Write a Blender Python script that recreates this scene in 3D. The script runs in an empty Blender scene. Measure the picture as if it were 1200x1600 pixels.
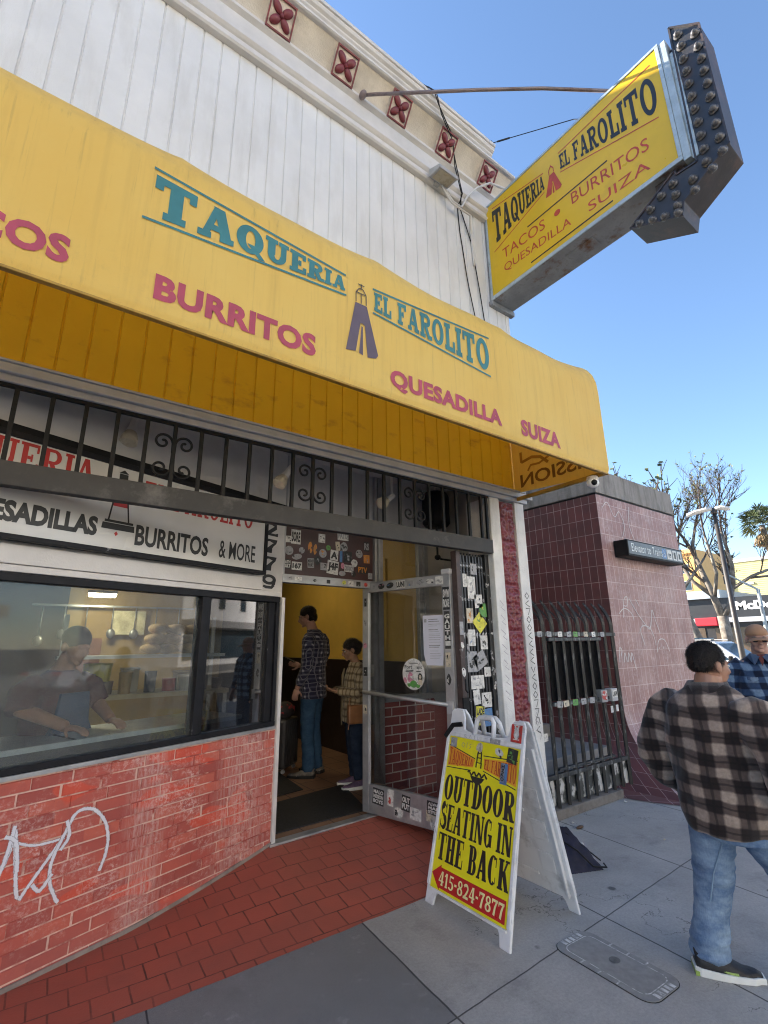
import bpy, bmesh, math, random
from mathutils import Vector, Matrix, noise as mnoise
random.seed(7)
R = math.radians
scene = bpy.context.scene
col = scene.collection

# ------------------------------------------------------------------ camera, sky, sun, exposure
cam_data = bpy.data.cameras.new('camera')
cam = bpy.data.objects.new('camera', cam_data)
col.objects.link(cam)
yaw, pitch, roll = R(54.148), R(15.25), R(-0.676)
fwd = Vector((math.cos(pitch) * math.cos(yaw), math.cos(pitch) * math.sin(yaw), math.sin(pitch)))
rgt = Vector((math.sin(yaw), -math.cos(yaw), 0))
upv = rgt.cross(fwd)
r2 = math.cos(roll) * rgt + math.sin(roll) * upv
u2 = -math.sin(roll) * rgt + math.cos(roll) * upv
cam.matrix_world = Matrix(((r2.x, u2.x, -fwd.x, 0), (r2.y, u2.y, -fwd.y, 0), (r2.z, u2.z, -fwd.z, 1.62), (0, 0, 0, 1)))
cam_data.sensor_fit = 'HORIZONTAL'
cam_data.sensor_width = 36
cam_data.lens = 753.76 / 1200 * 36
cam_data.clip_start = 0.05
cam_data.clip_end = 2000
scene.camera = cam

SUN_EL, SUN_AZ = R(27), math.atan2(0.94, -0.34)      # sun stands behind the shop, to the west of it
world = bpy.data.worlds.new('World')
scene.world = world
world.use_nodes = True
wn = world.node_tree
sky = wn.nodes.new('ShaderNodeTexSky')
sky.sky_type = 'NISHITA'
sky.sun_disc = False
sky.sun_elevation = SUN_EL
sky.sun_rotation = math.pi / 2 - SUN_AZ
sky.altitude = 0
sky.air_density = 1.0
sky.dust_density = 0.15
sky.ozone_density = 3.2
bg = wn.nodes['Background']
bg.inputs['Strength'].default_value = 0.09
wn.links.new(sky.outputs['Color'], bg.inputs['Color'])
sun_d = bpy.data.lights.new('sun', 'SUN')
sun_d.energy = 5.0
sun_d.angle = R(0.5)
sun_d.color = (1, 0.9, 0.76)
sun = bpy.data.objects.new('sun', sun_d)
col.objects.link(sun)
sd = Vector((math.cos(SUN_EL) * math.cos(SUN_AZ), math.cos(SUN_EL) * math.sin(SUN_AZ), math.sin(SUN_EL)))
sun.rotation_euler = sd.to_track_quat('Z', 'Y').to_euler()
vs = scene.view_settings
vs.view_transform = 'Standard'
vs.look = 'None'
vs.exposure = 2.0
vs.gamma = 1
vs.use_curve_mapping = False
scene.cycles.max_bounces = 8
scene.cycles.transparent_max_bounces = 12
scene.cycles.use_denoising = True
scene.cycles.filter_width = 1.1

# ------------------------------------------------------------------ helpers
def tag(o, label=None, cat=None, group=None, kind=None):
    if label: o['label'] = label
    if cat: o['category'] = cat
    if group: o['group'] = group
    if kind: o['kind'] = kind
    return o

def thing(name, label, cat, loc=(0, 0, 0), rz=0.0, group=None):
    o = bpy.data.objects.new(name, None)
    col.objects.link(o)
    o.empty_display_size = 0.1
    o.location = loc
    o.rotation_euler = (0, 0, rz)
    return tag(o, label, cat, group)

def copy_tree(o, parent=None):
    c = o.copy()
    col.objects.link(c)
    c.parent = parent
    for ch in list(o.children):
        copy_tree(ch, c)
    return c

class MB:
    """collects shapes for one mesh object"""
    def __init__(s):
        s.v, s.f, s.m, s.uv = [], [], [], {}
        s.mi = 0
    def face(s, idx, uvs=None):
        s.f.append(tuple(idx)); s.m.append(s.mi)
        if uvs: s.uv[len(s.f) - 1] = uvs
    def poly(s, pts, uvs=None):
        b = len(s.v)
        s.v += [tuple(p) for p in pts]
        s.face(range(b, b + len(pts)), uvs)
        return s
    def box(s, x0, x1, y0, y1, z0, z1, fr=None):
        b = len(s.v)
        P = [(x0, y0, z0), (x1, y0, z0), (x1, y1, z0), (x0, y1, z0), (x0, y0, z1), (x1, y0, z1), (x1, y1, z1), (x0, y1, z1)]
        s.v += [tuple(fr(Vector(p))) if fr else p for p in P]
        for q in ((0, 3, 2, 1), (4, 5, 6, 7), (0, 1, 5, 4), (1, 2, 6, 5), (2, 3, 7, 6), (3, 0, 4, 7)):
            s.face([b + i for i in q])
        return s
    def prism(s, pts, d):
        """closed polygon pts (3D) extruded by vector d"""
        b = len(s.v); n = len(pts); d = Vector(d)
        s.v += [tuple(p) for p in pts] + [tuple(Vector(p) + d) for p in pts]
        s.face(range(b, b + n)); s.face([b + n + i for i in reversed(range(n))])
        for i in range(n):
            j = (i + 1) % n
            s.face([b + j, b + i, b + n + i, b + n + j])
        return s
    def tube(s, pts, r, n=8, caps=True, flat=1.0, side=None):
        pts = [Vector(p) for p in pts]
        rs = r if isinstance(r, (list, tuple)) else [r] * len(pts)
        b = len(s.v); prev = None
        for i, p in enumerate(pts):
            t = (pts[min(i + 1, len(pts) - 1)] - pts[max(i - 1, 0)])
            t = t.normalized() if t.length > 1e-9 else Vector((0, 0, 1))
            if prev is None:
                a = Vector(side) if side is not None else (Vector((0, 0, 1)) if abs(t.z) < 0.9 else Vector((1, 0, 0)))
            else: a = prev
            a = a - t * a.dot(t)
            a = a.normalized() if a.length > 1e-6 else t.orthogonal().normalized()
            prev = a
            c = t.cross(a)
            for k in range(n):
                th = 2 * math.pi * (k + 0.5) / n
                s.v.append(tuple(p + a * (rs[i] * math.cos(th)) + c * (rs[i] * flat * math.sin(th))))
        for i in range(len(pts) - 1):
            for k in range(n):
                k2 = (k + 1) % n
                s.face((b + i * n + k, b + i * n + k2, b + (i + 1) * n + k2, b + (i + 1) * n + k))
        if caps:
            s.face([b + k for k in reversed(range(n))])
            e = b + (len(pts) - 1) * n
            s.face([e + k for k in range(n)])
        return s
    def loft(s, rings, caps=True):
        b = len(s.v); n = len(rings[0])
        for r in rings: s.v += [tuple(p) for p in r]
        for i in range(len(rings) - 1):
            for k in range(n):
                k2 = (k + 1) % n
                s.face((b + i * n + k, b + i * n + k2, b + (i + 1) * n + k2, b + (i + 1) * n + k))
        if caps:
            s.face([b + k for k in reversed(range(n))])
            e = b + (len(rings) - 1) * n
            s.face([e + k for k in range(n)])
        return s
    def ell(s, c, rad, n=12, m=8, rot=None):
        c = Vector(c); b = len(s.v)
        for i in range(m + 1):
            ph = math.pi * i / m
            for k in range(n):
                th = 2 * math.pi * k / n
                p = Vector((rad[0] * math.sin(ph) * math.cos(th), rad[1] * math.sin(ph) * math.sin(th), -rad[2] * math.cos(ph)))
                if rot is not None: p = rot @ p
                s.v.append(tuple(c + p))
        for i in range(m):
            for k in range(n):
                k2 = (k + 1) % n
                s.face((b + i * n + k, b + i * n + k2, b + (i + 1) * n + k2, b + (i + 1) * n + k))
        return s
    def lathe(s, prof, c=(0, 0, 0), n=16, ax='Z'):
        c = Vector(c); rings = []
        for r, z in prof:
            ring = []
            for k in range(n):
                th = 2 * math.pi * k / n
                a, d = r * math.cos(th), r * math.sin(th)
                p = Vector((a, d, z)) if ax == 'Z' else (Vector((a, -z, d)) if ax == 'Y' else Vector((-z, a, d)))
                ring.append(c + p)
            rings.append(ring)
        return s.loft(rings)
    def grid(s, fn, nu, nv, closeu=False):
        b = len(s.v)
        for j in range(nv + 1):
            for i in range(nu + 1):
                s.v.append(tuple(fn(i / nu, j / nv)))
        for j in range(nv):
            for i in range(nu):
                a = b + j * (nu + 1) + i
                s.face((a, a + 1, a + nu + 2, a + nu + 1), [(i / nu, j / nv), ((i + 1) / nu, j / nv), ((i + 1) / nu, (j + 1) / nv), (i / nu, (j + 1) / nv)])
        return s
    def build(s, name, mat, parent=None, smooth=False, bevel=0.0, weld=0.0):
        me = bpy.data.meshes.new(name)
        me.from_pydata(s.v, [], s.f)
        mats = mat if isinstance(mat, (list, tuple)) else [mat]
        for q in mats: me.materials.append(q)
        if len(mats) > 1: me.polygons.foreach_set('material_index', s.m)
        if s.uv:
            ul = me.uv_layers.new(name='UVMap')
            for p in me.polygons:
                u = s.uv.get(p.index)
                if u:
                    for li, q in zip(p.loop_indices, u): ul.data[li].uv = q
        if smooth is True: me.polygons.foreach_set('use_smooth', [True] * len(me.polygons))
        me.update()
        o = bpy.data.objects.new(name, me)
        col.objects.link(o)
        if parent is not None: o.parent = parent
        if weld:
            bm = bmesh.new(); bm.from_mesh(me); bmesh.ops.remove_doubles(bm, verts=bm.verts, dist=weld); bm.to_mesh(me); bm.free()
        if bevel:
            md = o.modifiers.new('b', 'BEVEL'); md.width = bevel; md.segments = 2; md.limit_method = 'ANGLE'; md.angle_limit = R(40)
        return o

def bake(o, mods):
    """apply a list of (type, settings) to object o and keep the resulting mesh"""
    for t, kw in mods:
        md = o.modifiers.new(t, t)
        for k, v in kw.items(): setattr(md, k, v)
    dg = bpy.context.evaluated_depsgraph_get()
    dg.update()
    me = bpy.data.meshes.new_from_object(o.evaluated_get(dg))
    o.modifiers.clear()
    old = o.data
    o.data = me
    if not me.materials:
        for q in old.materials: me.materials.append(q)
    me.polygons.foreach_set('use_smooth', [True] * len(me.polygons))
    return o

# ------------------------------------------------------------------ materials
def new_mat(name):
    m = bpy.data.materials.new(name)
    m.use_nodes = True
    nt = m.node_tree
    return m, nt, nt.nodes['Principled BSDF'], nt.links.new

def N(nt, t, **kw):
    n = nt.nodes.new(t)
    for k, v in kw.items():
        if k in n.inputs: n.inputs[k].default_value = v
        else: setattr(n, k, v)
    return n

def objco(nt):
    return nt.nodes.new('ShaderNodeTexCoord').outputs['Object']

def noise_fac(nt, L, co, scale, detail=4.0, lo=0.35, hi=0.65, sq=None, rough=0.6):
    n = N(nt, 'ShaderNodeTexNoise', Scale=scale, Detail=detail, Roughness=rough)
    if sq:
        mp = N(nt, 'ShaderNodeMapping'); mp.inputs['Scale'].default_value = sq
        L(co, mp.inputs['Vector']); co = mp.outputs[0]
    L(co, n.inputs['Vector'])
    r = N(nt, 'ShaderNodeMapRange', **{'From Min': lo, 'From Max': hi})
    L(n.outputs['Fac'], r.inputs['Value'])
    return r.outputs[0]

def mixc(nt, L, fac, a, b, mode='MIX'):
    m = nt.nodes.new('ShaderNodeMix'); m.data_type = 'RGBA'; m.blend_type = mode
    for sock, val in ((m.inputs['Factor'], fac), (m.inputs['A'], a), (m.inputs['B'], b)):
        pass
    def put(s, v):
        if hasattr(v, 'is_output'): L(v, s)
        elif isinstance(v, (int, float)): s.default_value = v
        else: s.default_value = (v[0], v[1], v[2], 1)
    put(m.inputs[0], fac); put(m.inputs[6], a); put(m.inputs[7], b)
    return m.outputs[2]

def mathn(nt, L, op, a, b=None, c=None):
    m = nt.nodes.new('ShaderNodeMath'); m.operation = op
    for i, v in enumerate((a, b, c)):
        if v is None: continue
        if hasattr(v, 'is_output'): L(v, m.inputs[i])
        else: m.inputs[i].default_value = v
    return m.outputs[0]

def bump(nt, L, bs, h, strength=0.3, dist=0.01):
    b = N(nt, 'ShaderNodeBump'); b.inputs['Strength'].default_value = strength; b.inputs['Distance'].default_value = dist
    L(h, b.inputs['Height']); L(b.outputs[0], bs.inputs['Normal'])

def mat(name, c, rough=0.6, var=0.12, scale=5.0, metal=0.0, bmp=0.15, bscale=80.0, stain=None, stain_scale=3.0, stain_lo=0.55, stain_hi=0.75, streak=None, spec=0.5, trans=0.0):
    m, nt, bs, L = new_mat(name)
    co = objco(nt)
    d = [x * (1 - var) for x in c]; u = [min(x * (1 + var), 0.95) for x in c]
    k = mixc(nt, L, noise_fac(nt, L, co, scale), d, u)
    if stain:
        k = mixc(nt, L, noise_fac(nt, L, co, stain_scale, 6, stain_lo, stain_hi, sq=streak), k, stain)
    L(k, bs.inputs['Base Color'])
    bs.inputs['Roughness'].default_value = rough
    bs.inputs['Metallic'].default_value = metal
    bs.inputs['Specular IOR Level'].default_value = spec
    rr = noise_fac(nt, L, co, scale * 3, 3, 0.2, 0.8)
    mr = N(nt, 'ShaderNodeMapRange', **{'To Min': max(rough - 0.1, 0.02), 'To Max': min(rough + 0.1, 1)})
    L(rr, mr.inputs['Value']); L(mr.outputs[0], bs.inputs['Roughness'])
    if bmp:
        n = N(nt, 'ShaderNodeTexNoise', Scale=bscale, Detail=3.0); L(co, n.inputs['Vector'])
        bump(nt, L, bs, n.outputs['Fac'], bmp, 0.006)
    if trans:
        t = N(nt, 'ShaderNodeBsdfTranslucent'); L(k, t.inputs['Color'])
        ms = N(nt, 'ShaderNodeMixShader'); ms.inputs[0].default_value = trans
        L(bs.outputs[0], ms.inputs[1]); L(t.outputs[0], ms.inputs[2])
        L(ms.outputs[0], nt.nodes['Material Output'].inputs['Surface'])
    return m

def glass_mat(name, tint=(0.9, 0.93, 0.92), dirt=0.06, refl=1.0, dirtcol=(0.42, 0.44, 0.44), scale=2.0, smear=None):
    m, nt, bs, L = new_mat(name)
    nt.nodes.remove(bs)
    tr = N(nt, 'ShaderNodeBsdfTransparent'); tr.inputs['Color'].default_value = (*tint, 1)
    gl = N(nt, 'ShaderNodeBsdfGlossy'); gl.inputs['Roughness'].default_value = 0.02
    fr = N(nt, 'ShaderNodeFresnel', IOR=1.5)
    f2 = mathn(nt, L, 'MULTIPLY', fr.outputs[0], 1.0 * refl)
    mx = N(nt, 'ShaderNodeMixShader'); L(f2, mx.inputs[0]); L(tr.outputs[0], mx.inputs[1]); L(gl.outputs[0], mx.inputs[2])
    df = N(nt, 'ShaderNodeBsdfDiffuse'); df.inputs['Color'].default_value = (*dirtcol, 1)
    co = objco(nt)
    a = noise_fac(nt, L, co, scale, 8, 0.35, 0.85, rough=.7)
    b = noise_fac(nt, L, co, scale * 9, 8, 0.45, 0.8, sq=(1, 1, 0.25), rough=.75)
    ff = mathn(nt, L, 'MULTIPLY', mathn(nt, L, 'ADD', mathn(nt, L, 'ADD', a, mathn(nt, L, 'MULTIPLY', b, 0.8)), 0.35), dirt)
    if smear:      # wiped, greasy end of the pane: (direction, from, to, amount)
        dv = nt.nodes.new('ShaderNodeVectorMath'); dv.operation = 'DOT_PRODUCT'; L(co, dv.inputs[0]); dv.inputs[1].default_value = smear[0]
        sr = N(nt, 'ShaderNodeMapRange', **{'From Min': smear[1], 'From Max': smear[2]}); L(dv.outputs['Value'], sr.inputs['Value'])
        sw = noise_fac(nt, L, co, 5, 8, .30, .72, sq=(1, 1, .7), rough=.75)
        ff = mathn(nt, L, 'MULTIPLY_ADD', mathn(nt, L, 'MULTIPLY', sr.outputs[0], sw), smear[3], ff)
    m2 = N(nt, 'ShaderNodeMixShader'); L(ff, m2.inputs[0]); L(mx.outputs[0], m2.inputs[1]); L(df.outputs[0], m2.inputs[2])
    L(m2.outputs[0], nt.nodes['Material Output'].inputs['Surface'])
    return m

def emit_mat(name, c, s):
    m, nt, bs, L = new_mat(name)
    bs.inputs['Base Color'].default_value = (*c, 1)
    bs.inputs['Emission Color'].default_value = (*c, 1)
    bs.inputs['Emission Strength'].default_value = s
    return m

# lettering -------------------------------------------------------------------
def box2(x0, y0, x1, y1): return [[(x0, y0), (x1, y0), (x1, y1), (x0, y1)]]
def bar2(x0, y0, x1, y1, t):   # slanted stroke with horizontal cuts, t = horizontal thickness
    return [[(x0 - t / 2, y0), (x0 + t / 2, y0), (x1 + t / 2, y1), (x1 - t / 2, y1)]]
def ring2(cx, cy, rx, ry, tx, ty, a0=0, a1=360, n=28):
    out = []; n = max(4, int(n * abs(a1 - a0) / 360))
    for i in range(n):
        p = [a0 + (a1 - a0) * (i + q) / n for q in (0, 1)]
        o = [(cx + rx * math.cos(R(a)), cy + ry * math.sin(R(a))) for a in p]
        q = [(cx + (rx - tx) * math.cos(R(a)), cy + (ry - ty) * math.sin(R(a))) for a in p]
        out.append([o[0], o[1], q[1], q[0]])
    return out
def path2(pts, w):
    out = []; n = len(pts); ws = w if isinstance(w, (list, tuple)) else [w] * n
    L_, R_ = [], []
    for i in range(n):
        a = pts[max(i - 1, 0)]; b = pts[min(i + 1, n - 1)]
        dx, dy = b[0] - a[0], b[1] - a[1]; l = math.hypot(dx, dy) or 1
        nx, ny = -dy / l * ws[i] / 2, dx / l * ws[i] / 2
        L_.append((pts[i][0] + nx, pts[i][1] + ny)); R_.append((pts[i][0] - nx, pts[i][1] - ny))
    for i in range(n - 1): out.append([L_[i], L_[i + 1], R_[i + 1], R_[i]])
    return out
def arc_pts(cx, cy, rx, ry, a0, a1, n=12):
    return [(cx + rx * math.cos(R(a0 + (a1 - a0) * i / n)), cy + ry * math.sin(R(a0 + (a1 - a0) * i / n))) for i in range(n + 1)]

def glyph(ch, tx=0.26, ty=0.15, sl=0.1):
    """slab serif letters: width and list of primitives (each a list of quads)"""
    P = []; A = P.append; w = 0.9
    def stem(x, y0=0, y1=1, t=tx): A(box2(x, y0, x + t, y1))
    def slab(x, y, t=tx): A(box2(x - sl, y, x + t + sl, y + ty))
    if ch == 'T':
        w = 0.95; stem(w / 2 - tx / 2); A(box2(0, 1 - ty, w, 1)); A(box2(0, .68, ty, 1 - ty)); A(box2(w - ty, .68, w, 1 - ty)); slab(w / 2 - tx / 2, 0)
    elif ch == 'I': w = tx + 2 * sl; stem(sl); slab(sl, 0); slab(sl, 1 - ty)
    elif ch == 'L': w = .8; stem(sl); slab(sl, 1 - ty); A(box2(0, 0, w, ty)); A(box2(w - ty, ty, w, .4))
    elif ch in 'EF':
        w = .85; stem(sl); A(box2(0, 1 - ty, w - .03, 1)); A(box2(w - ty - .03, .7, w - .03, 1 - ty)); A(box2(sl + tx, .5 - ty / 2, w * .68, .5 + ty / 2)); A(box2(w * .68 - ty * .8, .37, w * .68, .63))
        if ch == 'E': A(box2(0, 0, w, ty)); A(box2(w - ty, ty, w, .33))
        else: slab(sl, 0)
    elif ch in 'OQ':
        w = .95; A(ring2(w / 2, .5, w / 2, .5, tx, ty))
        if ch == 'Q': A(bar2(w * .98, -.1, w * .5, .34, tx * .75))
    elif ch == 'C' or ch == 'G':
        w = .9; A(ring2(w / 2, .5, w / 2, .5, tx, ty, 52, 308)); A(box2(w * .78, .62, w * .78 + ty, .95))
        if ch == 'G': stem(w * .66, .05, .42); A(box2(w * .5, .42 - ty * .3, w + .03, .42 + ty * .7))
        else: A(box2(w * .78, .08, w * .78 + ty * .8, .3))
    elif ch == 'U':
        w = 1.0; t2 = tx * .8; A(box2(sl, .35, sl + tx, 1)); A(box2(w - sl - t2, .35, w - sl, 1)); slab(sl, 1 - ty); A(box2(w - 2 * sl - t2, 1 - ty, w, 1))
        A(ring2(w / 2, .36, w / 2 - sl, .36, tx * .9, ty, 180, 360))
    elif ch in 'RPB':
        w = .98 if ch == 'R' else .88; stem(sl); slab(sl, 1 - ty); slab(sl, 0)
        A(box2(sl + tx, 1 - ty, w * .55, 1)); A(box2(sl + tx, .46, w * .55, .46 + ty))
        A(ring2(w * .55, .5 + .23, w * .38, .27, tx * .9, ty, -90, 90))
        if ch == 'R': A(bar2(w * .82, 0, w * .5, .48, tx)); A(box2(w * .66, 0, w + .04, ty))
        if ch == 'B': A(box2(sl + tx, 0, w * .57, ty)); A(ring2(w * .57, .27, w * .43, .27, tx * .95, ty, -90, 90))
    elif ch == 'A':
        w = 1.02; A(bar2(.17, 0, w / 2 - .02, 1, tx * .62)); A(bar2(w - .2, 0, w / 2 + .02, 1, tx * 1.05)); A(box2(.28, .26, .74, .26 + ty)); A(box2(0, 0, .36, ty)); A(box2(w - .42, 0, w, ty))
    elif ch == 'D': w = .95; stem(sl); A(box2(0, 1 - ty, .45, 1)); A(box2(0, 0, .45, ty)); A(ring2(.42, .5, w - .42, .5, tx, ty, -90, 90))
    elif ch == 'N': w = 1.05; t2 = tx * .5; stem(sl, t=t2); A(box2(w - sl - t2, 0, w - sl, 1)); A(bar2(w - sl - tx * .5, 0, sl + tx * .4, 1, tx)); slab(sl, 0, t2); A(box2(0, 1 - ty, .3, 1)); A(box2(w - 2 * sl - t2, 1 - ty, w, 1))
    elif ch == 'H': w = 1.0; stem(sl); stem(w - sl - tx); A(box2(sl + tx, .5 - ty / 2, w - sl - tx, .5 + ty / 2)); [slab(x, y) for x in (sl, w - sl - tx) for y in (0, 1 - ty)]
    elif ch == 'K': w = 1.02; stem(sl); slab(sl, 0); slab(sl, 1 - ty); A(bar2(sl + tx, .42, w * .82, 1, tx * .5)); A(bar2(w * .84, 0, w * .5, .62, tx)); A(box2(w * .66, 0, w + .03, ty)); A(box2(w * .62, 1 - ty, w, 1))
    elif ch in 'SZ':
        if ch == 'S':
            w = .8; pts = arc_pts(w / 2, .74, .30, .2, 25, 270, 14) + arc_pts(w / 2, .27, .31, .2, 90, -155, 14)[1:]
            A(path2(pts, [ty + (tx * .95 - ty) * abs(math.sin(math.pi * i / (len(pts) - 1) * 2 + .5)) ** 1.2 if 3 < i < len(pts) - 4 else ty for i in range(len(pts))]))
            A(box2(w * .83, .64, w * .83 + ty, 1)); A(box2(w * .05, 0, w * .05 + ty, .36))
        else: w = .85; A(box2(0, 1 - ty, w, 1)); A(box2(0, 0, w, ty)); A(bar2(tx * .6, ty, w - tx * .6, 1 - ty, tx))
    elif ch == '4': w = .8; stem(.42); A(box2(0, .25, w, .25 + ty)); A(bar2(.08, .32, .46, 1, tx * .5)); slab(.42, 0)
    elif ch == '1': w = .6; stem(.2); slab(.2, 0); A(bar2(.05, .72, .28, 1, tx * .6))
    elif ch == '5': w = .75; A(box2(.1, 1 - ty * 1.2, .7, 1)); A(box2(.1, .5, .1 + ty, 1)); A(ring2(.32, .31, .42, .31, tx, ty, -150, 110))
    elif ch == '8': w = .8; A(ring2(.4, .745, .33, .255, tx * .85, ty)); A(ring2(.4, .27, .4, .27, tx, ty))
    elif ch == '2': w = .78; A(path2(arc_pts(.36, .7, .28, .22, 160, -20, 12) + [(.5, .42), (.22, .1)], [tx, tx * .9] + [tx * .8] * 13)); A(box2(.02, 0, .76, ty * 1.6))
    elif ch == '7': w = .74; A(box2(0, 1 - ty * 1.5, w, 1)); A(path2([(w - .12, .9), (.42, .5), (.3, 0)], [tx * .7, tx * .9, tx * 1.1])); A(box2(0, .7, ty, 1))
    elif ch == '9': w = .75; A(ring2(.37, .68, .37, .32, tx, ty)); A(path2([(.62, .7), (.58, .25), (.15, .06)], [tx, tx * .9, ty]))
    elif ch == '-': w = .4; A(box2(.03, .42, .37, .42 + ty * 1.4))
    elif ch == ' ': w = .42
    return w, P

def slab_text(mb, text, fn, tx=0.26, ty=0.15, gap=0.1, sl=0.1):
    """fn(u, v, k) -> 3D point, u in 0..1 along the line, v cap height 0..1, k stroke order"""
    gs = [glyph(c, tx, ty, sl) for c in text]
    tot = sum(g[0] for g in gs) + gap * (len(gs) - 1)
    x = 0
    for w, prims in gs:
        for k, prim in enumerate(prims):
            for q in prim:
                mb.poly([fn((x + a) / tot, b, k) for a, b in q])
        x += w + gap

_tc = {}
def btext(text, bold=0.0, shear=0.0, spacing=1.0):
    key = (text, bold, shear, spacing)
    if key not in _tc:
        cu = bpy.data.curves.new('t', 'FONT')
        cu.body = text; cu.offset = bold; cu.shear = shear; cu.space_character = spacing; cu.resolution_u = 3
        o = bpy.data.objects.new('t', cu); col.objects.link(o)
        dg = bpy.context.evaluated_depsgraph_get(); dg.update()
        me = bpy.data.meshes.new_from_object(o.evaluated_get(dg))
        vs_ = [(v.co.x, v.co.y) for v in me.vertices]
        fs = [tuple(p.vertices) for p in me.polygons]
        bpy.data.objects.remove(o); bpy.data.curves.remove(cu); bpy.data.meshes.remove(me)
        x0 = min(v[0] for v in vs_); x1 = max(v[0] for v in vs_); y0 = min(v[1] for v in vs_); y1 = max(v[1] for v in vs_)
        _tc[key] = ([((a - x0) / (x1 - x0), (b - y0) / (y1 - y0)) for a, b in vs_], fs, (x1 - x0) / (y1 - y0))
    return _tc[key]
def sans_text(mb, text, fn, bold=0.0, shear=0.0, spacing=1.0):
    vs_, fs, asp = btext(text, bold, shear, spacing)
    b = len(mb.v)
    mb.v += [tuple(fn(u, v, 0)) for u, v in vs_]
    for f in fs: mb.face([b + i for i in f])
    return asp
def plane_fn(o, ex, ey, n, w, h, off=0.002):
    """rectangle at o spanned by unit vectors ex, ey"""
    o, ex, ey, n = Vector(o), Vector(ex), Vector(ey), Vector(n)
    return lambda u, v, k=0: o + ex * (u * w) + ey * (v * h) + n * (off + k * 0.00025)

# frames of the window wall and the open door
WO = Vector((0.147, 3.422, 0)); WD = Vector((0.942, 0.336, 0)).normalized(); WN = Vector((0.336, -0.942, 0)).normalized()
def W(p):   # (s along wall, outward distance, z)
    return WO + WD * p[0] + WN * p[1] + Vector((0, 0, p[2]))

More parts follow.
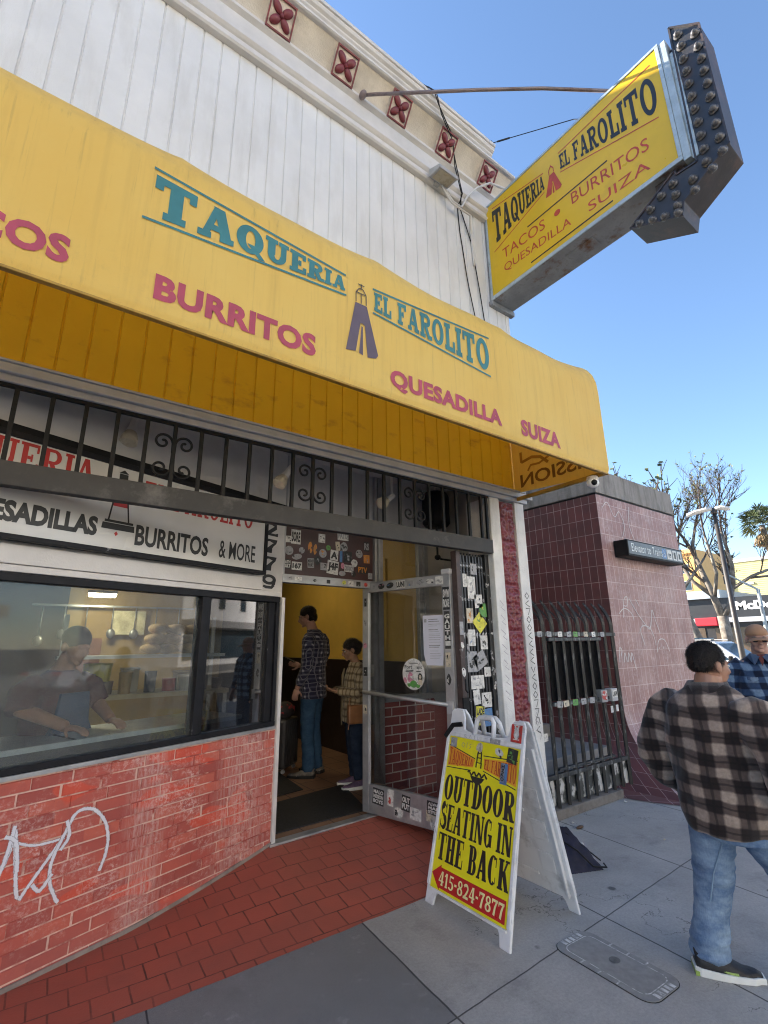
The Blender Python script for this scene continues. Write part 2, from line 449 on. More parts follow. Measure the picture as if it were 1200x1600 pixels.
# ------------------------------------------------------------------ ground
def concrete_walk():
    m, nt, bs, L = new_mat('walk_concrete')
    co = objco(nt)
    sx = nt.nodes.new('ShaderNodeSeparateXYZ'); L(co, sx.inputs[0]); X, Y = sx.outputs[0], sx.outputs[1]
    wob = N(nt, 'ShaderNodeTexNoise', Scale=5.0, Detail=2.0); L(co, wob.inputs['Vector'])
    wv = mathn(nt, L, 'MULTIPLY_ADD', wob.outputs['Fac'], 0.012, -0.006)
    u = mathn(nt, L, 'ADD', mathn(nt, L, 'MULTIPLY_ADD', Y, -0.085, X), wv)
    v = mathn(nt, L, 'ADD', mathn(nt, L, 'MULTIPLY_ADD', X, -0.042, Y), wv)
    mask = None
    def line(coord, c, w):
        d = mathn(nt, L, 'ABSOLUTE', mathn(nt, L, 'ADD', coord, -c))
        r = N(nt, 'ShaderNodeMapRange', **{'From Min': w, 'From Max': w * 0.45}); L(d, r.inputs['Value'])
        return r.outputs[0]
    for c, w in ((0.45, .006), (1.645, .007), (2.93, .007), (4.02, .007), (5.25, .007), (6.5, .007), (7.7, .007), (9, .008), (10.3, .008), (12, .008)):
        l = line(u, c, w); mask = l if mask is None else mathn(nt, L, 'MAXIMUM', mask, l)
    for c, w in ((1.92, .005), (0.72, .006), (-0.5, .006)):
        mask = mathn(nt, L, 'MAXIMUM', mask, line(v, c, w))
    big = noise_fac(nt, L, co, 1.4, 8, 0.32, 0.68, rough=.7)
    fine = noise_fac(nt, L, co, 60, 8, 0.40, 0.62, rough=.8)
    base = mixc(nt, L, big, (0.33, 0.318, 0.30), (0.50, 0.48, 0.45))
    base = mixc(nt, L, mathn(nt, L, 'MULTIPLY', fine, .9), base, mixc(nt, L, 0.35, base, (0.14, 0.14, 0.14)))
    # darker slab next to the red tiles
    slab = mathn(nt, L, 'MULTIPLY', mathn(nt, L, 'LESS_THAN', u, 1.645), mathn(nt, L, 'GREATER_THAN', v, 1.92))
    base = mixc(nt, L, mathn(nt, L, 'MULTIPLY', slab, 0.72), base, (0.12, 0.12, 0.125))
    grit = noise_fac(nt, L, co, 260, 2, 0.45, 0.75)
    base = mixc(nt, L, mathn(nt, L, 'MULTIPLY', grit, 0.25), base, (0.5, 0.5, 0.5))
    vo = N(nt, 'ShaderNodeTexVoronoi', Scale=3.4, Randomness=1.0); L(co, vo.inputs['Vector'])
    wn_ = N(nt, 'ShaderNodeTexNoise', Scale=30.0); L(co, wn_.inputs['Vector'])
    vd = mathn(nt, L, 'MULTIPLY_ADD', wn_.outputs['Fac'], 0.09, vo.outputs['Distance'])
    sp = N(nt, 'ShaderNodeMapRange', **{'From Min': 0.19, 'From Max': 0.155}); L(vd, sp.inputs['Value'])
    sel = nt.nodes.new('ShaderNodeSeparateXYZ'); L(vo.outputs['Color'], sel.inputs[0])
    spm = mathn(nt, L, 'MULTIPLY', sp.outputs[0], mathn(nt, L, 'GREATER_THAN', sel.outputs[0], 0.45))
    base = mixc(nt, L, mathn(nt, L, 'MULTIPLY', spm, 0.85), base, (0.07, 0.068, 0.068))
    cn = N(nt, 'ShaderNodeTexNoise', Scale=0.9, Detail=7.0, Roughness=0.62); L(co, cn.inputs['Vector'])
    cd = mathn(nt, L, 'ABSOLUTE', mathn(nt, L, 'ADD', cn.outputs['Fac'], -0.47))
    cr = N(nt, 'ShaderNodeMapRange', **{'From Min': 0.0028, 'From Max': 0.0010}); L(cd, cr.inputs['Value'])
    crm = mathn(nt, L, 'MULTIPLY', cr.outputs[0], noise_fac(nt, L, co, 0.7, 2, 0.5, 0.55))
    base = mixc(nt, L, mathn(nt, L, 'MULTIPLY', crm, 0.7), base, (0.05, 0.05, 0.05))
    lt = noise_fac(nt, L, co, 5.5, 8, 0.58, 0.72, rough=.8)
    base = mixc(nt, L, mathn(nt, L, 'MULTIPLY', lt, 0.35), base, (0.55, 0.54, 0.52))
    stn = noise_fac(nt, L, co, 2.6, 7, 0.55, 0.75, rough=.75)
    base = mixc(nt, L, mathn(nt, L, 'MULTIPLY', stn, 0.5), base, (0.13, 0.125, 0.12))
    base = mixc(nt, L, mathn(nt, L, 'MULTIPLY', mask, 0.85), base, (0.02, 0.02, 0.021))
    L(base, bs.inputs['Base Color'])
    bs.inputs['Roughness'].default_value = 0.75
    h = mathn(nt, L, 'MULTIPLY_ADD', mask, -1.5, grit)
    bump(nt, L, bs, h, 0.35, 0.004)
    return m
M = {}
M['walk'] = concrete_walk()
M['asphalt'] = mat('asphalt', (0.05, 0.05, 0.052), 0.85, 0.25, 3, bscale=150)
M['kerb'] = mat('kerb_concrete', (0.28, 0.27, 0.26), 0.8, 0.15, 3)

def brick_mat(name, c1, c2, mortar, bw, rh, ms, off=0.5, rough=0.7, use_uv=False, patches=None, white=0.0, bstr=0.6, dark=None, rot=0.0, loc=(0, 0, 0), streaks=0.0, mfade=0.0):
    m, nt, bs, L = new_mat(name)
    tc = nt.nodes.new('ShaderNodeTexCoord'); co = tc.outputs['UV'] if use_uv else tc.outputs['Object']
    mp = N(nt, 'ShaderNodeMapping'); mp.inputs['Rotation'].default_value = (0, 0, rot); mp.inputs['Location'].default_value = loc
    L(co, mp.inputs['Vector'])
    wob = N(nt, 'ShaderNodeTexNoise', Scale=14.0, Detail=2.0); L(co, wob.inputs['Vector'])
    va = nt.nodes.new('ShaderNodeVectorMath'); va.operation = 'MULTIPLY_ADD'
    L(wob.outputs['Color'], va.inputs[0]); va.inputs[1].default_value = (ms * 0.7,) * 3; L(mp.outputs[0], va.inputs[2])
    b = N(nt, 'ShaderNodeTexBrick', offset=off)
    for k, v in (('Scale', 1.0), ('Mortar Size', ms), ('Mortar Smooth', 0.25), ('Brick Width', bw), ('Row Height', rh), ('Bias', 0.0)): b.inputs[k].default_value = v
    b.inputs['Color1'].default_value = (*c1, 1); b.inputs['Color2'].default_value = (*c2, 1); b.inputs['Mortar'].default_value = (*mortar, 1)
    L(va.outputs[0], b.inputs['Vector'])
    c = b.outputs['Color']
    fac = b.outputs['Fac']
    if mfade:
        nf = noise_fac(nt, L, co, 4.5, 5, 0.42, 0.58)
        c = mixc(nt, L, mathn(nt, L, 'MULTIPLY', mathn(nt, L, 'MULTIPLY', nf, fac), mfade), c, c2)
    n1 = noise_fac(nt, L, co, 3.5, 5, 0.35, 0.7)
    if dark: c = mixc(nt, L, mathn(nt, L, 'MULTIPLY', n1, 0.7), c, dark)
    if patches:
        n2 = noise_fac(nt, L, co, 2.3, 3, 0.56, 0.62)
        nb = mathn(nt, L, 'MULTIPLY', n2, mathn(nt, L, 'MULTIPLY_ADD', fac, -0.75, 1.0))
        c = mixc(nt, L, mathn(nt, L, 'MULTIPLY', nb, 0.8), c, patches)
    if white:
        n3 = noise_fac(nt, L, co, 2.2, 8, 0.40, 0.68, sq=(1.6, 0.8, 1), rough=0.75)
        n4 = noise_fac(nt, L, co, 26, 8, 0.44, 0.62, rough=0.75)
        c = mixc(nt, L, mathn(nt, L, 'MULTIPLY', mathn(nt, L, 'MULTIPLY', n3, n4), white), c, (0.66, 0.56, 0.53))
    if streaks:
        n5 = noise_fac(nt, L, co, 9, 6, 0.42, 0.66, sq=(5, 0.35, 1), rough=0.75)
        n6 = noise_fac(nt, L, co, 1.9, 3, 0.47, 0.6)
        c = mixc(nt, L, mathn(nt, L, 'MULTIPLY', mathn(nt, L, 'MULTIPLY', n5, n6), streaks), c, (0.62, 0.52, 0.50))
    L(c, bs.inputs['Base Color'])
    bs.inputs['Roughness'].default_value = rough
    fine = N(nt, 'ShaderNodeTexNoise', Scale=90.0, Detail=4.0); L(co, fine.inputs['Vector'])
    h = mathn(nt, L, 'MULTIPLY_ADD', fac, -1.0, mathn(nt, L, 'MULTIPLY', fine.outputs['Fac'], 0.35))
    bump(nt, L, bs, h, bstr, 0.008)
    return m
M['paver'] = brick_mat('red_paver', (0.43, 0.10, 0.064), (0.395, 0.090, 0.058), (0.09, 0.03, 0.02), 0.166, 0.15, 0.005, rot=R(2.0), rough=0.6, dark=(0.30, 0.085, 0.06), mfade=0.5, loc=(0.03, 0.02, 0))
M['wall_brick'] = brick_mat('painted_brick', (0.56, 0.105, 0.060), (0.38, 0.066, 0.046), (0.66, 0.46, 0.38), 0.205, 0.0655, 0.0048, use_uv=True, dark=(0.33, 0.070, 0.055), patches=(0.66, 0.085, 0.04), white=.75, streaks=0.55, mfade=0.8, loc=(0, 0.018, 0))
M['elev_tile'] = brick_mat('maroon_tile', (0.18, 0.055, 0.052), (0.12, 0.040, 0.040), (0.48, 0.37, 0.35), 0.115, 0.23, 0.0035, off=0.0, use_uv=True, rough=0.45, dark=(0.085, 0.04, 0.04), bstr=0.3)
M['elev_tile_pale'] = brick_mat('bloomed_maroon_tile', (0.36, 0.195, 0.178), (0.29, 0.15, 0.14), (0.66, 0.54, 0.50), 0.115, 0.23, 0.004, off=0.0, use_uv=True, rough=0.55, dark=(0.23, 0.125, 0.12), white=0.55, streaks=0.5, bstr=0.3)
M['plaza_tile'] = brick_mat('plaza_tile', (0.16, 0.05, 0.048), (0.12, 0.042, 0.042), (0.42, 0.33, 0.31), 0.2, 0.2, 0.005, off=0.0, rot=R(45), dark=(0.16, 0.085, 0.08))
M['int_floor'] = brick_mat('interior_tile', (0.26, 0.14, 0.08), (0.22, 0.115, 0.065), (0.08, 0.05, 0.035), 0.3, 0.3, 0.006, off=0.0)

tag(MB().box(-500, 500, -500, 500, -0.5, -0.14).build('road', M['asphalt']), kind='structure')
g = MB(); g.box(-60, 15.5, -2.6, 60, -0.3, 0.0); tag(g.build('sidewalk', M['walk']), kind='structure')
g = MB(); g.box(-60, 15.7, -2.75, -2.602, -0.3, -0.002); g.box(15.502, 15.7, -2.6, 60, -0.3, -0.002); tag(g.build('kerb', M['kerb'], bevel=0.02), kind='structure')
g = MB(); g.box(-60, 120, -24, -13, -0.3, -0.004); tag(g.build('far_sidewalk', M['kerb']), kind='structure')
g = MB(); g.box(42, 120, -12.8, 80, -0.3, -0.006); tag(g.build('corner_sidewalk', M['kerb']), kind='structure')

# red tiled entry: a ramp that climbs 13 cm to the threshold
def ramp_z(x, y):
    a = min(max((y - 2.98) / 1.05, 0), 1); b = min(max((x - 0.75) / 1.0, 0), 1)
    return 0.006 + 0.124 * a * b
g = MB()
def ramp(u, v):
    x = -1.6 + 5.58 * u
    yb = 2.885 + 0.012 * mnoise.noise(Vector((x * 6, 0, 0)))
    yt = 4.06 if x > 1.77 else WO.y + (x - WO.x) * WD.y / WD.x + 0.03
    yt = max(yt, yb + 0.02)
    y = yb + (yt - yb) * v
    return (x, y, ramp_z(x, y) + (0.0 if v > 0 else -0.004))
g.grid(ramp, 60, 16)
tag(g.build('entry_paving', M['paver'], smooth=True), kind='structure')
g = MB()
g.poly([(5.40, 3.28, .005), (5.48, 2.99, .005), (5.62, 2.72, .005), (5.9, 2.62, .005), (9.6, 2.62, .005), (9.6, 9, .005), (5.40, 9, .005)])
tag(g.build('plaza_paving', M['plaza_tile']), kind='structure')
tag(MB().box(-3.4, 3.9, 4.07, 9.2, 0.0, 0.13).build('shop_floor', M['int_floor']), kind='structure')

# ------------------------------------------------------------------ the taqueria building
M['siding'] = mat('white_siding', (0.70, 0.70, 0.70), 0.55, 0.05, 2.0, bmp=0.35, bscale=120, stain=(0.56, 0.55, 0.53), stain_scale=2.2, stain_lo=0.5, stain_hi=0.85, streak=(3, 3, 0.5))
M['trimwhite'] = mat('white_trim', (0.62, 0.60, 0.585), 0.5, 0.08, 3, bmp=0.2, stain=(0.45, 0.40, 0.35), stain_lo=0.6, stain_hi=0.9)
M['stucco'] = mat('cream_stucco', (0.62, 0.56, 0.47), 0.85, 0.10, 4, bmp=0.7, bscale=110, stain=(0.45, 0.40, 0.33), stain_lo=0.5, stain_hi=0.8)
M['maroon'] = mat('maroon_paint', (0.17, 0.022, 0.03), 0.45, 0.15, 8, bmp=0.15)
M['yellowboard'] = mat('yellow_board', (0.94, 0.58, 0.03), 0.55, 0.05, 2.5, bmp=0.25, stain=(0.72, 0.38, 0.03), stain_scale=5, stain_lo=0.58, stain_hi=0.72, streak=(1, 1, 2))
M['greymetal'] = mat('grey_metal', (0.42, 0.42, 0.43), 0.45, 0.12, 6, metal=0.0, stain=(0.2, 0.19, 0.18), stain_lo=0.55, stain_hi=0.8)
M['alu'] = mat('worn_aluminium', (0.40, 0.40, 0.41), 0.42, 0.12, 9, metal=0.55, stain=(0.22, 0.22, 0.22), stain_lo=0.5, stain_hi=0.8, bmp=0.1)
M['black'] = mat('black_paint', (0.010, 0.010, 0.011), 0.6, 0.3, 9, bmp=0.1, spec=.25)
M['blackframe'] = mat('black_frame', (0.010, 0.010, 0.013), 0.5, 0.25, 9, bmp=0.05, spec=.25, stain=(0.25, 0.25, 0.26), stain_scale=9, stain_lo=0.66, stain_hi=0.75)
M['ceilgrey'] = mat('grey_ceiling', (0.52, 0.51, 0.50), 0.75, 0.1, 2)
M['cream'] = mat('cream_wall', (0.46, 0.42, 0.36), 0.7, 0.08, 2)
M['roof'] = mat('roofing', (0.25, 0.25, 0.25), 0.9)
M['intyellow'] = mat('interior_yellow', (0.80, 0.52, 0.10), 0.5, 0.06, 2)
M['wainscot'] = mat('dark_wainscot', (0.03, 0.02, 0.018), 0.4, 0.2, 5)
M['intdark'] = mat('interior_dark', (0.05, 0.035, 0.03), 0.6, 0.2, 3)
M['intred'] = mat('interior_redbrown', (0.16, 0.06, 0.045), 0.5, 0.15, 3)
M['brownboard'] = mat('brown_board', (0.055, 0.022, 0.022), 0.4, 0.2, 4)
M['glass'] = glass_mat('shop_glass', dirt=0.085, scale=2.2, refl=.62, smear=((.942, .336, 0), 1.75, 1.05, .10))
M['doorglass'] = glass_mat('door_glass', dirt=0.015, tint=(.96, .97, .97), refl=.8)
M['steel'] = mat('steel_counter', (0.45, 0.46, 0.46), 0.35, 0.1, 5, metal=0.8, bmp=0.05)

shop = thing('taqueria_building', 'two-storey white-sided taqueria building with red flower cornice, yellow boards and recessed tiled entry', 'building', (0, 0, 0))
# volume behind the facade (side wall, back, roof)
g = MB()
g.box(3.90, 4.03, 3.20, 16, 0, 6.86); g.box(-14, 4.03, 16, 16.2, 0, 7.1); g.box(-14, -13.8, 3.2, 16, 0, 7.1)
g.build('side_wall', M['cream'], shop)
MB().box(-14, 4.03, 3.1, 16, 7.0, 7.12).build('roof', M['roof'], shop)
MB().box(-14, 4.0, 7.0, 15.9, 7.125, 9.6).build('added_shade_block', M['cream'], shop)  # unseen block added to keep direct sun off the projecting sign
# upper siding and yellow boards: grooved boards
def boards(mb, x0, x1, y, z0, z1, pitch, ph, gw=0.008, gd=0.010):
    xs = []; x = x0 + ph
    while x < x1 - 0.02:
        xs.append(x); x += pitch
    prof = [(x0, y)]
    for q in xs: prof += [(q - gw, y), (q - gw * 0.4, y + gd), (q + gw * 0.4, y + gd), (q + gw, y)]
    prof.append((x1, y))
    prof += [(x1, y + 0.06), (x0, y + 0.06)]
    mb.prism([(a, b, z0) for a, b in prof], (0, 0, z1 - z0))
g = MB(); boards(g, -14, 4.03, 3.05, 4.0, 6.5, 0.146, 0.098 + 0.06)
g.build('upper_siding', M['siding'], shop)
MB().box(-14, 4.03, 3.112, 3.2, 3.36, 6.95).build('upper_wall', M['siding'], shop)
g = MB(); boards(g, -6, 3.93, 3.05, 3.085, 3.995, 0.1455, 0.09)
g.build('fascia_board', M['yellowboard'], shop)
g = MB(); g.box(-6, 4.06, 2.985, 3.11, 3.03, 3.083); g.box(-6, 4.0, 3.01, 3.11, 2.985, 3.028); g.box(-6, 3.95, 2.975, 3.048, 3.084, 3.10)
g.build('fascia_trim', M['greymetal'], shop, bevel=0.006)
# cornice
g = MB()
XL, XR = -14, 4.03
def sweep(mb, prof, x0, x1):
    mb.prism([(x0, y, z) for y, z in prof], (x1 - x0, 0, 0))
sweep(g, [(3.05, 6.44), (3.0, 6.44), (2.985, 6.455), (2.985, 6.475), (3.0, 6.49), (3.0, 6.53), (2.985, 6.54), (2.965, 6.56), (2.965, 6.585), (3.0, 6.60), (3.0, 6.80), (2.985, 6.81), (2.96, 6.825), (2.955, 6.85), (3.05, 6.85)], XL, XR)
g.build('frieze', M['trimwhite'], shop)
cv = []
for i in range(9):
    t = i / 8; cv.append((2.985 - 0.155 * (1 - math.cos(t * math.pi / 2)) ** 1.0 if False else 2.985 - 0.155 * t ** 1.6, 6.851 + 0.24 * t))
g = MB(); sweep(g, cv + [(3.1, 7.091), (3.1, 6.851)], XL, XR)
g.build('cove', M['stucco'], shop, smooth=False)
g = MB()
sweep(g, [(3.1, 7.092), (2.80, 7.092), (2.785, 7.10), (2.785, 7.125), (2.80, 7.135), (3.1, 7.135)], XL, 4.06)
sweep(g, [(3.1, 7.136), (2.79, 7.136), (2.775, 7.15), (2.77, 7.165), (2.745, 7.18), (2.735, 7.2), (2.735, 7.215), (2.72, 7.22), (2.715, 7.25), (2.72, 7.262), (3.1, 7.262)], XL, 3.64)
g.build('crown_moulding', M['trimwhite'], shop, bevel=0.0)
# flower tiles set in the cove
M['tilefield'] = mat('tile_field', (0.60, 0.52, 0.44), 0.6, 0.2, 20, bmp=0.5, bscale=60)
def cove_pt(t): return Vector((0, 2.985 - 0.155 * t ** 1.6, 6.851 + 0.24 * t))
def flower_tile(xc, first=None):
    w, h = 0.235, 0.262
    a, b = cove_pt(-0.02 if False else 0.02), cove_pt(1.0)
    ey = (b - a).normalized(); ex = Vector((1, 0, 0)); n = ex.cross(ey)
    if n.y > 0: n = -n
    o = Vector((xc - w / 2, 0, 0)) + a
    P = lambda u, v, d: o + ex * (u * w) + ey * (v * h) + n * d
    fr = lambda p: P(p.x, p.y, p.z)
    m1 = MB(); m1.box(0.0, 1, 0, 1, -0.05, 0.03, fr)
    t = m1.build('flower_tile', M['tilefield'], shop)
    m2 = MB()
    for q in ((0, 1, 0, .055), (0, 1, .945, 1), (0, .055, .055, .945), (.945, 1, .055, .945)): m2.box(q[0], q[1], q[2], q[3], .0302, .044, fr)
    m2.build('border', M['maroon'], t)
    m3 = MB()
    for ang in (45, 135, 225, 315):
        rot = Matrix.Rotation(R(ang), 3, 'Z')
        B = Matrix((ex, ey, n)).transposed()
        c = P(.5, .5, .035) + B @ (rot @ Vector((0.066, 0, 0)))
        m3.ell(c, (0.058, 0.036, 0.022), 12, 8, rot=B @ rot)
    m3.build('petal', M['maroon'], t, smooth=True)
    m4 = MB(); m4.ell(P(.5, .5, .045), (0.02, 0.02, 0.02), 10, 6); m4.build('flower_centre', M['maroon'], t, smooth=True)
for k in range(-8, 6): flower_tile(1.035 + 0.655 * k - (0.655 if False else 0)) if 1.035 + .655 * k < 4.0 else None

# pilaster with the pressed ornament strip
M['pilwhite'] = mat('pilaster_white', (0.66, 0.65, 0.63), 0.6, 0.1, 5, bmp=0.5, bscale=70, stain=(0.42, 0.41, 0.40), stain_lo=0.5, stain_hi=0.75, streak=(2, 2, .4))
g = MB(); g.box(3.45, 3.585, 3.03, 3.35, 0, 2.985); g.box(3.815, 3.955, 3.03, 3.35, 0, 2.985); g.box(3.585, 3.815, 3.07, 3.34, 0, 2.985)
pil = g.build('pilaster', M['pilwhite'], shop, bevel=0.006)
def scroll_pts():
    S = []
    def sp(cx, cy, r0, r1, a0, a1, n=22):
        for i in range(n): 
            t = i / (n - 1); r = r0 + (r1 - r0) * t; a = R(a0 + (a1 - a0) * t)
            S.append((cx + r * math.cos(a), cy + r * math.sin(a)))
    sp(.055, .08, .05, .01, 60, 420); sp(.06, .20, .05, .012, -90, 300); sp(.05, .31, .055, .01, 200, -200)
    for i in range(14): S.append((0.0, 0.02 + 0.37 * i / 13 if i % 3 else 0.05 + .3 * i / 13))
    for i in range(10): t = i / 9; S.append((.03 + .06 * math.sin(t * 3.1), .33 + .09 * t))
    return S
SP = scroll_pts()
g = MB()
NU, NV = 26, 330
def orn(u, v):
    x = u - 0.5; z = v * 2.95
    zz = z % 0.42; xx = abs(x) * 0.23
    if u in (0.0, 1.0): d = 0.0
    else:
        m_ = min((xx - a) ** 2 + (zz - b) ** 2 for a, b in SP)
        d = 0.024 * math.exp(-m_ / (2 * 0.0125 ** 2)) + 0.006
        if min(zz, .42 - zz) < 0.008: d = 0.020
        d += 0.002 * mnoise.noise(Vector((x * 40, z * 40, 3)))
    return (3.587 + 0.226 * u, 3.060 - d, 0.02 + z)
g.grid(orn, NU, NV)
g.build('ornament_strip', mat('glossy_maroon', (0.16, 0.026, 0.032), 0.35, 0.15, 8, bmp=0.1), pil, smooth=True)

# brick pier left of the window and window wall
def wall_quad(mb, s0, s1, z0, z1, o, th):
    pts = [W((s0, o, z0)), W((s1, o, z0)), W((s1, o, z1)), W((s0, o, z1))]
    mb.poly(pts, [(s0, z0), (s1, z0), (s1, z1), (s0, z1)])
    q = [W((s0, o - th, z0)), W((s1, o - th, z0)), W((s1, o - th, z1)), W((s0, o - th, z1))]
    mb.poly(q[::-1], [(0, 0)] * 4)
    for a, b in ((0, 1), (1, 2), (2, 3), (3, 0)):
        mb.poly([pts[b], pts[a], q[a], q[b]], [(0, z0), (.1, z0), (.1, z1), (0, z1)])
def brick_face():
    m, nt, bs, L = new_mat('painted_brick_face')
    tc = nt.nodes.new('ShaderNodeTexCoord'); co = tc.outputs['UV']
    geo = nt.nodes.new('ShaderNodeNewGeometry')
    rp = N(nt, 'ShaderNodeValToRGB'); e = rp.color_ramp.elements
    e[0].position = 0; e[0].color = (.33, .068, .055, 1); e[1].position = 1; e[1].color = (.55, .125, .082, 1)
    k = e.new(.22); k.color = (.43, .088, .066, 1); k = e.new(.7); k.color = (.49, .105, .075, 1)
    L(geo.outputs['Random Per Island'], rp.inputs[0]); c = rp.outputs[0]
    c = mixc(nt, L, mathn(nt, L, 'MULTIPLY', noise_fac(nt, L, co, 11, 8, .38, .66, rough=.75), .45), c, (.33, .080, .066))
    # blocks of fresher red paint
    pn_ = noise_fac(nt, L, co, 2.1, 2, .55, .57, sq=(.8, 1.6, 1))
    c = mixc(nt, L, mathn(nt, L, 'MULTIPLY', pn_, .8), c, (.62, .085, .045))
    # lime bloom and drips
    b1 = mathn(nt, L, 'MULTIPLY', noise_fac(nt, L, co, 2.4, 6, .46, .68, rough=.7), noise_fac(nt, L, co, 36, 8, .48, .58, rough=.8))
    c = mixc(nt, L, mathn(nt, L, 'MULTIPLY', b1, .9), c, (.74, .58, .54))
    sx = nt.nodes.new('ShaderNodeSeparateXYZ'); L(co, sx.inputs[0])
    def near(c0, w):
        r = N(nt, 'ShaderNodeMapRange', **{'From Min': w, 'From Max': w * .4}); L(mathn(nt, L, 'ABSOLUTE', mathn(nt, L, 'ADD', sx.outputs[0], -c0)), r.inputs['Value']); return r.outputs[0]
    zone = mathn(nt, L, 'MAXIMUM', near(.66, .16), mathn(nt, L, 'MAXIMUM', near(1.42, .30), near(-.45, .12)))
    dr = noise_fac(nt, L, co, 12, 8, .44, .62, sq=(5, .5, 1), rough=.8)
    c = mixc(nt, L, mathn(nt, L, 'MULTIPLY', mathn(nt, L, 'MULTIPLY', dr, zone), .62), c, (.60, .46, .43))
    dk = noise_fac(nt, L, co, 30, 6, .62, .70, rough=.8)
    c = mixc(nt, L, mathn(nt, L, 'MULTIPLY', dk, .7), c, (.10, .022, .024))
    low = N(nt, 'ShaderNodeMapRange', **{'From Min': .22, 'From Max': .0}); L(sx.outputs[1], low.inputs['Value'])
    c = mixc(nt, L, mathn(nt, L, 'MULTIPLY', low.outputs[0], .35), c, (.30, .13, .12))
    L(c, bs.inputs['Base Color']); bs.inputs['Roughness'].default_value = .72
    n = N(nt, 'ShaderNodeTexNoise', Scale=55.0, Detail=8.0, Roughness=.75); L(co, n.inputs['Vector']); bump(nt, L, bs, n.outputs['Fac'], .6, .006)
    return m
g = MB(); g.mi = 1; wall_quad(g, -1.02, 1.715, -0.05, 0.962, 0.0, 0.16); g.mi = 0
rb_ = random.Random(9); RH, BL_ = 0.0655, 0.205
for r_ in range(15):
    z0 = -.03 + r_ * RH; s = -1.02 - (BL_ / 2 if r_ % 2 else 0)
    while s < 1.71:
        a, b = max(s, -1.02) + .002, min(s + BL_, 1.715) - .002
        if b - a > .02:
            za, zb = z0 + .0035, z0 + RH - .0040 + rb_.uniform(-.001, .001); d = .007 + rb_.uniform(-.002, .002)
            zb = min(zb, .958)
            o_ = [(a, za), (b, za), (b, zb), (a, zb)]; i_ = [(a + .004, za + .004), (b - .004, za + .004), (b - .004, zb - .004), (a + .004, zb - .004)]
            base = len(g.v)
            for q, dd in ((o_, .0005), (i_, d)):
                for x, z in q: g.v.append(tuple(W((x, dd, z))))
            g.face([base + 4 + k for k in range(4)], [q for q in i_])
            for k in range(4):
                k2 = (k + 1) % 4; g.face([base + k, base + k2, base + 4 + k2, base + 4 + k], [o_[k], o_[k2], i_[k2], i_[k]])
        s += BL_ + (rb_.uniform(-.012, .012))
g.build('brick_wall', [brick_face(), mat('pink_mortar', (.66, .44, .37), .85, .12, 14, bmp=.4, stain=(.34, .07, .055), stain_scale=6, stain_lo=.50, stain_hi=.62)], shop)
M['footing'] = mat('footing', (0.24, 0.20, 0.18), 0.85, 0.2, 10)
g = MB()
for i in range(24):
    s0, s1 = -1.0 + i * 2.72 / 24, -1.0 + (i + 1) * 2.72 / 24
    z0, z1 = [ramp_z(W((s, 0, 0)).x, W((s, 0, 0)).y) for s in (s0, s1)]
    g.prism([W((s0, 0.001, z0 - .02)), W((s1, 0.001, z1 - .02)), W((s1, 0.001, z1 + .022)), W((s0, 0.001, z0 + .022))], WN * 0.012)
g.build('wall_base', M['footing'], shop)
g = MB(); g.poly([(-14, 3.048, 0), (-.82, 3.048, 0), (-.82, 3.048, 3.03), (-14, 3.048, 3.03)], [(0, 0), (13.18, 0), (13.18, 3.03), (0, 3.03)]); g.box(-14, -0.82, 3.05, 3.3, 0, 3.03); g.build('brick_pier', M['wall_brick'], shop)
# sill, window frame, mullion
g = MB(); g.box(-1.02, 1.70, -0.12, 0.03, 0.963, 0.985, W); sill = g.build('window_sill', M['alu'], shop)
win = thing('shop_window', None, None); win.parent = shop
for k in ('label', 'category'):
    if k in win: del win[k]
g = MB()
g.box(-1.02, 1.69, -0.07, 0.022, 0.986, 1.022, W); g.box(-1.02, 1.69, -0.07, 0.022, 1.972, 2.018, W)
g.box(1.655, 1.69, -0.07, 0.02, 1.0225, 1.9715, W); g.box(0.925, 0.985, -0.07, 0.018, 1.0225, 1.9715, W); g.box(-1.02, -0.98, -0.07, 0.018, 1.0225, 1.9715, W)
g.box(0.986, 1.012, -0.055, 0.0, 1.0225, 1.9715, W); g.box(1.59, 1.6545, -0.055, 0.0, 1.0225, 1.9715, W)
g.build('window_frame', M['blackframe'], win, bevel=0.003)
g = MB(); g.box(-0.979, 0.924, -0.022, -0.016, 1.0225, 1.9715, W); g.build('window_pane', M['glass'], win)
M['screen'] = glass_mat('slider_glass', tint=(0.42, 0.44, 0.45), dirt=0.04, dirtcol=(.25, .25, .26), refl=.5)
g = MB(); g.box(1.0125, 1.5895, -0.034, -0.028, 1.0225, 1.9715, W); g.build('slider_pane', M['screen'], win)
# board above the window and the white end post
g = MB(); g.box(-1.02, 1.72, -0.15, 0.006, 2.02, 3.36, W); g.build('header_board', M['trimwhite'], shop)
g = MB(); g.box(-1.02, 1.70, 0.0062, 0.03, 2.0205, 2.06, W); g.box(-1.02, 1.46, 0.0062, 0.045, 2.062, 2.168, W); g.build('header_trim', M['trimwhite'], shop, bevel=0.004)
g = MB(); g.box(1.716, 1.752, -0.14, 0.02, 0.13, 2.02, W); g.build('door_jamb', M['trimwhite'], shop, bevel=0.003)
# vestibule ceiling
MB().box(-1.2, 3.9, 3.112, 4.2, 3.36, 3.44).build('vestibule_ceiling', M['ceilgrey'], shop)
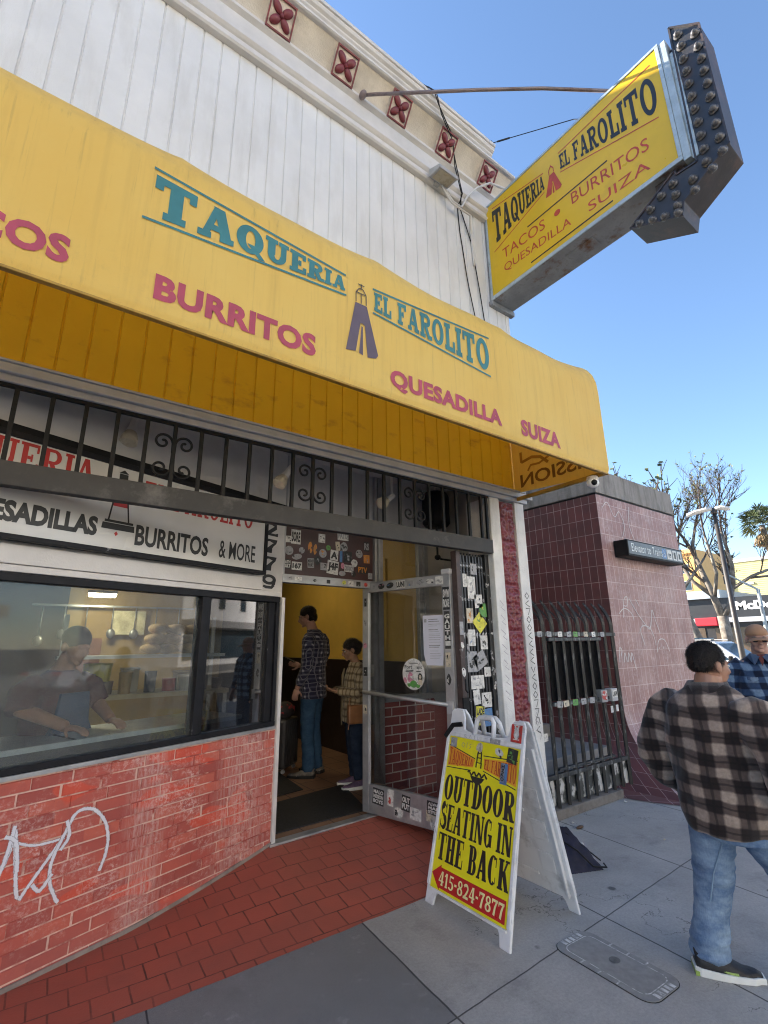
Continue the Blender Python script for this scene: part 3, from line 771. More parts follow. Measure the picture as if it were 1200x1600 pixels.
# house number
M['numblack'] = mat('number_black', (0.02, 0.02, 0.022), 0.4, 0.1, 5, bmp=0)
num = thing('house_number', 'black house number 2779 stacked down the white board beside the doorway', 'house number', W((1.565, 0.006, 2.08)))
def num_part(text, z0, h):
    g = MB()
    o = num.location
    fn0 = plane_fn(W((1.482, 0.006, z0)) - o, WD, (0, 0, 1), WN, 0.158, h, 0.004)
    def shape(quads):
        for q in quads: g.poly([fn0(a, b) for a, b in q])
    if text == '7':
        shape([[(0, 1), (0, .62), (.14, .62), (.2, .78), (.42, .84), (.72, .72), (.9, .72), (.9, .86), (.98, 1)]])
        shape([[(.9, .72), (.98, .999), (.62, .35), (.6, 0), (.24, 0), (.28, .35), (.66, .72)]])
    elif text == '9':
        shape(ring2(.5, .64, .5, .36, .24, .2)); shape([[(.76, .7), (1, .62), (.93, .28), (.7, .3)]]); shape(path2([(.83, .3), (.7, .1), (.3, .1), (.1, .17)], [.24, .2, .2, .16]))
    else:
        shape(path2([(.14, .68), (.2, .86), (.5, .9), (.8, .8), (.8, .62), (.25, .14)], [.16, .2, .2, .24, .26, .24])); shape([[(.05, 0), (1, 0), (1, .26), (.8, .17), (.05, .19)]])
    return g.build('digit', M['numblack'], num)
for tx_, z_ in (('2', 2.545), ('7', 2.392), ('7', 2.238), ('9', 2.083)): num_part(tx_, z_, 0.122)

# transom over the doorway, posts, door frame
T0, T1 = Vector((1.765, 4.02, 0)), Vector((2.86, 4.085, 0))
TD = (T1 - T0).normalized(); TN = Vector((TD.y, -TD.x, 0))
TF = lambda p: T0 + TD * p[0] + TN * p[1] + Vector((0, 0, p[2]))
g = MB(); g.box(0.03, 1.041, -0.05, -0.004, 2.782, 3.36, TF); g.build('transom_wall', M['ceilgrey'], shop)
MB().box(2.98, 3.829, 4.12, 4.17, 2.782, 3.36).build('sidelight_wall', M['ceilgrey'], shop)
g = MB(); g.box(0.03, 1.035, -0.05, 0.0, 2.232, 2.74, TF); transom = g.build('transom_panel', M['brownboard'], shop)
g = MB(); g.box(0.0, 1.04, -0.05, 0.03, 2.155, 2.23, TF); g.box(0.03, 1.04, -0.05, 0.012, 2.7405, 2.78, TF); g.box(0.0, 0.028, -0.05, 0.012, 2.2305, 3.36, TF); tbar = g.build('door_head', M['alu'], shop, bevel=0.003)
g = MB(); g.box(1.042, 1.075, -0.06, 0.03, 0.13, 3.36, TF); g.box(1.09, 1.15, -0.06, 0.03, 0.13, 3.36, TF); g.box(1.0755, 1.0895, -0.05, 0.0, 0.13, 3.36, TF); g.build('door_post', M['alu'], shop, bevel=0.003)
g = MB(); g.box(-0.02, 1.15, -0.03, 0.06, 0.118, 0.138, TF); g.build('threshold', M['alu'], shop, bevel=0.004)
# sidelight: painted brick bulkhead, frame and glass
M['bulk_brick'] = brick_mat('bulkhead_brick', (0.30, 0.055, 0.05), (0.26, 0.05, 0.048), (0.75, 0.62, 0.56), 0.2, 0.083, 0.006, use_uv=True)
M['bulk_plain'] = mat('bulkhead_paint', (0.26, 0.05, 0.048), 0.5, 0.1, 6)
YS = 4.10
g = MB(); g.poly([(2.93, YS, .1), (3.58, YS, .1), (3.58, YS, 1.06), (2.93, YS, 1.06)], [(0, 0), (.65, 0), (.65, .96), (0, .96)]); bulk = g.build('bulkhead', M['bulk_brick'], shop)
g = MB()
top = [(3.58, 1.06)]
for i in range(13): top.append((3.61 + i * .0225, 1.02 - .02 * (i % 2) - .05 * mnoise.noise(Vector((i * .7, 2, 0))) - .004 * i))
g.prism([(x, YS - .002, z) for x, z in [(3.58, .1)] + top + [(3.88, .1)]], (0, -.002, 0)); g.build('paint_patch', M['bulk_plain'], bulk)
MB().box(3.58, 3.88, YS + .001, YS + .1, .1, 1.06).build('bulkhead_end', M['greymetal'], bulk)
MB().box(2.93, 3.58, YS + .002, YS + .1, .1, 1.06).build('bulkhead_back', M['intdark'], bulk)
MB().box(2.95, 3.88, YS - .02, YS + .09, 1.062, 1.115).build('bulkhead_sill', M['greymetal'], bulk, bevel=.004)
g = MB(); g.box(3.43, 3.475, YS + .0, YS + .06, 1.1155, 2.78); g.box(3.505, 3.56, YS - .01, YS + .06, 1.1155, 2.78); g.box(3.4752, 3.5048, YS + .02, YS + .05, 1.1155, 2.78); g.build('sidelight_mullion', M['alu'], shop, bevel=.003)
MB().box(2.95, 3.43, YS + .012, YS + .018, 1.1155, 2.78).build('sidelight_pane', M['doorglass'], shop)
MB().box(3.5602, 3.829, YS + .025, YS + .09, 1.1155, 2.781).build('return_wall', M['cream'], shop)
MB().box(3.83, 3.8985, 3.352, YS + .09, 0.0, 3.36).build('return_side', M['cream'], shop)
# interior shell
g = MB(); g.box(3.8992, 4.0, 4.2, 9.2, 1.4, 3.3); g.build('interior_wall', M['intyellow'], shop)
MB().box(3.885, 4.0, 4.2, 9.2, 0.13, 1.398).build('interior_wainscot', M['wainscot'], shop)
g = MB(); g.box(3.875, 3.8988, 5.35, 6.25, 1.47, 2.75); cab = g.build('wall_cabinet', M['intyellow'], shop, bevel=.004)
MB().box(3.85, 3.8745, 6.12, 6.16, 1.5, 1.6).build('handle', M['black'], cab, bevel=.004)
MB().box(-3.4, 0.32, 6.30, 6.38, 0.13, 3.3).build('dark_partition', M['intdark'], shop)
MB().box(.3201, 2.0, 6.30, 6.38, 0.13, 3.3).build('kitchen_partition', mat('kitchen_cream', (.40, .27, .09), .5, .12, 2, stain=(.40, .28, .12), stain_scale=2.5, stain_lo=.5, stain_hi=.7), shop)
MB().box(-3.4, 3.9, 9.2, 9.3, 0.13, 3.3).build('back_wall', M['intdark'], shop)
MB().box(-3.5, -3.4, 3.3, 9.2, 0.0, 3.3).build('kitchen_wall', M['intyellow'], shop)
MB().box(-3.4, 3.9, 4.2, 9.2, 3.3, 3.4).build('interior_ceiling', M['ceilgrey'], shop)
g = MB(); g.box(1.72, 1.80, 4.12, 4.5, 0.13, 3.3); g.box(2.05, 2.5, 6.9, 9.1, 0.13, 2.2); g.build('partition', M['intdark'], shop)
MB().box(2.0, 2.045, 6.95, 8.5, 1.5, 2.6).build('red_panel', M['intred'], shop)
MB().box(2.1, 3.0, 7.8, 7.85, 1.9, 3.2).build('menu_board', M['intred'], shop)

# ------------------------------------------------------------------ awning
def awning_mat():
    m, nt, bs, L = new_mat('yellow_awning_vinyl')
    co = objco(nt)
    c = mixc(nt, L, noise_fac(nt, L, co, 1.1, 4, 0.3, 0.7), (0.92, 0.62, 0.14), (0.95, 0.69, 0.19))
    st = noise_fac(nt, L, co, 2.2, 6, 0.50, 0.78, sq=(9, 9, 0.35), rough=0.7)
    c = mixc(nt, L, mathn(nt, L, 'MULTIPLY', st, 0.28), c, (0.62, 0.38, 0.09))
    st2 = noise_fac(nt, L, co, 5, 6, 0.58, 0.8, sq=(9, 9, 0.3), rough=0.7)
    c = mixc(nt, L, mathn(nt, L, 'MULTIPLY', st2, 0.5), c, (0.40, 0.25, 0.08))
    # weather-bleached upper curve with speckled dirt
    sx = nt.nodes.new('ShaderNodeSeparateXYZ'); L(co, sx.inputs[0])
    r = N(nt, 'ShaderNodeMapRange', **{'From Min': 3.80, 'From Max': 4.15}); L(sx.outputs[2], r.inputs['Value'])
    sp = noise_fac(nt, L, co, 16, 6, 0.35, 0.7)
    c = mixc(nt, L, mathn(nt, L, 'MULTIPLY', r.outputs[0], mathn(nt, L, 'MULTIPLY', sp, 0.6)), c, (0.45, 0.30, 0.14))
    gr2 = noise_fac(nt, L, co, 22, 8, 0.52, 0.75, rough=.8); rb = N(nt, 'ShaderNodeMapRange', **{'From Min': 3.35, 'From Max': 3.0}); L(sx.outputs[2], rb.inputs['Value'])
    c = mixc(nt, L, mathn(nt, L, 'MULTIPLY', gr2, mathn(nt, L, 'MULTIPLY_ADD', rb.outputs[0], .22, .04)), c, (0.42, 0.29, 0.12))
    L(c, bs.inputs['Base Color']); bs.inputs['Roughness'].default_value = 0.55
    n = N(nt, 'ShaderNodeTexNoise', Scale=5.0, Detail=4.0); L(co, n.inputs['Vector']); bump(nt, L, bs, n.outputs['Fac'], 0.12, 0.03)
    t = N(nt, 'ShaderNodeBsdfTranslucent'); L(c, t.inputs['Color'])
    ms = N(nt, 'ShaderNodeMixShader'); ms.inputs[0].default_value = 0.30
    L(bs.outputs[0], ms.inputs[1]); L(t.outputs[0], ms.inputs[2]); L(ms.outputs[0], nt.nodes['Material Output'].inputs['Surface'])
    return m
M['awning'] = awning_mat()
M['teal'] = mat('teal_ink', (0.045, 0.20, 0.215), 0.5, 0.12, 6, bmp=0)
M['rose'] = mat('rose_ink', (0.40, 0.055, 0.095), 0.5, 0.12, 6, bmp=0)
M['plum'] = mat('plum_ink', (0.115, 0.085, 0.115), 0.5, 0.12, 6, bmp=0)
M['lineink'] = mat('line_ink', (0.06, 0.05, 0.05), 0.5, 0.1, 6, bmp=0)
AY = 2.042
prof = [(AY + .012, 3.012), (AY, 3.05), (AY, 3.2), (AY, 3.4), (AY, 3.6), (AY, 3.78), (2.052, 3.87), (2.08, 3.945), (2.125, 4.01), (2.185, 4.065), (2.27, 4.11), (2.42, 4.18), (2.7, 4.28), (3.045, 4.38)]
aw = thing('shop_awning', 'long yellow vinyl awning with curved top lettered TAQUERIA EL FAROLITO over the shopfront', 'awning', (0, 0, 0))
AX0, AX1 = -4.0, 3.87
g = MB()
def awn(u, v):
    t = v * (len(prof) - 1); i = min(int(t), len(prof) - 2); f = t - i
    y = prof[i][0] * (1 - f) + prof[i + 1][0] * f; z = prof[i][1] * (1 - f) + prof[i + 1][1] * f
    x = AX0 + (AX1 - AX0) * u
    k = min(max((z - 3.80) / 0.25, 0), 1)
    rib = abs(((x - 0.3) / 1.19) % 1 - 0.5) * 2          # 1 at each bow, 0 between
    s = k * (0.026 * (rib ** 3) - 0.020 + 0.012 * mnoise.noise(Vector((x * 2.3, z * 2, 1))))
    sm = abs(((x - 0.3) / 1.19 + .5) % 1 - .5) * 1.19
    y -= 0.004 * math.exp(-(sm / .012) ** 2)
    if x > 3.35: s += k * 0.03 * ((x - 3.35) / .5)
    return (x, y - 0.3 * s, z + s)
g.grid(awn, 220, 39)
g.build('awning_cover', M['awning'], aw, smooth=True)
# end panel (seen from below, from inside) and hem
def endp(x): return [(x, y, z) for y, z in prof] + [(x, 3.045, 3.09)]
g = MB(); g.prism(endp(3.862), (0.004, 0, 0)); g.build('end_panel', M['awning'], aw)
g = MB()
g.box(AX0, 3.868, AY + .001, AY + .03, 2.998, 3.011); g.box(3.838, 3.868, AY + .03, 3.04, 3.0, 3.035)
g.build('awning_frame', mat('yellow_frame', (0.40, 0.23, 0.03), 0.5, 0.2, 8), aw, bevel=.003)
g = MB()
for x in (-2.1, -.9, .3, 1.49, 2.68):
    g = MB(); g.tube([(x, AY + .03, 3.02), (x, AY + .03, 3.78), (x, 2.14, 3.98), (x, 2.3, 4.08), (x, 3.04, 4.33)], .012, 6); g.build('awning_bow', M['greymetal'], aw)
def env(x0, x1, zb0, zb1, zt0, zt1, y, back=1):
    h0, h1 = zt0 - zb0, zt1 - zb1
    def fn(u, v, k=0):
        t = (h0 / (h1 - h0)) * ((h1 / h0) ** u - 1) if abs(h1 - h0) > 1e-4 else u
        zb = zb0 + (zb1 - zb0) * t; zt = zt0 + (zt1 - zt0) * t
        return Vector((x0 + (x1 - x0) * t, y - k * 0.00025, zb + (zt - zb) * v))
    return fn
def hline(mb, x0, z0, x1, z1, y, th):
    mb.poly([(x0, y, z0 - th / 2), (x1, y, z1 - th / 2), (x1, y, z1 + th / 2), (x0, y, z0 + th / 2)])
YL = AY - 0.004
g = MB()
slab_text(g, 'TAQUERIA', env(.185, 1.213, 3.515, 3.596, 3.752, 3.683, YL), tx=.31, ty=.18, gap=.07)
slab_text(g, 'EL FAROLITO', env(1.418, 2.425, 3.556, 3.482, 3.686, 3.745, YL), tx=.27, ty=.165, gap=.10)
for q in ((.172, 3.785, 1.218, 3.706), (.150, 3.487, 1.222, 3.571), (1.408, 3.704, 2.438, 3.768), (1.408, 3.536, 2.43, 3.452)): hline(g, *q, YL, .013)
g.build('teal_lettering', M['teal'], aw)
def sans_line(mb, text, x0, x1, z0, z1, y, bold=.045, spacing=1.06, dz=0.0):
    sans_text(mb, text, lambda u, v, k=0: Vector((x0 + (x1 - x0) * u, y, z0 + dz * u + (z1 - z0) * v)), bold=bold, spacing=spacing)
for a_ in (('BURRITOS', .236, 1.036, 3.092, 3.225), ('QUESADILLA', 1.532, 2.512, 3.066, 3.205), ('SUIZA', 2.722, 3.19, 3.074, 3.205), ('TACOS', -.62, -.082, 3.10, 3.232)):
    g = MB(); sans_line(g, *a_, YL, bold=.045); g.build('rose_word', M['rose'], aw)
def lantern_emblem(mb, P, cut=True):
    """old street lantern: P(u, v) -> 3D, u,v in 0..1"""
    mb.poly([P(.30, .70), (P(.62, .70)), P(.66, .70) if False else P(.64, .62), P(1.0, .06), P(.80, 0.0), P(.62, .03), P(.52, .43), P(.47, .43), P(.40, .04), P(.0, .0), P(.06, .1)])
g = MB()
PE = lambda u, v: Vector((1.222 + .222 * u, YL, 3.215 + .48 * v))
g.poly([PE(.28, .71), PE(.64, .71), PE(1.0, .08), PE(.93, .03), PE(.66, .0), PE(.58, .42), PE(.50, .44), PE(.44, .44), PE(.30, .03), PE(0, .0), PE(.02, .05)])
g.poly([PE(.40, .02), PE(.52, .005), PE(.515, .40), PE(.47, .40)])
g.build('lantern_emblem', M['plum'], aw)
g = MB()
for a, b in (((.30, .72), (.30, .86)), ((.62, .72), (.62, .86)), ((.46, .72), (.46, .86)), ((.30, .86), (.40, .93)), ((.62, .86), (.52, .93)), ((.40, .93), (.52, .93)), ((.46, .93), (.46, 1.0)), ((.36, .985), (.56, .985)), ((.30, .86), (.62, .86))):
    g.poly(path2([(1.222 + .222 * a[0], 3.215 + .48 * a[1]), (1.222 + .222 * b[0], 3.215 + .48 * b[1])], .006)[0] and [Vector((p[0], YL - .0003 * len(g.f), p[1])) for p in path2([(1.222 + .222 * a[0], 3.215 + .48 * a[1]), (1.222 + .222 * b[0], 3.215 + .48 * b[1])], .006)[0]])
g.build('lantern_outline', M['lineink'], aw)
# lettering on the end panel, readable from the far side, seen mirrored from here
g = MB()
sans_text(g, 'MISSION', lambda u, v, k=0: Vector((3.858, 2.10 + .86 * u, 3.125 + .135 * v)), bold=.02)
g.build('end_lettering', mat('brown_ink', (0.25, 0.10, 0.012), 0.5, 0.1, 6, bmp=0), aw)
g = MB()
g.poly([Vector((3.8582, 0, 0)) + Vector((0, a, b)) for a, b in path2([(2.93, 3.50), (2.93, 3.39)], .03)[0]])
for q in path2([(2.93, 3.39), (2.80, 3.41), (2.70, 3.38), (2.62, 3.30)], .03): g.poly([(3.8582, a, b) for a, b in q])
for q in path2([(2.86, 3.28), (2.82, 3.33), (2.72, 3.32), (2.60, 3.36)], .022): g.poly([(3.8579, a, b) for a, b in q])
g.build('end_scribble', mat('orange_scrawl', (0.45, 0.20, 0.02), 0.5, 0.1, 6, bmp=0), aw)

# security camera under the awning corner
sc_ = thing('security_camera', 'small white dome security camera under the awning corner', 'camera', (3.80, 2.16, 2.998))
MB().lathe([(.0, 0), (.045, 0), (.05, -.02), (.048, -.035), (.0, -.036)]).build('mount', M['trimwhite'], sc_, smooth=False)
g = MB(); g.ell((0, 0, -.055), (.052, .052, .045), 14, 10); g.build('dome', mat('white_plastic', (.78, .78, .78), .3, .04), sc_, smooth=True)
g = MB(); g.ell((-.028, -.028, -.062), (.026, .026, .026), 10, 8); g.build('lens', M['black'], sc_, smooth=True)

# ------------------------------------------------------------------ projecting sign with bulb arrow
def rust_metal(name, c, rust=(0.16, 0.07, 0.03), amt=(0.52, 0.66), rough=0.5, metal=0.2):
    m, nt, bs, L = new_mat(name); co = objco(nt)
    k = mixc(nt, L, noise_fac(nt, L, co, 7, 4), [x * .85 for x in c], [x * 1.15 for x in c])
    k = mixc(nt, L, noise_fac(nt, L, co, 3.2, 7, amt[0], amt[1], rough=.7), k, rust)
    k = mixc(nt, L, mathn(nt, L, 'MULTIPLY', noise_fac(nt, L, co, 14, 5, .55, .75, rough=.7), .6), k, (0.06, 0.05, 0.045))
    L(k, bs.inputs['Base Color']); bs.inputs['Roughness'].default_value = rough; bs.inputs['Metallic'].default_value = metal
    n = N(nt, 'ShaderNodeTexNoise', Scale=60.0, Detail=4.0); L(co, n.inputs['Vector']); bump(nt, L, bs, n.outputs['Fac'], .2, .005)
    return m
M['signmetal'] = rust_metal('sign_sheet_metal', (0.27, 0.29, 0.31), amt=(.54, .66))
M['paleblue'] = rust_metal('pale_blue_metal', (0.42, 0.50, 0.55), amt=(.62, .74))
M['arrowmetal'] = rust_metal('arrow_metal', (0.055, 0.05, 0.055), rust=(0.13, 0.085, 0.075), amt=(.5, .7), rough=.5)
M['arrowface'] = rust_metal('arrow_face', (0.040, 0.042, 0.05), rust=(0.10, 0.06, 0.05), amt=(.55, .75), rough=.45)
def signyellow():
    return mat('sign_yellow', (0.72, 0.46, 0.012), 0.35, 0.06, 2, bmp=0.05, stain=(0.58, 0.33, 0.02), stain_scale=4, stain_lo=.55, stain_hi=.85)
M['signyellow'] = signyellow()
M['ink_black'] = mat('ink_black', (0.018, 0.018, 0.018), 0.4, 0.2, 12, bmp=0)
M['ink_red'] = mat('ink_red', (0.50, 0.06, 0.025), 0.4, 0.15, 12, bmp=0)
bs_ = thing('projecting_sign', 'yellow two-sided projecting sign with a black bulb-studded arrow at its outer end', 'sign', (0, 0, 0))
SX0, SX1 = 3.722, 4.06
MB().box(SX0, SX1, 1.0, 3.02, 5.33, 6.63).build('cabinet', M['signmetal'], bs_, bevel=.006)
MB().box(SX0 - .004, SX0 - .0005, 1.03, 2.995, 5.375, 6.60).build('sign_face', M['signyellow'], bs_)
g = MB()
for q in ((1.0, 3.02, 5.33, 5.374), (1.0, 3.02, 6.601, 6.63), (2.996, 3.02, 5.3745, 6.6005), (1.0, 1.029, 5.3745, 6.6005)): g.box(SX0 - .012, SX0 - .0002, *q)
g.build('face_frame', M['paleblue'], bs_, bevel=.003)
g = MB(); g.box(SX0 - .005, SX1 - .01, .945, .999, 5.31, 6.61); g.box(SX0 + .02, SX1 - .03, .90, .9445, 5.30, 6.45); g.build('end_channel', M['paleblue'], bs_, bevel=.004)
g = MB(); g.box(3.82, 3.97, 1.85, 2.15, 5.322, 5.3295); g.build('access_plate', M['signmetal'], bs_, bevel=.004)
g = MB(); g.box(3.70, 4.08, 3.0, 3.06, 5.27, 5.3295); g.box(3.72, 4.06, 3.021, 3.05, 5.3297, 6.62); g.build('wall_bracket', M['signmetal'], bs_, bevel=.004)
def benv(y0, y1, zb0, zb1, zt0, zt1):
    f = env(0, 1, zb0, zb1, zt0, zt1, 0)
    def fn(u, v, k=0):
        p = f(u, v, 0)
        return Vector((SX0 - .006 - k * .0003, y0 + (y1 - y0) * p.x, p.z))
    return fn
g = MB()
slab_text(g, 'TAQUERIA', benv(2.915, 2.215, 6.01, 6.176, 6.49, 6.355), tx=.27, ty=.15, gap=.08)
slab_text(g, 'EL FAROLITO', benv(2.018, 1.085, 6.243, 5.955, 6.42, 6.385), tx=.25, ty=.14, gap=.11)
for z, a, b in ((5.894, 2.466, 1.566), (5.437, 2.47, 1.574)): g.poly([(SX0 - .006, a, z - .008), (SX0 - .006, b, z - .008), (SX0 - .006, b, z + .008), (SX0 - .006, a, z + .008)])
g.build('black_lettering', M['ink_black'], bs_)
g = MB()
def bline(y0, z0, y1, z1, th=.012): g.poly([(SX0 - .006, y0, z0 - th / 2), (SX0 - .006, y1, z1 - th / 2), (SX0 - .006, y1, z1 + th / 2), (SX0 - .006, y0, z0 + th / 2)])
bline(2.911, 6.53, 2.21, 6.378); bline(2.925, 5.925, 2.222, 6.14); bline(2.022, 6.452, 1.089, 6.487); bline(2.024, 6.209, 1.102, 5.897)
def bsans(text, y0, y1, z0, z1, slope=0): sans_text(g, text, lambda u, v, k=0: Vector((SX0 - .006, y0 + (y1 - y0) * u, z0 + slope * u + (z1 - z0) * v)), bold=.0)
bsans('TACOS', 2.815, 2.262, 5.745, 5.875, -.04); bsans('BURRITOS', 1.95, 1.215, 5.73, 5.868, -.065); bsans('QUESADILLA', 2.81, 1.985, 5.552, 5.672, -.05); bsans('SUIZA', 1.80, 1.235, 5.505, 5.615, -.035)
g.poly([(SX0 - .006, 2.113 + .035 * math.cos(R(a)), 5.776 + .035 * math.sin(R(a))) for a in range(0, 360, 24)])
PB = lambda u, v: Vector((SX0 - .006, 2.215 - .19 * u, 6.03 + .36 * v))
g.poly([PB(.36, .70), PB(.66, .70), PB(1.0, .06), PB(.9, .0), PB(.62, .02), PB(.54, .42), PB(.50, .42), PB(.36, .03), PB(0, .05)])
g.poly([PB(.44, .02), PB(.55, .02), PB(.52, .36), PB(.49, .36)])
for a, b in (((.36, .71), (.36, .86)), ((.64, .71), (.64, .86)), ((.36, .86), (.48, .96)), ((.64, .86), (.52, .96)), ((.5, .94), (.5, 1.02))):
    q = path2([a, b], .045)[0]; g.poly([PB(*p) + Vector((-.0002 * len(g.f), 0, 0)) * .02 for p in q])
g.build('red_lettering', M['ink_red'], bs_)
# arrow
arr = [(.906, 6.72), (.705, 6.49), (.711, 5.22), (1.064, 4.986), (1.095, 4.868), (1.488, 5.07), (1.083, 5.318), (1.078, 5.268), (.928, 5.256)]
g = MB(); g.prism([(3.752, y, z) for y, z in arr], (0.285, 0, 0)); ab = g.build('arrow_body', M['arrowmetal'], bs_, bevel=.004)
g = MB()
ctr = [(.81, 6.0), (.81, 6.0)]
cyz = Vector((sum(p[0] for p in arr) / len(arr), sum(p[1] for p in arr) / len(arr)))
for i in range(len(arr)):
    a, b = arr[i], arr[(i + 1) % len(arr)]
    g.tube([(3.748, a[0], a[1]), (3.748, b[0], b[1])], .010, 4)
g.build('arrow_rim', M['arrowmetal'], ab)
g = MB(); g.poly([(3.7505, y, z) for y, z in arr]); g.build('arrow_face', M['arrowface'], ab)
g = MB(); g.box(3.80, 3.83, .88, 1.0, 6.52, 6.55); g.box(3.80, 3.83, .88, 1.0, 6.34, 6.37); g.box(3.78, 4.0, 1.02, 1.25, 5.22, 5.335); g.build('arrow_strut', M['arrowmetal'], bs_)
bulbs = [(0.854, 6.555), (0.85, 6.418), (0.856, 6.276), (0.856, 6.134), (0.86, 5.999), (0.861, 5.859), (0.862, 5.723), (0.86, 5.583), (0.862, 5.446), (0.864, 5.31), (0.743, 6.418), (0.743, 6.269), (0.743, 6.134), (0.747, 6.001), (0.745, 5.864), (0.749, 5.724), (0.75, 5.59), (0.755, 5.45), (0.755, 5.31), (0.758, 5.182), (0.869, 5.183), (0.842, 5.093), (0.976, 5.118), (0.978, 5.014), (1.111, 5.2), (1.109, 5.086), (1.111, 4.978), (1.118, 4.91), (1.213, 4.957), (1.306, 5.001), (1.407, 5.05), (1.304, 5.112), (1.21, 5.166)]
g = MB(); g.lathe([(0, 0), (.036, 0), (.036, .010), (.024, .012), (.027, .022), (.023, .036), (.013, .046), (.0, .049)], n=14, ax='X')
M['bulb'] = mat('dusty_bulb', (0.12, 0.12, 0.13), 0.25, 0.3, 20, bmp=0)
b0 = None
for y, z in bulbs:
    if b0 is None: b0 = g.build('bulb', M['bulb'], bs_, smooth=True); o = b0
    else: o = b0.copy(); col.objects.link(o); o.parent = bs_
    o.location = (3.749, y, z)
# stay rod and guy wire
sr = MB(); sr.tube([(1.92, 2.93, 6.83), (2.8, 2.25, 6.825), (3.3, 1.86, 6.80), (3.80, 1.47, 6.72), (3.84, 1.44, 6.64)], .016, 8)
sr.ell((1.92, 2.93, 6.83), (.035, .05, .035), 10, 6)
tag(sr.build('stay_rod', rust_metal('rusty_rod', (0.24, 0.19, 0.19), rust=(.15, .08, .06)), smooth=True), 'rusty stay rod running from the cornice to the top of the yellow projecting sign', 'rod')
gw_ = MB(); gw_.tube([(3.6, 2.73, 7.262), (3.66, 2.70, 7.30), (3.9, 1.9, 6.93), (3.95, 1.6, 6.635)], .0045, 6); gw_.tube([(3.66, 2.70, 7.30), (3.70, 2.56, 7.235)], .010, 6); gw_.tube([(3.6, 2.74, 7.25), (3.6, 2.74, 7.30)], .012, 6)
tag(gw_.build('guy_wire', M['black']), 'thin dark guy wire from the roof corner to the projecting sign', 'wire')

# floodlight, conduit and loose cables on the upper wall
fl = thing('floodlight', 'small grey box floodlight fixed under the cornice above the awning', 'floodlight', (2.92, 2.965, 6.46))
g = MB(); g.prism([(-.13, 0, .075), (-.13, 0, -.03), (-.13, -.17, -.055), (-.13, -.17, -.01)], (.26, 0, 0)); g.build('housing', M['greymetal'], fl, bevel=.006)
g = MB(); g.prism([(-.105, -.02, -.036), (-.105, -.155, -.056), (.105, -.155, -.056), (.105, -.02, -.036)], (0, 0, -.004)); g.build('lens', mat('lamp_lens', (.38, .33, .24), .3, .1), fl)
g = MB(); g.box(-.03, .03, 0.001, .05, -.03, .05); g.build('bracket', M['greymetal'], fl)
def cable(name, pts, r, label, mat_='black', cat='cable'):
    g = MB(); P = [Vector(p) for p in pts]; Q = []
    for i in range(len(P) - 1):
        for k in range(6):
            t = k / 6
            Q.append(P[i].lerp(P[i + 1], t) + Vector((.006 * mnoise.noise(Vector((i + t, len(name), 0)) * 1.3), 0, 0)))
    Q.append(P[-1]); g.tube(Q, r, 6)
    return tag(g.build(name, M[mat_], smooth=True), label, cat)
cable('cable', [(2.52, 2.73, 7.262), (2.66, 2.69, 7.24), (2.72, 2.70, 7.12), (3.02, 2.82, 7.06), (3.12, 2.9, 6.95), (3.22, 2.95, 6.78), (3.27, 2.945, 6.5), (3.28, 3.04, 6.4), (3.29, 3.04, 6.05), (3.35, 3.035, 5.5), (3.43, 3.03, 5.0), (3.45, 3.03, 4.36)], .006, 'dark cable looping over the cornice and hanging down to the awning, left of the pair')
cable('cable', [(2.60, 2.71, 7.262), (2.70, 2.69, 7.22), (2.80, 2.74, 7.08), (3.06, 2.84, 7.0), (3.18, 2.95, 6.84), (3.25, 2.945, 6.5), (3.32, 3.035, 6.38), (3.46, 3.035, 6.0), (3.52, 3.03, 5.5), (3.58, 3.03, 5.0), (3.60, 3.03, 4.36)], .006, 'dark cable hanging straighter down the siding, nearest the projecting sign')
cable('conduit', [(3.02, 2.96, 6.40), (3.12, 2.955, 6.30), (3.25, 2.955, 6.30), (3.36, 2.955, 6.52), (3.50, 2.93, 6.72), (3.66, 2.86, 6.83), (3.78, 2.75, 6.72), (3.82, 2.7, 6.62)], .013, 'pale conduit arching from the floodlight to the top of the projecting sign', 'trimwhite', 'conduit')
cable('conduit', [(2.96, 2.955, 6.42), (3.10, 2.955, 6.27), (3.38, 2.955, 6.27), (3.46, 3.03, 6.16), (3.48, 3.035, 5.7)], .011, 'pale conduit bending down the siding beside the hanging cables', 'trimwhite', 'conduit')

# ------------------------------------------------------------------ iron grille over the entrance
gr = thing('iron_grille', 'black iron grille with scrolls above a heavy grey beam across the entrance', 'grille', (0, 3.04, 2.42))
MB().box(-3.0, 3.43, -.035, .03, 0, .13).build('beam', rust_metal('beam_paint', (0.034, 0.033, 0.033), rust=(.12, .115, .11), amt=(.55, .72), rough=.65, metal=0), gr, bevel=.004)
MB().box(-3.0, 3.43, -.012, .012, .545, .565).build('top_rail', M['black'], gr)
b0 = MB().box(-.011, .011, -.011, .011, .1301, .5449).build('bar', M['black'], gr)
for i in range(1, 23):
    o = b0.copy(); col.objects.link(o); o.parent = gr; o.location = (3.33 - .1618 * i, 0, 0)
b0.location = (3.33, 0, 0)
b1 = b0.copy(); col.objects.link(b1); b1.parent = gr; b1.location = (3.405, 0, 0)
def scroll_mesh(sx, sz):
    g = MB(); pts = []
    for i in range(26):
        t = i / 25; r = .058 * (1 - t) + .010 * t; a = R(180 + 0 - 470 * t)
        pts.append((sx * (.066 + r * math.cos(a)), 0, sz * (.085 + .06 * 0 + r * math.sin(a))))
    pts = [(sx * .006, 0, sz * .02)] + pts
    g.tube(pts, .008, 6)
    return g
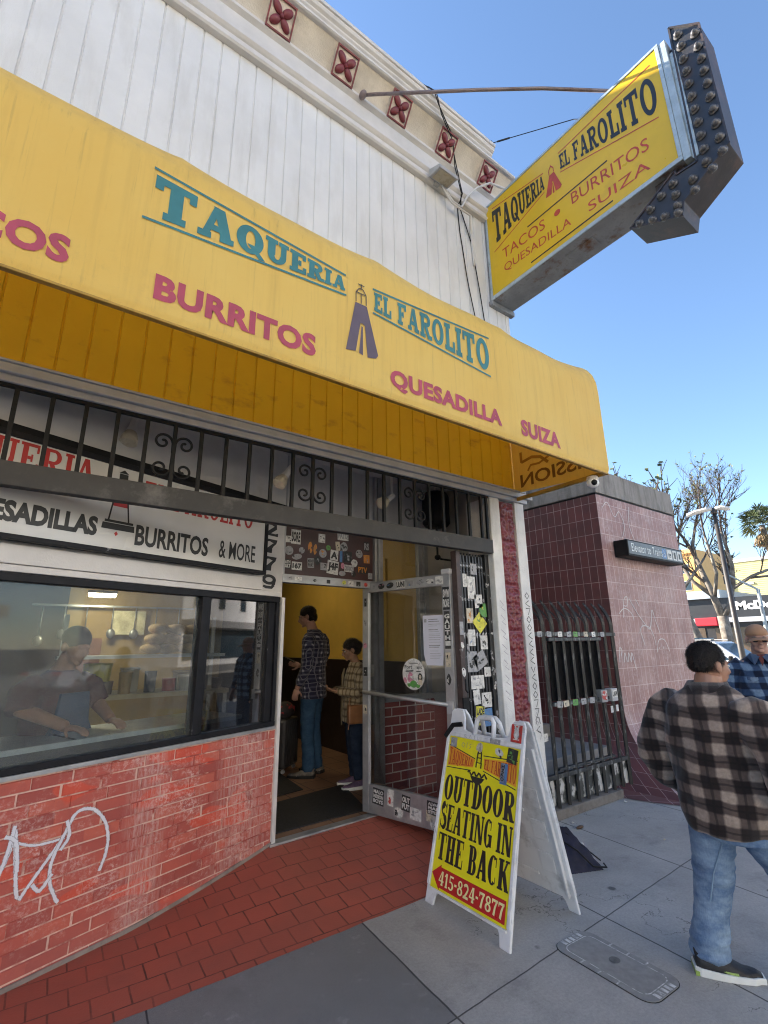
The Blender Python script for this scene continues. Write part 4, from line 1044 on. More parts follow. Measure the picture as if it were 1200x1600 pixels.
for j, xb in enumerate((3.33 - .1618 * 5, 3.33 - .1618 * 11, 3.33 - .1618 * 17)):
    for sx in (-1, 1):
        for sz in (-1, 1):
            o = scroll_mesh(sx, sz).build('scroll', M['black'], gr, smooth=True); o.location = (xb, 0, .338)

# menu sign box on the window wall
M['signwhite'] = mat('sign_white', (0.62, 0.61, 0.59), 0.22, 0.05, 2, bmp=0.03)
mso = W((0, .046, 2.18))
ms = thing('menu_sign', 'long white sign box with red and black lettering above the shop window', 'sign', mso)
WL = lambda p: W((p[0], p[1], p[2])) - W((0, 0, 0))      # local to the sign
g = MB(); g.box(-.99, 1.405, .0, .055, .03, .565, WL); g.build('sign_box', M['signwhite'], ms)
g = MB(); g.box(-.99, 1.435, .0, .068, 0, .0295, WL); g.box(-.99, 1.435, 0, .068, .566, .60, WL); g.box(1.4055, 1.435, 0, .068, .03, .5655, WL); g.build('sign_frame', M['blackframe'], ms, bevel=.003)
mfn = lambda s0, s1, z0, z1, dz=0: (lambda u, v, k=0: WL((s0 + (s1 - s0) * u, .057 + k * .0003, z0 - 2.18 + dz * u + (z1 - z0) * v)))
g = MB()
for t_, a_, b_ in (('QUESADILLAS', mfn(-.63, .08, 2.252, 2.392), .05), ('BURRITOS', mfn(.318, .87, 2.253, 2.392), .03), ('& MORE', mfn(.965, 1.315, 2.262, 2.40), .012)):
    g = MB(); sans_text(g, t_, a_, bold=b_); g.build('black_word', M['ink_black'], ms)
M['sign_red'] = mat('sign_red', (.42, .02, .02), .35, .1, 8, bmp=0)
for t_, a_ in (('EL FAROLITO', mfn(.345, 1.27, 2.535, 2.70)), ('TAQUERIA', mfn(-.86, .02, 2.565, 2.735))):
    g = MB(); slab_text(g, t_, a_, tx=.24, ty=.11); g.build('red_word', M['sign_red'], ms)
g = MB()
PL = lambda u, v: WL((.105 + .20 * u, .0573, .15 + .40 * v))
g.poly([PL(.24, .38), PL(.70, .38), PL(.68, .54), PL(.30, .54)])
for a in (0,): g.poly([PL(.45, -.02), PL(.51, -.06), PL(.45, -.10), PL(.39, -.06)])
g.build('lighthouse_stripe', M['sign_red'], ms)
g = MB()
def pl(pts, w, k=0):
    for q in path2(pts, w): g.poly([PL(a, b) + WN * (.0004 * (k + 1)) for a, b in q])
g.poly([PL(-.02, 0), PL(1.02, 0), PL(1.0, .10), PL(0, .10)]); pl([(.16, .13), (.30, .72)], .05); pl([(.80, .13), (.62, .72)], .05, 1); pl([(.05, .13), (.95, .13)], .04, 2)
g.poly([PL(.20, .73), PL(.72, .73), PL(.72, .80), PL(.20, .80)]); g.poly([PL(.32, .82), PL(.60, .82), PL(.60, .93), PL(.32, .93)]); g.poly([PL(.30, .94), PL(.62, .94), PL(.46, 1.0)])
g.build('lighthouse_emblem', M['ink_black'], ms)
tag(MB().box(-.99, 1.70, .0065, .05, 2.80, 2.845, W).build('support_bar', M['black'], bevel=.003), 'black steel bar fixed along the wall above the white menu sign', 'bar')

# lamps under the vestibule ceiling
def spot(x, y, z, dx, dy, dz, label):
    t = thing('spot_lamp', label, 'lamp', (x, y, 3.36), group='spot lamps under the entry ceiling')
    MB().lathe([(0, 0), (.06, 0), (.06, -.03), (.05, -.04), (.0, -.04)]).build('base', M['trimwhite'], t)
    g = MB(); d = Vector((dx, dy, dz)).normalized(); p0 = Vector((0, 0, z - 3.36))
    g.tube([(0, 0, -.04), p0], .012, 6); g.build('arm', M['trimwhite'], t)
    g = MB(); g.tube([p0 - d * .03, p0 + d * .06, p0 + d * .11], [.024, .026, .036], 12); g.build('socket', mat('lamp_socket', (.78, .76, .72), .5, .1), t, smooth=False)
    g = MB(); g.tube([p0 + d * .111, p0 + d * .16, p0 + d * .2, p0 + d * .215], [.034, .055, .058, .03], 14); g.build('reflector_bulb', mat('bulb_glass', (.72, .64, .48), .25, .1), t, smooth=False)
    return t
spot(.40, 3.5, 3.15, -.15, -.15, -1, 'white spot lamp hanging over the menu sign, bulb pointing down')
spot(1.58, 3.5, 3.03, -.5, -.1, -.75, 'white spot lamp above the house number, tilted sideways')
spot(2.66, 3.55, 2.98, -.6, -.2, -.4, 'white spot lamp near the scrolls over the open door')
ln = thing('wall_lantern', 'black cylinder lantern on a bracket high behind the grille, over the door', 'lantern', (3.50, 3.86, 2.86))
MB().lathe([(0, 0), (.13, 0), (.15, .03), (.15, .33), (.12, .38), (.0, .40)], n=18).build('lantern_shade', M['black'], ln, smooth=False)
g = MB(); g.tube([(0, 0, 0), (0, -.0, -.33), (.05, 0, -.36), (.32, 0.02, -.36)], .012, 6); g.ell((0, 0, -.345), (.035, .035, .03)); g.build('bracket', M['black'], ln)
g = MB(); g.tube([(-.3, -.4, .495), (-.28, -.1, .49), (0, .0, .46), (.33, .0, .47)], .009, 6); g.tube([(0, 0, .4), (0, 0, .46)], .012, 6); g.build('wiring', M['trimwhite'], ln)

# ------------------------------------------------------------------ stickers
def solid(name, c, rough=0.45): return mat(name, c, rough, 0.15, 30, bmp=0, stain=[q * .45 + .06 for q in c], stain_scale=38, stain_lo=.52, stain_hi=.66)
ST = [solid('sticker_white', (.62, .61, .58)), solid('sticker_black', (.02, .02, .02)), solid('sticker_grey', (.32, .32, .33)), solid('sticker_orange', (.55, .22, .03)), solid('sticker_yellow', (.62, .58, .05)),
      solid('sticker_green', (.10, .30, .06)), solid('sticker_blue', (.08, .20, .42)), solid('sticker_pink', (.55, .22, .30)), solid('sticker_red', (.5, .04, .03)), solid('sticker_cream', (.55, .48, .36))]
WHITE, BLACK, GREY, ORANGE, YELLOW, GREEN, BLUE, PINK, RED, CREAM = range(10)
rs = random.Random(5)
def sticker(parent, P, cx, cy, w, h, bgc, fg=None, text=None, rot=0.0, shape='rect', marks=0, bold=.05, name='sticker', th=.0012):
    """P(x, y, d) maps metres on a surface to 3D"""
    g = MB(); g.mi = 0
    ca, sa = math.cos(rot), math.sin(rot)
    Q = lambda x, y, d=0: P(cx + x * ca - y * sa, cy + x * sa + y * ca, d)
    if shape == 'rect': pts = [(-w / 2, -h / 2), (w / 2, -h / 2), (w / 2, h / 2), (-w / 2, h / 2)]
    elif shape == 'round': pts = [(w / 2 * math.cos(R(a)), h / 2 * math.sin(R(a))) for a in range(0, 360, 18)]
    else:
        k = 11; pts = [(w / 2 * math.cos(2 * math.pi * i / k) * (.75 + .25 * rs.random()), h / 2 * math.sin(2 * math.pi * i / k) * (.75 + .25 * rs.random())) for i in range(k)]
    a = [Q(x, y, .0004) for x, y in pts]; b = [Q(x, y, th) for x, y in pts]
    g.poly(b); n = len(a)
    for i in range(n): g.poly([a[i], a[(i + 1) % n], b[(i + 1) % n], b[i]])
    g.mi = 1
    if text:
        rows = text.split('\n'); rh = h * .86 / len(rows)
        for i, t in enumerate(rows):
            y0 = h * .43 - rh * (i + 1) + rh * .08
            sans_text(g, t, lambda u, v, k=0: Q(-w * .44 + w * .88 * u, y0 + rh * .84 * v, th + .0004), bold=bold)
    for i in range(marks):
        x, y = rs.uniform(-.3, .3) * w, rs.uniform(-.3, .3) * h; ww, hh = w * rs.uniform(.1, .3), h * rs.uniform(.06, .2)
        g.poly([Q(x - ww / 2, y - hh / 2, th + .0004 + .0002 * i), Q(x + ww / 2, y - hh / 2 + rs.uniform(-.2, .2) * h, th + .0004 + .0002 * i), Q(x + ww / 2, y + hh / 2, th + .0004 + .0002 * i), Q(x - ww / 2, y + hh / 2, th + .0004 + .0002 * i)])
    return g.build(name, [ST[bgc], ST[fg if fg is not None else (BLACK if bgc != BLACK else WHITE)]], parent)

# on the transom panel: metres from its left end, height
TP = lambda x, y, d=0: TF((x, .0002 + d, y))
for a in [(.135, 2.585, .10, .135, WHITE, None, 'SORE'), (.06, 2.555, .07, .06, WHITE, None, None, .1, 'rect', 3), (.07, 2.45, .085, .085, GREY, None, None, 0, 'round', 2), (.20, 2.465, .06, .06, GREY, None, None, 0, 'round', 2),
          (.05, 2.325, .085, .085, BLACK, None, 'MATH\nCULT', .05), (.155, 2.315, .105, .075, WHITE, None, '167'), (.15, 2.40, .12, .06, GREY, BLACK, None, .15, 'blob', 2), (.29, 2.50, .05, .13, ORANGE, BLACK, None, .05, 'blob', 2), (.345, 2.49, .045, .12, ORANGE, BLACK, None, -.05, 'blob', 2),
          (.415, 2.605, .075, .085, WHITE, None, None, 0, 'rect', 3), (.30, 2.355, .07, .09, GREY, BLACK, 'MONO\nPORT', .05), (.37, 2.385, .07, .07, BLACK, GREY, None, .7, 'rect', 2), (.43, 2.46, .085, .085, GREY, ORANGE, None, 0, 'round', 3), (.44, 2.335, .07, .07, GREY, None, None, 0, 'rect', 3),
          (.545, 2.335, .13, .13, WHITE, None, 'J4F', -.1), (.56, 2.455, .09, .10, WHITE, None, 'A', -.08), (.60, 2.55, .05, .09, CREAM, None, None, .1, 'rect', 2), (.67, 2.55, .12, .11, GREY, BLACK, None, .5, 'blob', 4), (.64, 2.45, .03, .11, BLUE, None, None), (.72, 2.455, .10, .11, BLACK, GREY, None, 0, 'rect', 3),
          (.66, 2.36, .05, .07, PINK, None, None, 0, 'blob', 1), (.735, 2.34, .11, .07, WHITE, GREY, '2002', -.04), (.655, 2.285, .08, .05, GREY, PINK, None, 0, 'round', 2), (.80, 2.40, .09, .09, WHITE, GREY, None, .2, 'blob', 2), (.86, 2.50, .085, .085, GREY, BLACK, None, 0, 'round', 3),
          (.79, 2.29, .06, .06, BLACK, GREY, None, 0, 'round', 2), (.955, 2.585, .07, .10, BLACK, GREY, 'RS'), (.955, 2.455, .075, .085, ORANGE, GREY, None, .03, 'rect', 3), (.905, 2.34, .13, .08, BLACK, ORANGE, 'PTV'), (1.0, 2.285, .055, .06, GREY, BLACK, None, 0, 'rect', 2),
          (.66, 2.665, .13, .10, WHITE, GREY, 'PATO', .03), (.49, 2.52, .06, .06, GREEN, BLACK, None, .2, 'blob', 1)]:
    sticker(transom, TP, *a)
TB = lambda x, y, d=0: TF((x, .0302 + d, y))
for a in [(.08, 2.195, .06, .03, GREY, BLACK, None, 0, 'rect', 2), (.16, 2.195, .07, .03, WHITE, BLACK, None, 0, 'rect', 3), (.33, 2.19, .04, .03, BLACK, None, None, .2, 'blob', 1), (.48, 2.19, .04, .035, BLACK, RED, None), (.66, 2.195, .05, .05, YELLOW, GREEN, None, 0, 'blob', 2), (.74, 2.19, .06, .045, WHITE, BLACK, None, 0, 'rect', 3), (.83, 2.19, .05, .045, BLACK, GREY, None, 0, 'rect', 2), (.92, 2.19, .05, .05, RED, BLACK, None, 0, 'blob', 2)]:
    sticker(tbar, TB, *a)

# ------------------------------------------------------------------ open glass door
DH = Vector((2.735, 4.15, 0)); DD = Vector((0.2525, -0.9676, 0)).normalized(); DN = Vector((DD.y, -DD.x, 0)).normalized()
if DN.x > 0: DN = -DN
door = thing('glass_door', 'open aluminium-framed glass door covered in stickers, swung out over the red tiles', 'door', DH + Vector((0, 0, .14)))
DF = lambda p: DD * p[0] + DN * p[1] + Vector((0, 0, p[2] - .14))
g = MB(); w_ = 1.04
g.box(0, .075, -.022, .022, .15, 2.215, DF); g.box(.95, w_, -.022, .022, .15, 2.215, DF); g.box(.0755, .9495, -.022, .022, 2.115, 2.215, DF); g.box(.0755, .9495, -.022, .022, .15, .385, DF)
df = g.build('door_frame', M['alu'], door, bevel=.003)
MB().box(.0755, .9495, -.004, .004, .3855, 2.1145, DF).build('door_pane', M['doorglass'], door)
g = MB(); g.tube([DF((.03, .05, 1.175)), DF((.99, .05, 1.12))], .017, 8); g.tube([DF((.04, .02, 1.175)), DF((.04, .05, 1.175))], .014, 6); g.tube([DF((.98, .02, 1.12)), DF((.98, .05, 1.12))], .014, 6); g.build('push_bar', M['alu'], door, smooth=True)
g = MB(); g.box(.975, 1.03, .0225, .06, 1.05, 1.15, DF); g.box(.955, 1.045, -.03, .03, 2.2155, 2.26, DF); g.build('lock_case', M['greymetal'], door, bevel=.004)
DK = lambda x, y, d=0: DF((x, .0222 + d, y))
DG = lambda x, y, d=0: DF((x, .0042 + d, y))
for a in [(.19, .30, .13, .13, BLACK, WHITE, 'MALO\nMISSION\nBOYS', -.08), (.33, .315, .07, .13, WHITE, RED, None, -.08, 'rect', 4), (.50, .30, .09, .12, BLACK, WHITE, 'OUT\nPUT', -.1), (.42, .215, .12, .09, WHITE, BLACK, None, -.05, 'blob', 4), (.60, .235, .12, .09, WHITE, GREY, None, -.05, 'rect', 3), (.80, .31, .16, .10, BLACK, WHITE, 'ALWAYS\nMAKE\nSTUFF', -.06), (.76, .25, .10, .08, CREAM, GREY, None, 0, 'rect', 1), (.80, .20, .11, .11, WHITE, BLACK, None, 0, 'round', 3),
          (.16, 2.165, .05, .04, GREY, BLACK, None, 0, 'rect', 1), (.25, 2.165, .08, .055, BLACK, PINK, None, .1, 'round', 2), (.36, 2.165, .09, .055, BLACK, BLUE, None, .2, 'round', 2), (.49, 2.165, .11, .075, WHITE, BLACK, 'LUNI', .02), (.60, 2.165, .07, .05, GREY, BLUE, None, 0, 'rect', 2), (.72, 2.165, .10, .06, GREY, BLACK, None, .1, 'blob', 3), (.83, 2.165, .10, .05, WHITE, BLACK, None, 0, 'blob', 2), (.93, 2.165, .08, .07, WHITE, GREY, None, 0, 'rect', 3),
          (.035, 1.60, .05, .06, PINK, BLACK, None, 0, 'blob', 2), (.04, 1.36, .05, .08, BLACK, WHITE, None, 0, 'rect', 2), (.035, 1.02, .05, .08, CREAM, BLACK, None, 0, 'rect', 3), (.04, 2.02, .03, .08, BLACK, GREY, None, 0, 'rect', 2), (.04, 1.82, .04, .07, GREY, BLACK, None, .2, 'blob', 2),
          (.995, 2.0, .07, .20, BLACK, WHITE, 'SWM\nBONE', 0), (.995, 1.73, .06, .32, BLACK, WHITE, 'G\nA\nU\nT\nH\nI', 0), (.99, 1.48, .05, .12, CREAM, BLACK, None, 0, 'rect', 2), (.99, 1.32, .05, .10, BLACK, WHITE, None, 0, 'blob', 2), (1.0, 1.86, .06, .07, GREY, BLACK, None, .2, 'rect', 2)]:
    sticker(df, DK, *a)
# sticker-dotted inner post seen through the door
# paper notice and round sticker on the pane
pn = MB(); pn.mi = 0
NQ = lambda x, y, d=0: DF((.725 + x, .0046 + d + .006 * math.sin(x * 9) * (1 - y / .43), 1.43 + y))
pn.poly([NQ(.03, 0, .001), NQ(.205, .0, .001), NQ(.215, .12, .001), NQ(.22, .43, .001), NQ(0, .43, .001), NQ(.0, .09, .001)])
pn.mi = 1
for i, (y, a, b, hh) in enumerate([(.39, .06, .16, .008), (.372, .06, .175, .008), (.35, .06, .19, .004), (.335, .06, .15, .003), (.30, .06, .16, .008), (.285, .06, .17, .003), (.265, .06, .185, .003), (.25, .06, .18, .003), (.235, .06, .19, .003), (.215, .06, .18, .004), (.195, .06, .19, .003), (.165, .06, .18, .008), (.15, .06, .17, .008), (.12, .07, .16, .003), (.10, .07, .18, .003), (.085, .07, .19, .003), (.07, .07, .18, .003), (.055, .07, .17, .003)]):
    pn.poly([NQ(a, y, .0016), NQ(b, y, .0016), NQ(b, y + hh, .0016), NQ(a, y + hh, .0016)])
pn.poly([NQ(.015, .37, .0016), NQ(.04, .37, .0016), NQ(.04, .40, .0016), NQ(.015, .40, .0016)])
tag(pn.build('paper_notice', [mat('notice_paper', (.62, .62, .70), .7, .03, 5), ST[GREY]]), 'white printed paper notice with a curled corner taped to the open glass door', 'notice').location = door.location
rn = MB(); RQ = lambda x, y, d=0: DF((.605 + x, .0046 + d, 1.352 + y))
rn.mi = 0; rn.poly([RQ(.125 * math.cos(R(a)), .135 * math.sin(R(a)), .001) for a in range(0, 360, 12)])
rn.mi = 2
for i in range(14):
    x, y = rs.uniform(-.1, .02), rs.uniform(-.07, 0); r_ = rs.uniform(.01, .022); rn.poly([RQ(x + r_ * math.cos(R(a)), y + r_ * math.sin(R(a)), .0016 + .0002 * i) for a in range(0, 360, 45)])
rn.mi = 3
for x, y, r_ in ((.0, -.085, .04), (.05, -.1, .022), (-.05, -.095, .02)): rn.poly([RQ(x + r_ * math.cos(R(a)), y + r_ * .8 * math.sin(R(a)), .005 + x * .01) for a in range(0, 360, 40)])
rn.mi = 1
sans_text(rn, 'Port', lambda u, v, k=0: RQ(-.10 + .085 * u, .045 + .03 * v, .0016), bold=.02); sans_text(rn, 'ant', lambda u, v, k=0: RQ(.035 + .06 * u, .045 + .025 * v, .0016), bold=.02)
for y, a, b in ((.028, -.09, .0), (.015, -.09, -.01), (.02, .03, .08), (.09, -.05, .05)): rn.poly([RQ(a, y, .0016), RQ(b, y, .0016), RQ(b, y + .007, .0016), RQ(a, y + .007, .0016)])
rn.poly([RQ(.075 + .026 * math.cos(R(a)), -.03 + .04 * math.sin(R(a)), .0062) for a in range(0, 360, 30)])
rn.mi = 4; rn.poly([RQ(.075 + .014 * math.cos(R(a)), -.022 + .016 * math.sin(R(a)), .0066) for a in range(0, 360, 30)]); rn.poly([RQ(.05, -.09, .0064), RQ(.1, -.09, .0064), RQ(.092, -.045, .0064), RQ(.058, -.045, .0064)])
tag(rn.build('round_sticker', [ST[WHITE], ST[BLACK], ST[PINK], ST[GREEN], ST[CREAM]]), 'round white sticker with flowers and a dark-haired figure on the door glass', 'sticker').location = door.location

# ------------------------------------------------------------------ folding gate beside the pilaster
fg = thing('folding_gate', 'black folding metal gate pushed open against the pilaster and plastered with stickers', 'gate', (3.23, 3.12, 0.02))
M['gatebrown'] = mat('gate_brown', (0.055, 0.035, 0.032), 0.5, 0.3, 12, stain=(.3, .29, .28), stain_scale=14, stain_lo=.62, stain_hi=.7)
M['gateblack'] = mat('gate_black', (0.02, 0.02, 0.021), 0.4, 0.3, 12, stain=(.5, .5, .5), stain_scale=16, stain_lo=.60, stain_hi=.66)
MB().box(-.215, -.165, -.035, .035, 0, 2.40).build('lead_post', M['gatebrown'], fg, bevel=.004)
MB().box(.165, .215, -.03, .04, 0, 2.40).build('hinge_post', M['gateblack'], fg, bevel=.004)
b0 = None
for i in range(8):
    if b0 is None: b0 = MB().box(-.010, .010, -.014, .014, .03, 2.37).build('picket', M['gateblack'], fg); o = b0
    else: o = b0.copy(); col.objects.link(o); o.parent = fg
    o.location = (-.135 + .039 * i, 0.004 * (i % 2), 0)
g = MB()
for k in range(14):
    z = .1 + k * .165
    for i in range(7):
        x = -.135 + .039 * i; g.tube([(x, .018, z), (x + .039, .018, z + .15)], .006, 4); g.tube([(x, .024, z + .15), (x + .039, .024, z)], .006, 4)
g.build('lattice', M['gateblack'], fg)
MB().box(-.16, .16, .03, .034, .03, 2.37).build('backing', mat('gate_backing', (.16, .155, .15), .6, .3, 9), fg)
g = MB(); g.box(-.225, -.155, -.05, -.0355, 1.0, 1.16); g.tube([(-.19, -.05, 1.30), (-.21, -.07, 1.27), (-.21, -.07, 1.22), (-.18, -.06, 1.2)], .008, 6); g.build('lock', M['black'], fg)
GP = lambda x, y, d=0: Vector((x, -.0145 - d, y))
for a in [(-.02, 2.08, .10, .20, WHITE, GREY, None, 0, 'rect', 4), (.06, 1.96, .10, .12, WHITE, BLACK, None, .05, 'rect', 3), (.11, 1.88, .09, .12, GREEN, YELLOW, None, .1, 'rect', 3), (.06, 1.77, .13, .14, YELLOW, GREEN, None, .75, 'rect', 2), (-.06, 1.83, .08, .13, CREAM, ORANGE, None, 0, 'rect', 3), (-.05, 1.64, .09, .14, WHITE, BLUE, None, 0, 'rect', 2), (.10, 1.60, .09, .12, WHITE, BLACK, None, 0, 'rect', 4), (-.06, 1.44, .12, .17, GREY, BLACK, None, 0, 'rect', 4), (.04, 1.45, .15, .13, GREY, BLACK, None, .5, 'rect', 4), (.12, 1.35, .08, .08, WHITE, BLACK, None, 0, 'rect', 2),
          (-.01, 1.27, .16, .11, WHITE, GREY, None, 0, 'rect', 3), (-.03, 1.15, .08, .12, WHITE, GREY, None, .1, 'rect', 2), (.09, 1.12, .12, .12, WHITE, BLACK, None, 0, 'rect', 5), (.0, 1.0, .10, .15, YELLOW, BLACK, 'LADE\nCKT', -.05), (.10, .98, .10, .14, BLUE, WHITE, None, .05, 'rect', 3), (.0, .84, .11, .08, GREY, WHITE, None, .1, 'blob', 3), (.07, .80, .10, .10, BLACK, WHITE, None, 0, 'rect', 4), (.05, .66, .13, .15, GREY, BLUE, None, .1, 'rect', 4), (.13, .70, .06, .14, WHITE, BLACK, None, 0, 'rect', 3), (-.03, .55, .08, .08, GREY, BLACK, None, .2, 'blob', 3),
          (.0, .42, .12, .15, WHITE, BLACK, 'MAKA\nLANS\nNOGS', -.05), (.12, .47, .04, .12, YELLOW, GREEN, None, 0, 'rect', 2), (.10, .36, .05, .16, WHITE, BLUE, None, 0, 'rect', 3), (.02, 2.25, .08, .10, GREY, BLACK, None, 0, 'rect', 2), (-.10, 2.14, .05, .12, WHITE, BLACK, None, 0, 'rect', 1), (-.1, 1.55, .04, .10, GREY, BLACK, None, .2, 'blob', 2), (.02, .2, .10, .12, WHITE, GREY, None, .1, 'blob', 2)]:
    sticker(fg, GP, *a)
GL = lambda x, y, d=0: Vector((x, -.0355 - d, y))
for a in [(-.19, 1.72, .045, .11, GREY, BLUE, None, 0, 'rect', 1), (-.19, 1.58, .04, .07, WHITE, PINK, None, .3, 'blob', 1), (-.19, 1.36, .05, .09, WHITE, BLACK, None, .2, 'blob', 1), (-.185, 1.08, .07, .10, WHITE, BLACK, None, .5, 'blob', 2), (-.19, .86, .035, .05, BLUE, WHITE, None, 0, 'round', 1), (-.19, .62, .045, .12, YELLOW, GREEN, None, 0, 'rect', 2), (-.19, .95, .03, .04, PINK, RED, None, 0, 'blob', 1), (-.19, .45, .04, .08, CREAM, BLACK, None, 0, 'rect', 2)]:
    sticker(fg, GL, *a)
GH = lambda x, y, d=0: Vector((x, -.0305 - d, y))
for k in range(11):
    sticker(fg, GH, .19 + rs.uniform(-.01, .01), .25 + k * .11 + rs.uniform(-.03, .03), .03, .05, [WHITE, GREY, BLACK][k % 3], BLACK, None, rs.uniform(-.4, .4), 'blob', 1)
tagw = MB()
def scrawl(mb, P, pts, w, d=.0): 
    for k, q in enumerate(path2(pts, w)): mb.poly([P(a, b, .0008 + d) for a, b in q])
PW = lambda x, y, d=0: Vector((3.885 + x, 3.0298 - d, y))
for k in range(17):
    z = 2.05 - k * .075; s = rs.choice([[(-.03, .02), (.0, -.03), (.03, .02)], [(-.03, -.025), (-.02, .03), (.02, .025), (.03, -.025)], [(.02, .03), (-.03, .0), (.03, -.03)], [(-.03, .0), (0, .03), (.03, 0), (0, -.03), (-.03, 0)], [(-.03, .03), (.03, .03), (0, -.03)]])
    scrawl(tagw, PW, [(a, z + b) for a, b in s], .009, k * .0001)
tagw.build('marker_tag', ST[BLACK], pil)
tagp = MB()
PW2 = lambda x, y, d=0: Vector((3.52 + x, 3.0298 - d, y))
for k in range(7):
    z = 1.95 - k * .13; scrawl(tagp, PW2, [(-.03 + rs.uniform(-.01, .01), z + .04), (.02, z), (-.02, z - .02), (.03, z - .05)], .007, k * .0001)
for k in range(4): scrawl(tagp, PW, [(rs.uniform(-.04, .04), 1.0 - k * .06), (rs.uniform(-.04, .04), .97 - k * .06), (rs.uniform(-.04, .04), .95 - k * .06)], .007, .002 + k * .0001)
tagp.build('faded_tag', solid('faded_marker', (.36, .33, .36)), pil)

# ------------------------------------------------------------------ kitchen behind the window
ct = thing('steel_counter', 'grey steel counter behind the shop window', 'counter', W((0.3, -.4, 0.13)))
g = MB()
CW = lambda p: W(p) - ct.location
g.box(-1.0, 1.45, -.60, -.10, 1.06, 1.09, CW); g.build('worktop', M['steel'], ct)
g = MB(); g.box(-1.0, 1.45, -.58, -.17, .13, 1.058, CW); g.build('counter_body', M['intdark'], ct)
g = MB(); g.box(.22, .235, -.6, -.11, 1.0902, 1.094, CW); g.build('worktop_seam', M['black'], ct)
sh = thing('prep_table', 'pale prep table with a shelf standing behind the cook', 'table', (1.0, 5.45, .13))
g = MB(); g.box(-.75, .75, -.3, .3, 1.03, 1.07); g.build('table_top', mat('pale_laminate', (.62, .52, .32), .4, .1), sh)
g = MB(); g.box(-.75, .75, -.1, .3, 1.38, 1.41); g.build('shelf', M['steel'], sh)
for x in (-.72, .70):
    for y in (-.28, .26): MB().box(x, x + .04, y, y + .04, 0, 1.029 if y < 0 else 1.8).build('leg', M['steel'], sh)
M['bucket'] = mat('yellow_plastic', (.55, .48, .04), .4, .1)
g = MB(); g.lathe([(0, 0), (.10, 0), (.12, .26), (.125, .27), (.1, .262), (0, .262)], (.58, 5.35, 1.201 + 0)); 
tag(g.build('bucket', M['bucket'], smooth=False), 'yellow plastic bucket on the prep table behind the cook', 'bucket')
M['bag'] = mat('paper_bag', (.62, .42, .20), .8, .25, 12, bmp=.5, bscale=25)
for i in range(9):
    g = MB(); x = 1.05 + .17 * (i % 3) + .03 * (i // 3); z = 1.54 + .001 + .10 * (i // 3) + .055
    g.ell((0, 0, 0), (.10, .16, .052), 12, 8)
    for k, v in enumerate(g.v): g.v[k] = tuple(Vector(v) * (1 + .18 * mnoise.noise(Vector(v) * 9 + Vector((i, 0, 0)))))
    o = g.build('tortilla_bag', M['bag'], smooth=True); o.location = (x, 5.55, z)
    tag(o, ['first', 'second', 'third'][i % 3] + ' brown bag from the cook in the ' + ['bottom', 'middle', 'top'][i // 3] + ' row on the kitchen shelf', 'bag', 'brown bags stacked on the kitchen shelf')
for (x, y, z, w, h, c) in ((1.35, 5.30, 1.202, .2, .16, (.3, .25, .16)), (.86, 5.4, 1.202, .14, .2, (.5, .46, .38))):
    g = MB(); g.box(-w / 2, w / 2, -.08, .08, 0, h); g.box(-w / 2 - .008, w / 2 + .008, -.088, .088, h + .0005, h + .02)
    tag(g.build('food_tub', mat('tub', c, .4, .1), bevel=.006), ('dark' if x > 1 else 'pale') + ' lidded food tub on the prep table', 'tub').location = (x, y, z)
ll = thing('interior_light', 'small lit lamp box hanging low over the kitchen shelf', 'light', (.58, 5.80, 2.12))
MB().box(-.13, .13, -.06, .06, .03, .06).build('fitting', M['trimwhite'], ll)
MB().tube([(0, 0, .06), (0, 0, 1.18)], .006, 6).build('hanger', M['black'], ll)
MB().box(-.12, .12, -.05, .05, .0, .0295).build('diffuser', emit_mat('lit_diffuser', (1, .90, .62), 18.0), ll)
fill_light = thing('interior_light', 'added unseen fill light brightening the serving corridor', 'light', (2.6, 6.9, 3.2))  # unseen fill light added to brighten the corridor
MB().box(-.6, .6, -.1, .1, .03, .08).build('fitting', M['trimwhite'], fill_light)
MB().box(-.58, .58, -.08, .08, .0, .0295).build('diffuser', emit_mat('fill_glow', (1, .86, .55), 3.8), fill_light)

rk = random.Random(31)
KC = [('white', (.6, .6, .58)), ('steel grey', (.34, .34, .34)), ('dark brown', (.10, .06, .04)), ('tan', (.50, .36, .18)), ('black', (.02, .02, .02)), ('red', (.45, .04, .03))]
for i, x in enumerate((.36, .50, .66, .80, 1.02, 1.20, 1.34, 1.50, 1.66)):
    nm, c = KC[i % 6]; r_ = rk.uniform(.05, .075); h = rk.uniform(.10, .22); g = MB()
    g.lathe([(0, 0), (r_ * .9, 0), (r_, h * .9), (r_ * 1.06, h), (r_ * .95, h), (0, h * .97)], n=14)
    o = g.build('kitchen_pot', mat('pot_paint', c, .4, .15, 9, stain=(.2, .16, .1)), smooth=False); o.location = (x, 5.22 + .03 * (i % 3), 1.202)
    tag(o, nm + ' pot on the prep table behind the cook, ' + ('nearer the wall end' if i < 6 else 'nearer the doorway'), 'pot')
for i, x in enumerate((.1, .3, .5, .75, .98, 1.2, 1.45)):
    g = MB(); l = rk.uniform(.22, .34); g.tube([(0, 0, 0), (0, 0, -l)], .007, 6); g.ell((0, 0, -l - .03), (.045, .02, .055), 10, 6)
    o = g.build('hanging_ladle', M['steel'], smooth=True); o.location = (x, 6.22, 2.05)
    tag(o, 'steel ladle hanging on the cream kitchen wall', 'ladle', 'ladles hanging on the kitchen wall')
tag(MB().box(0, 1.6, 6.18, 6.2, 2.04, 2.06).build('ladle_rail', M['steel']), 'steel rail on the kitchen wall from which ladles hang', 'rail')
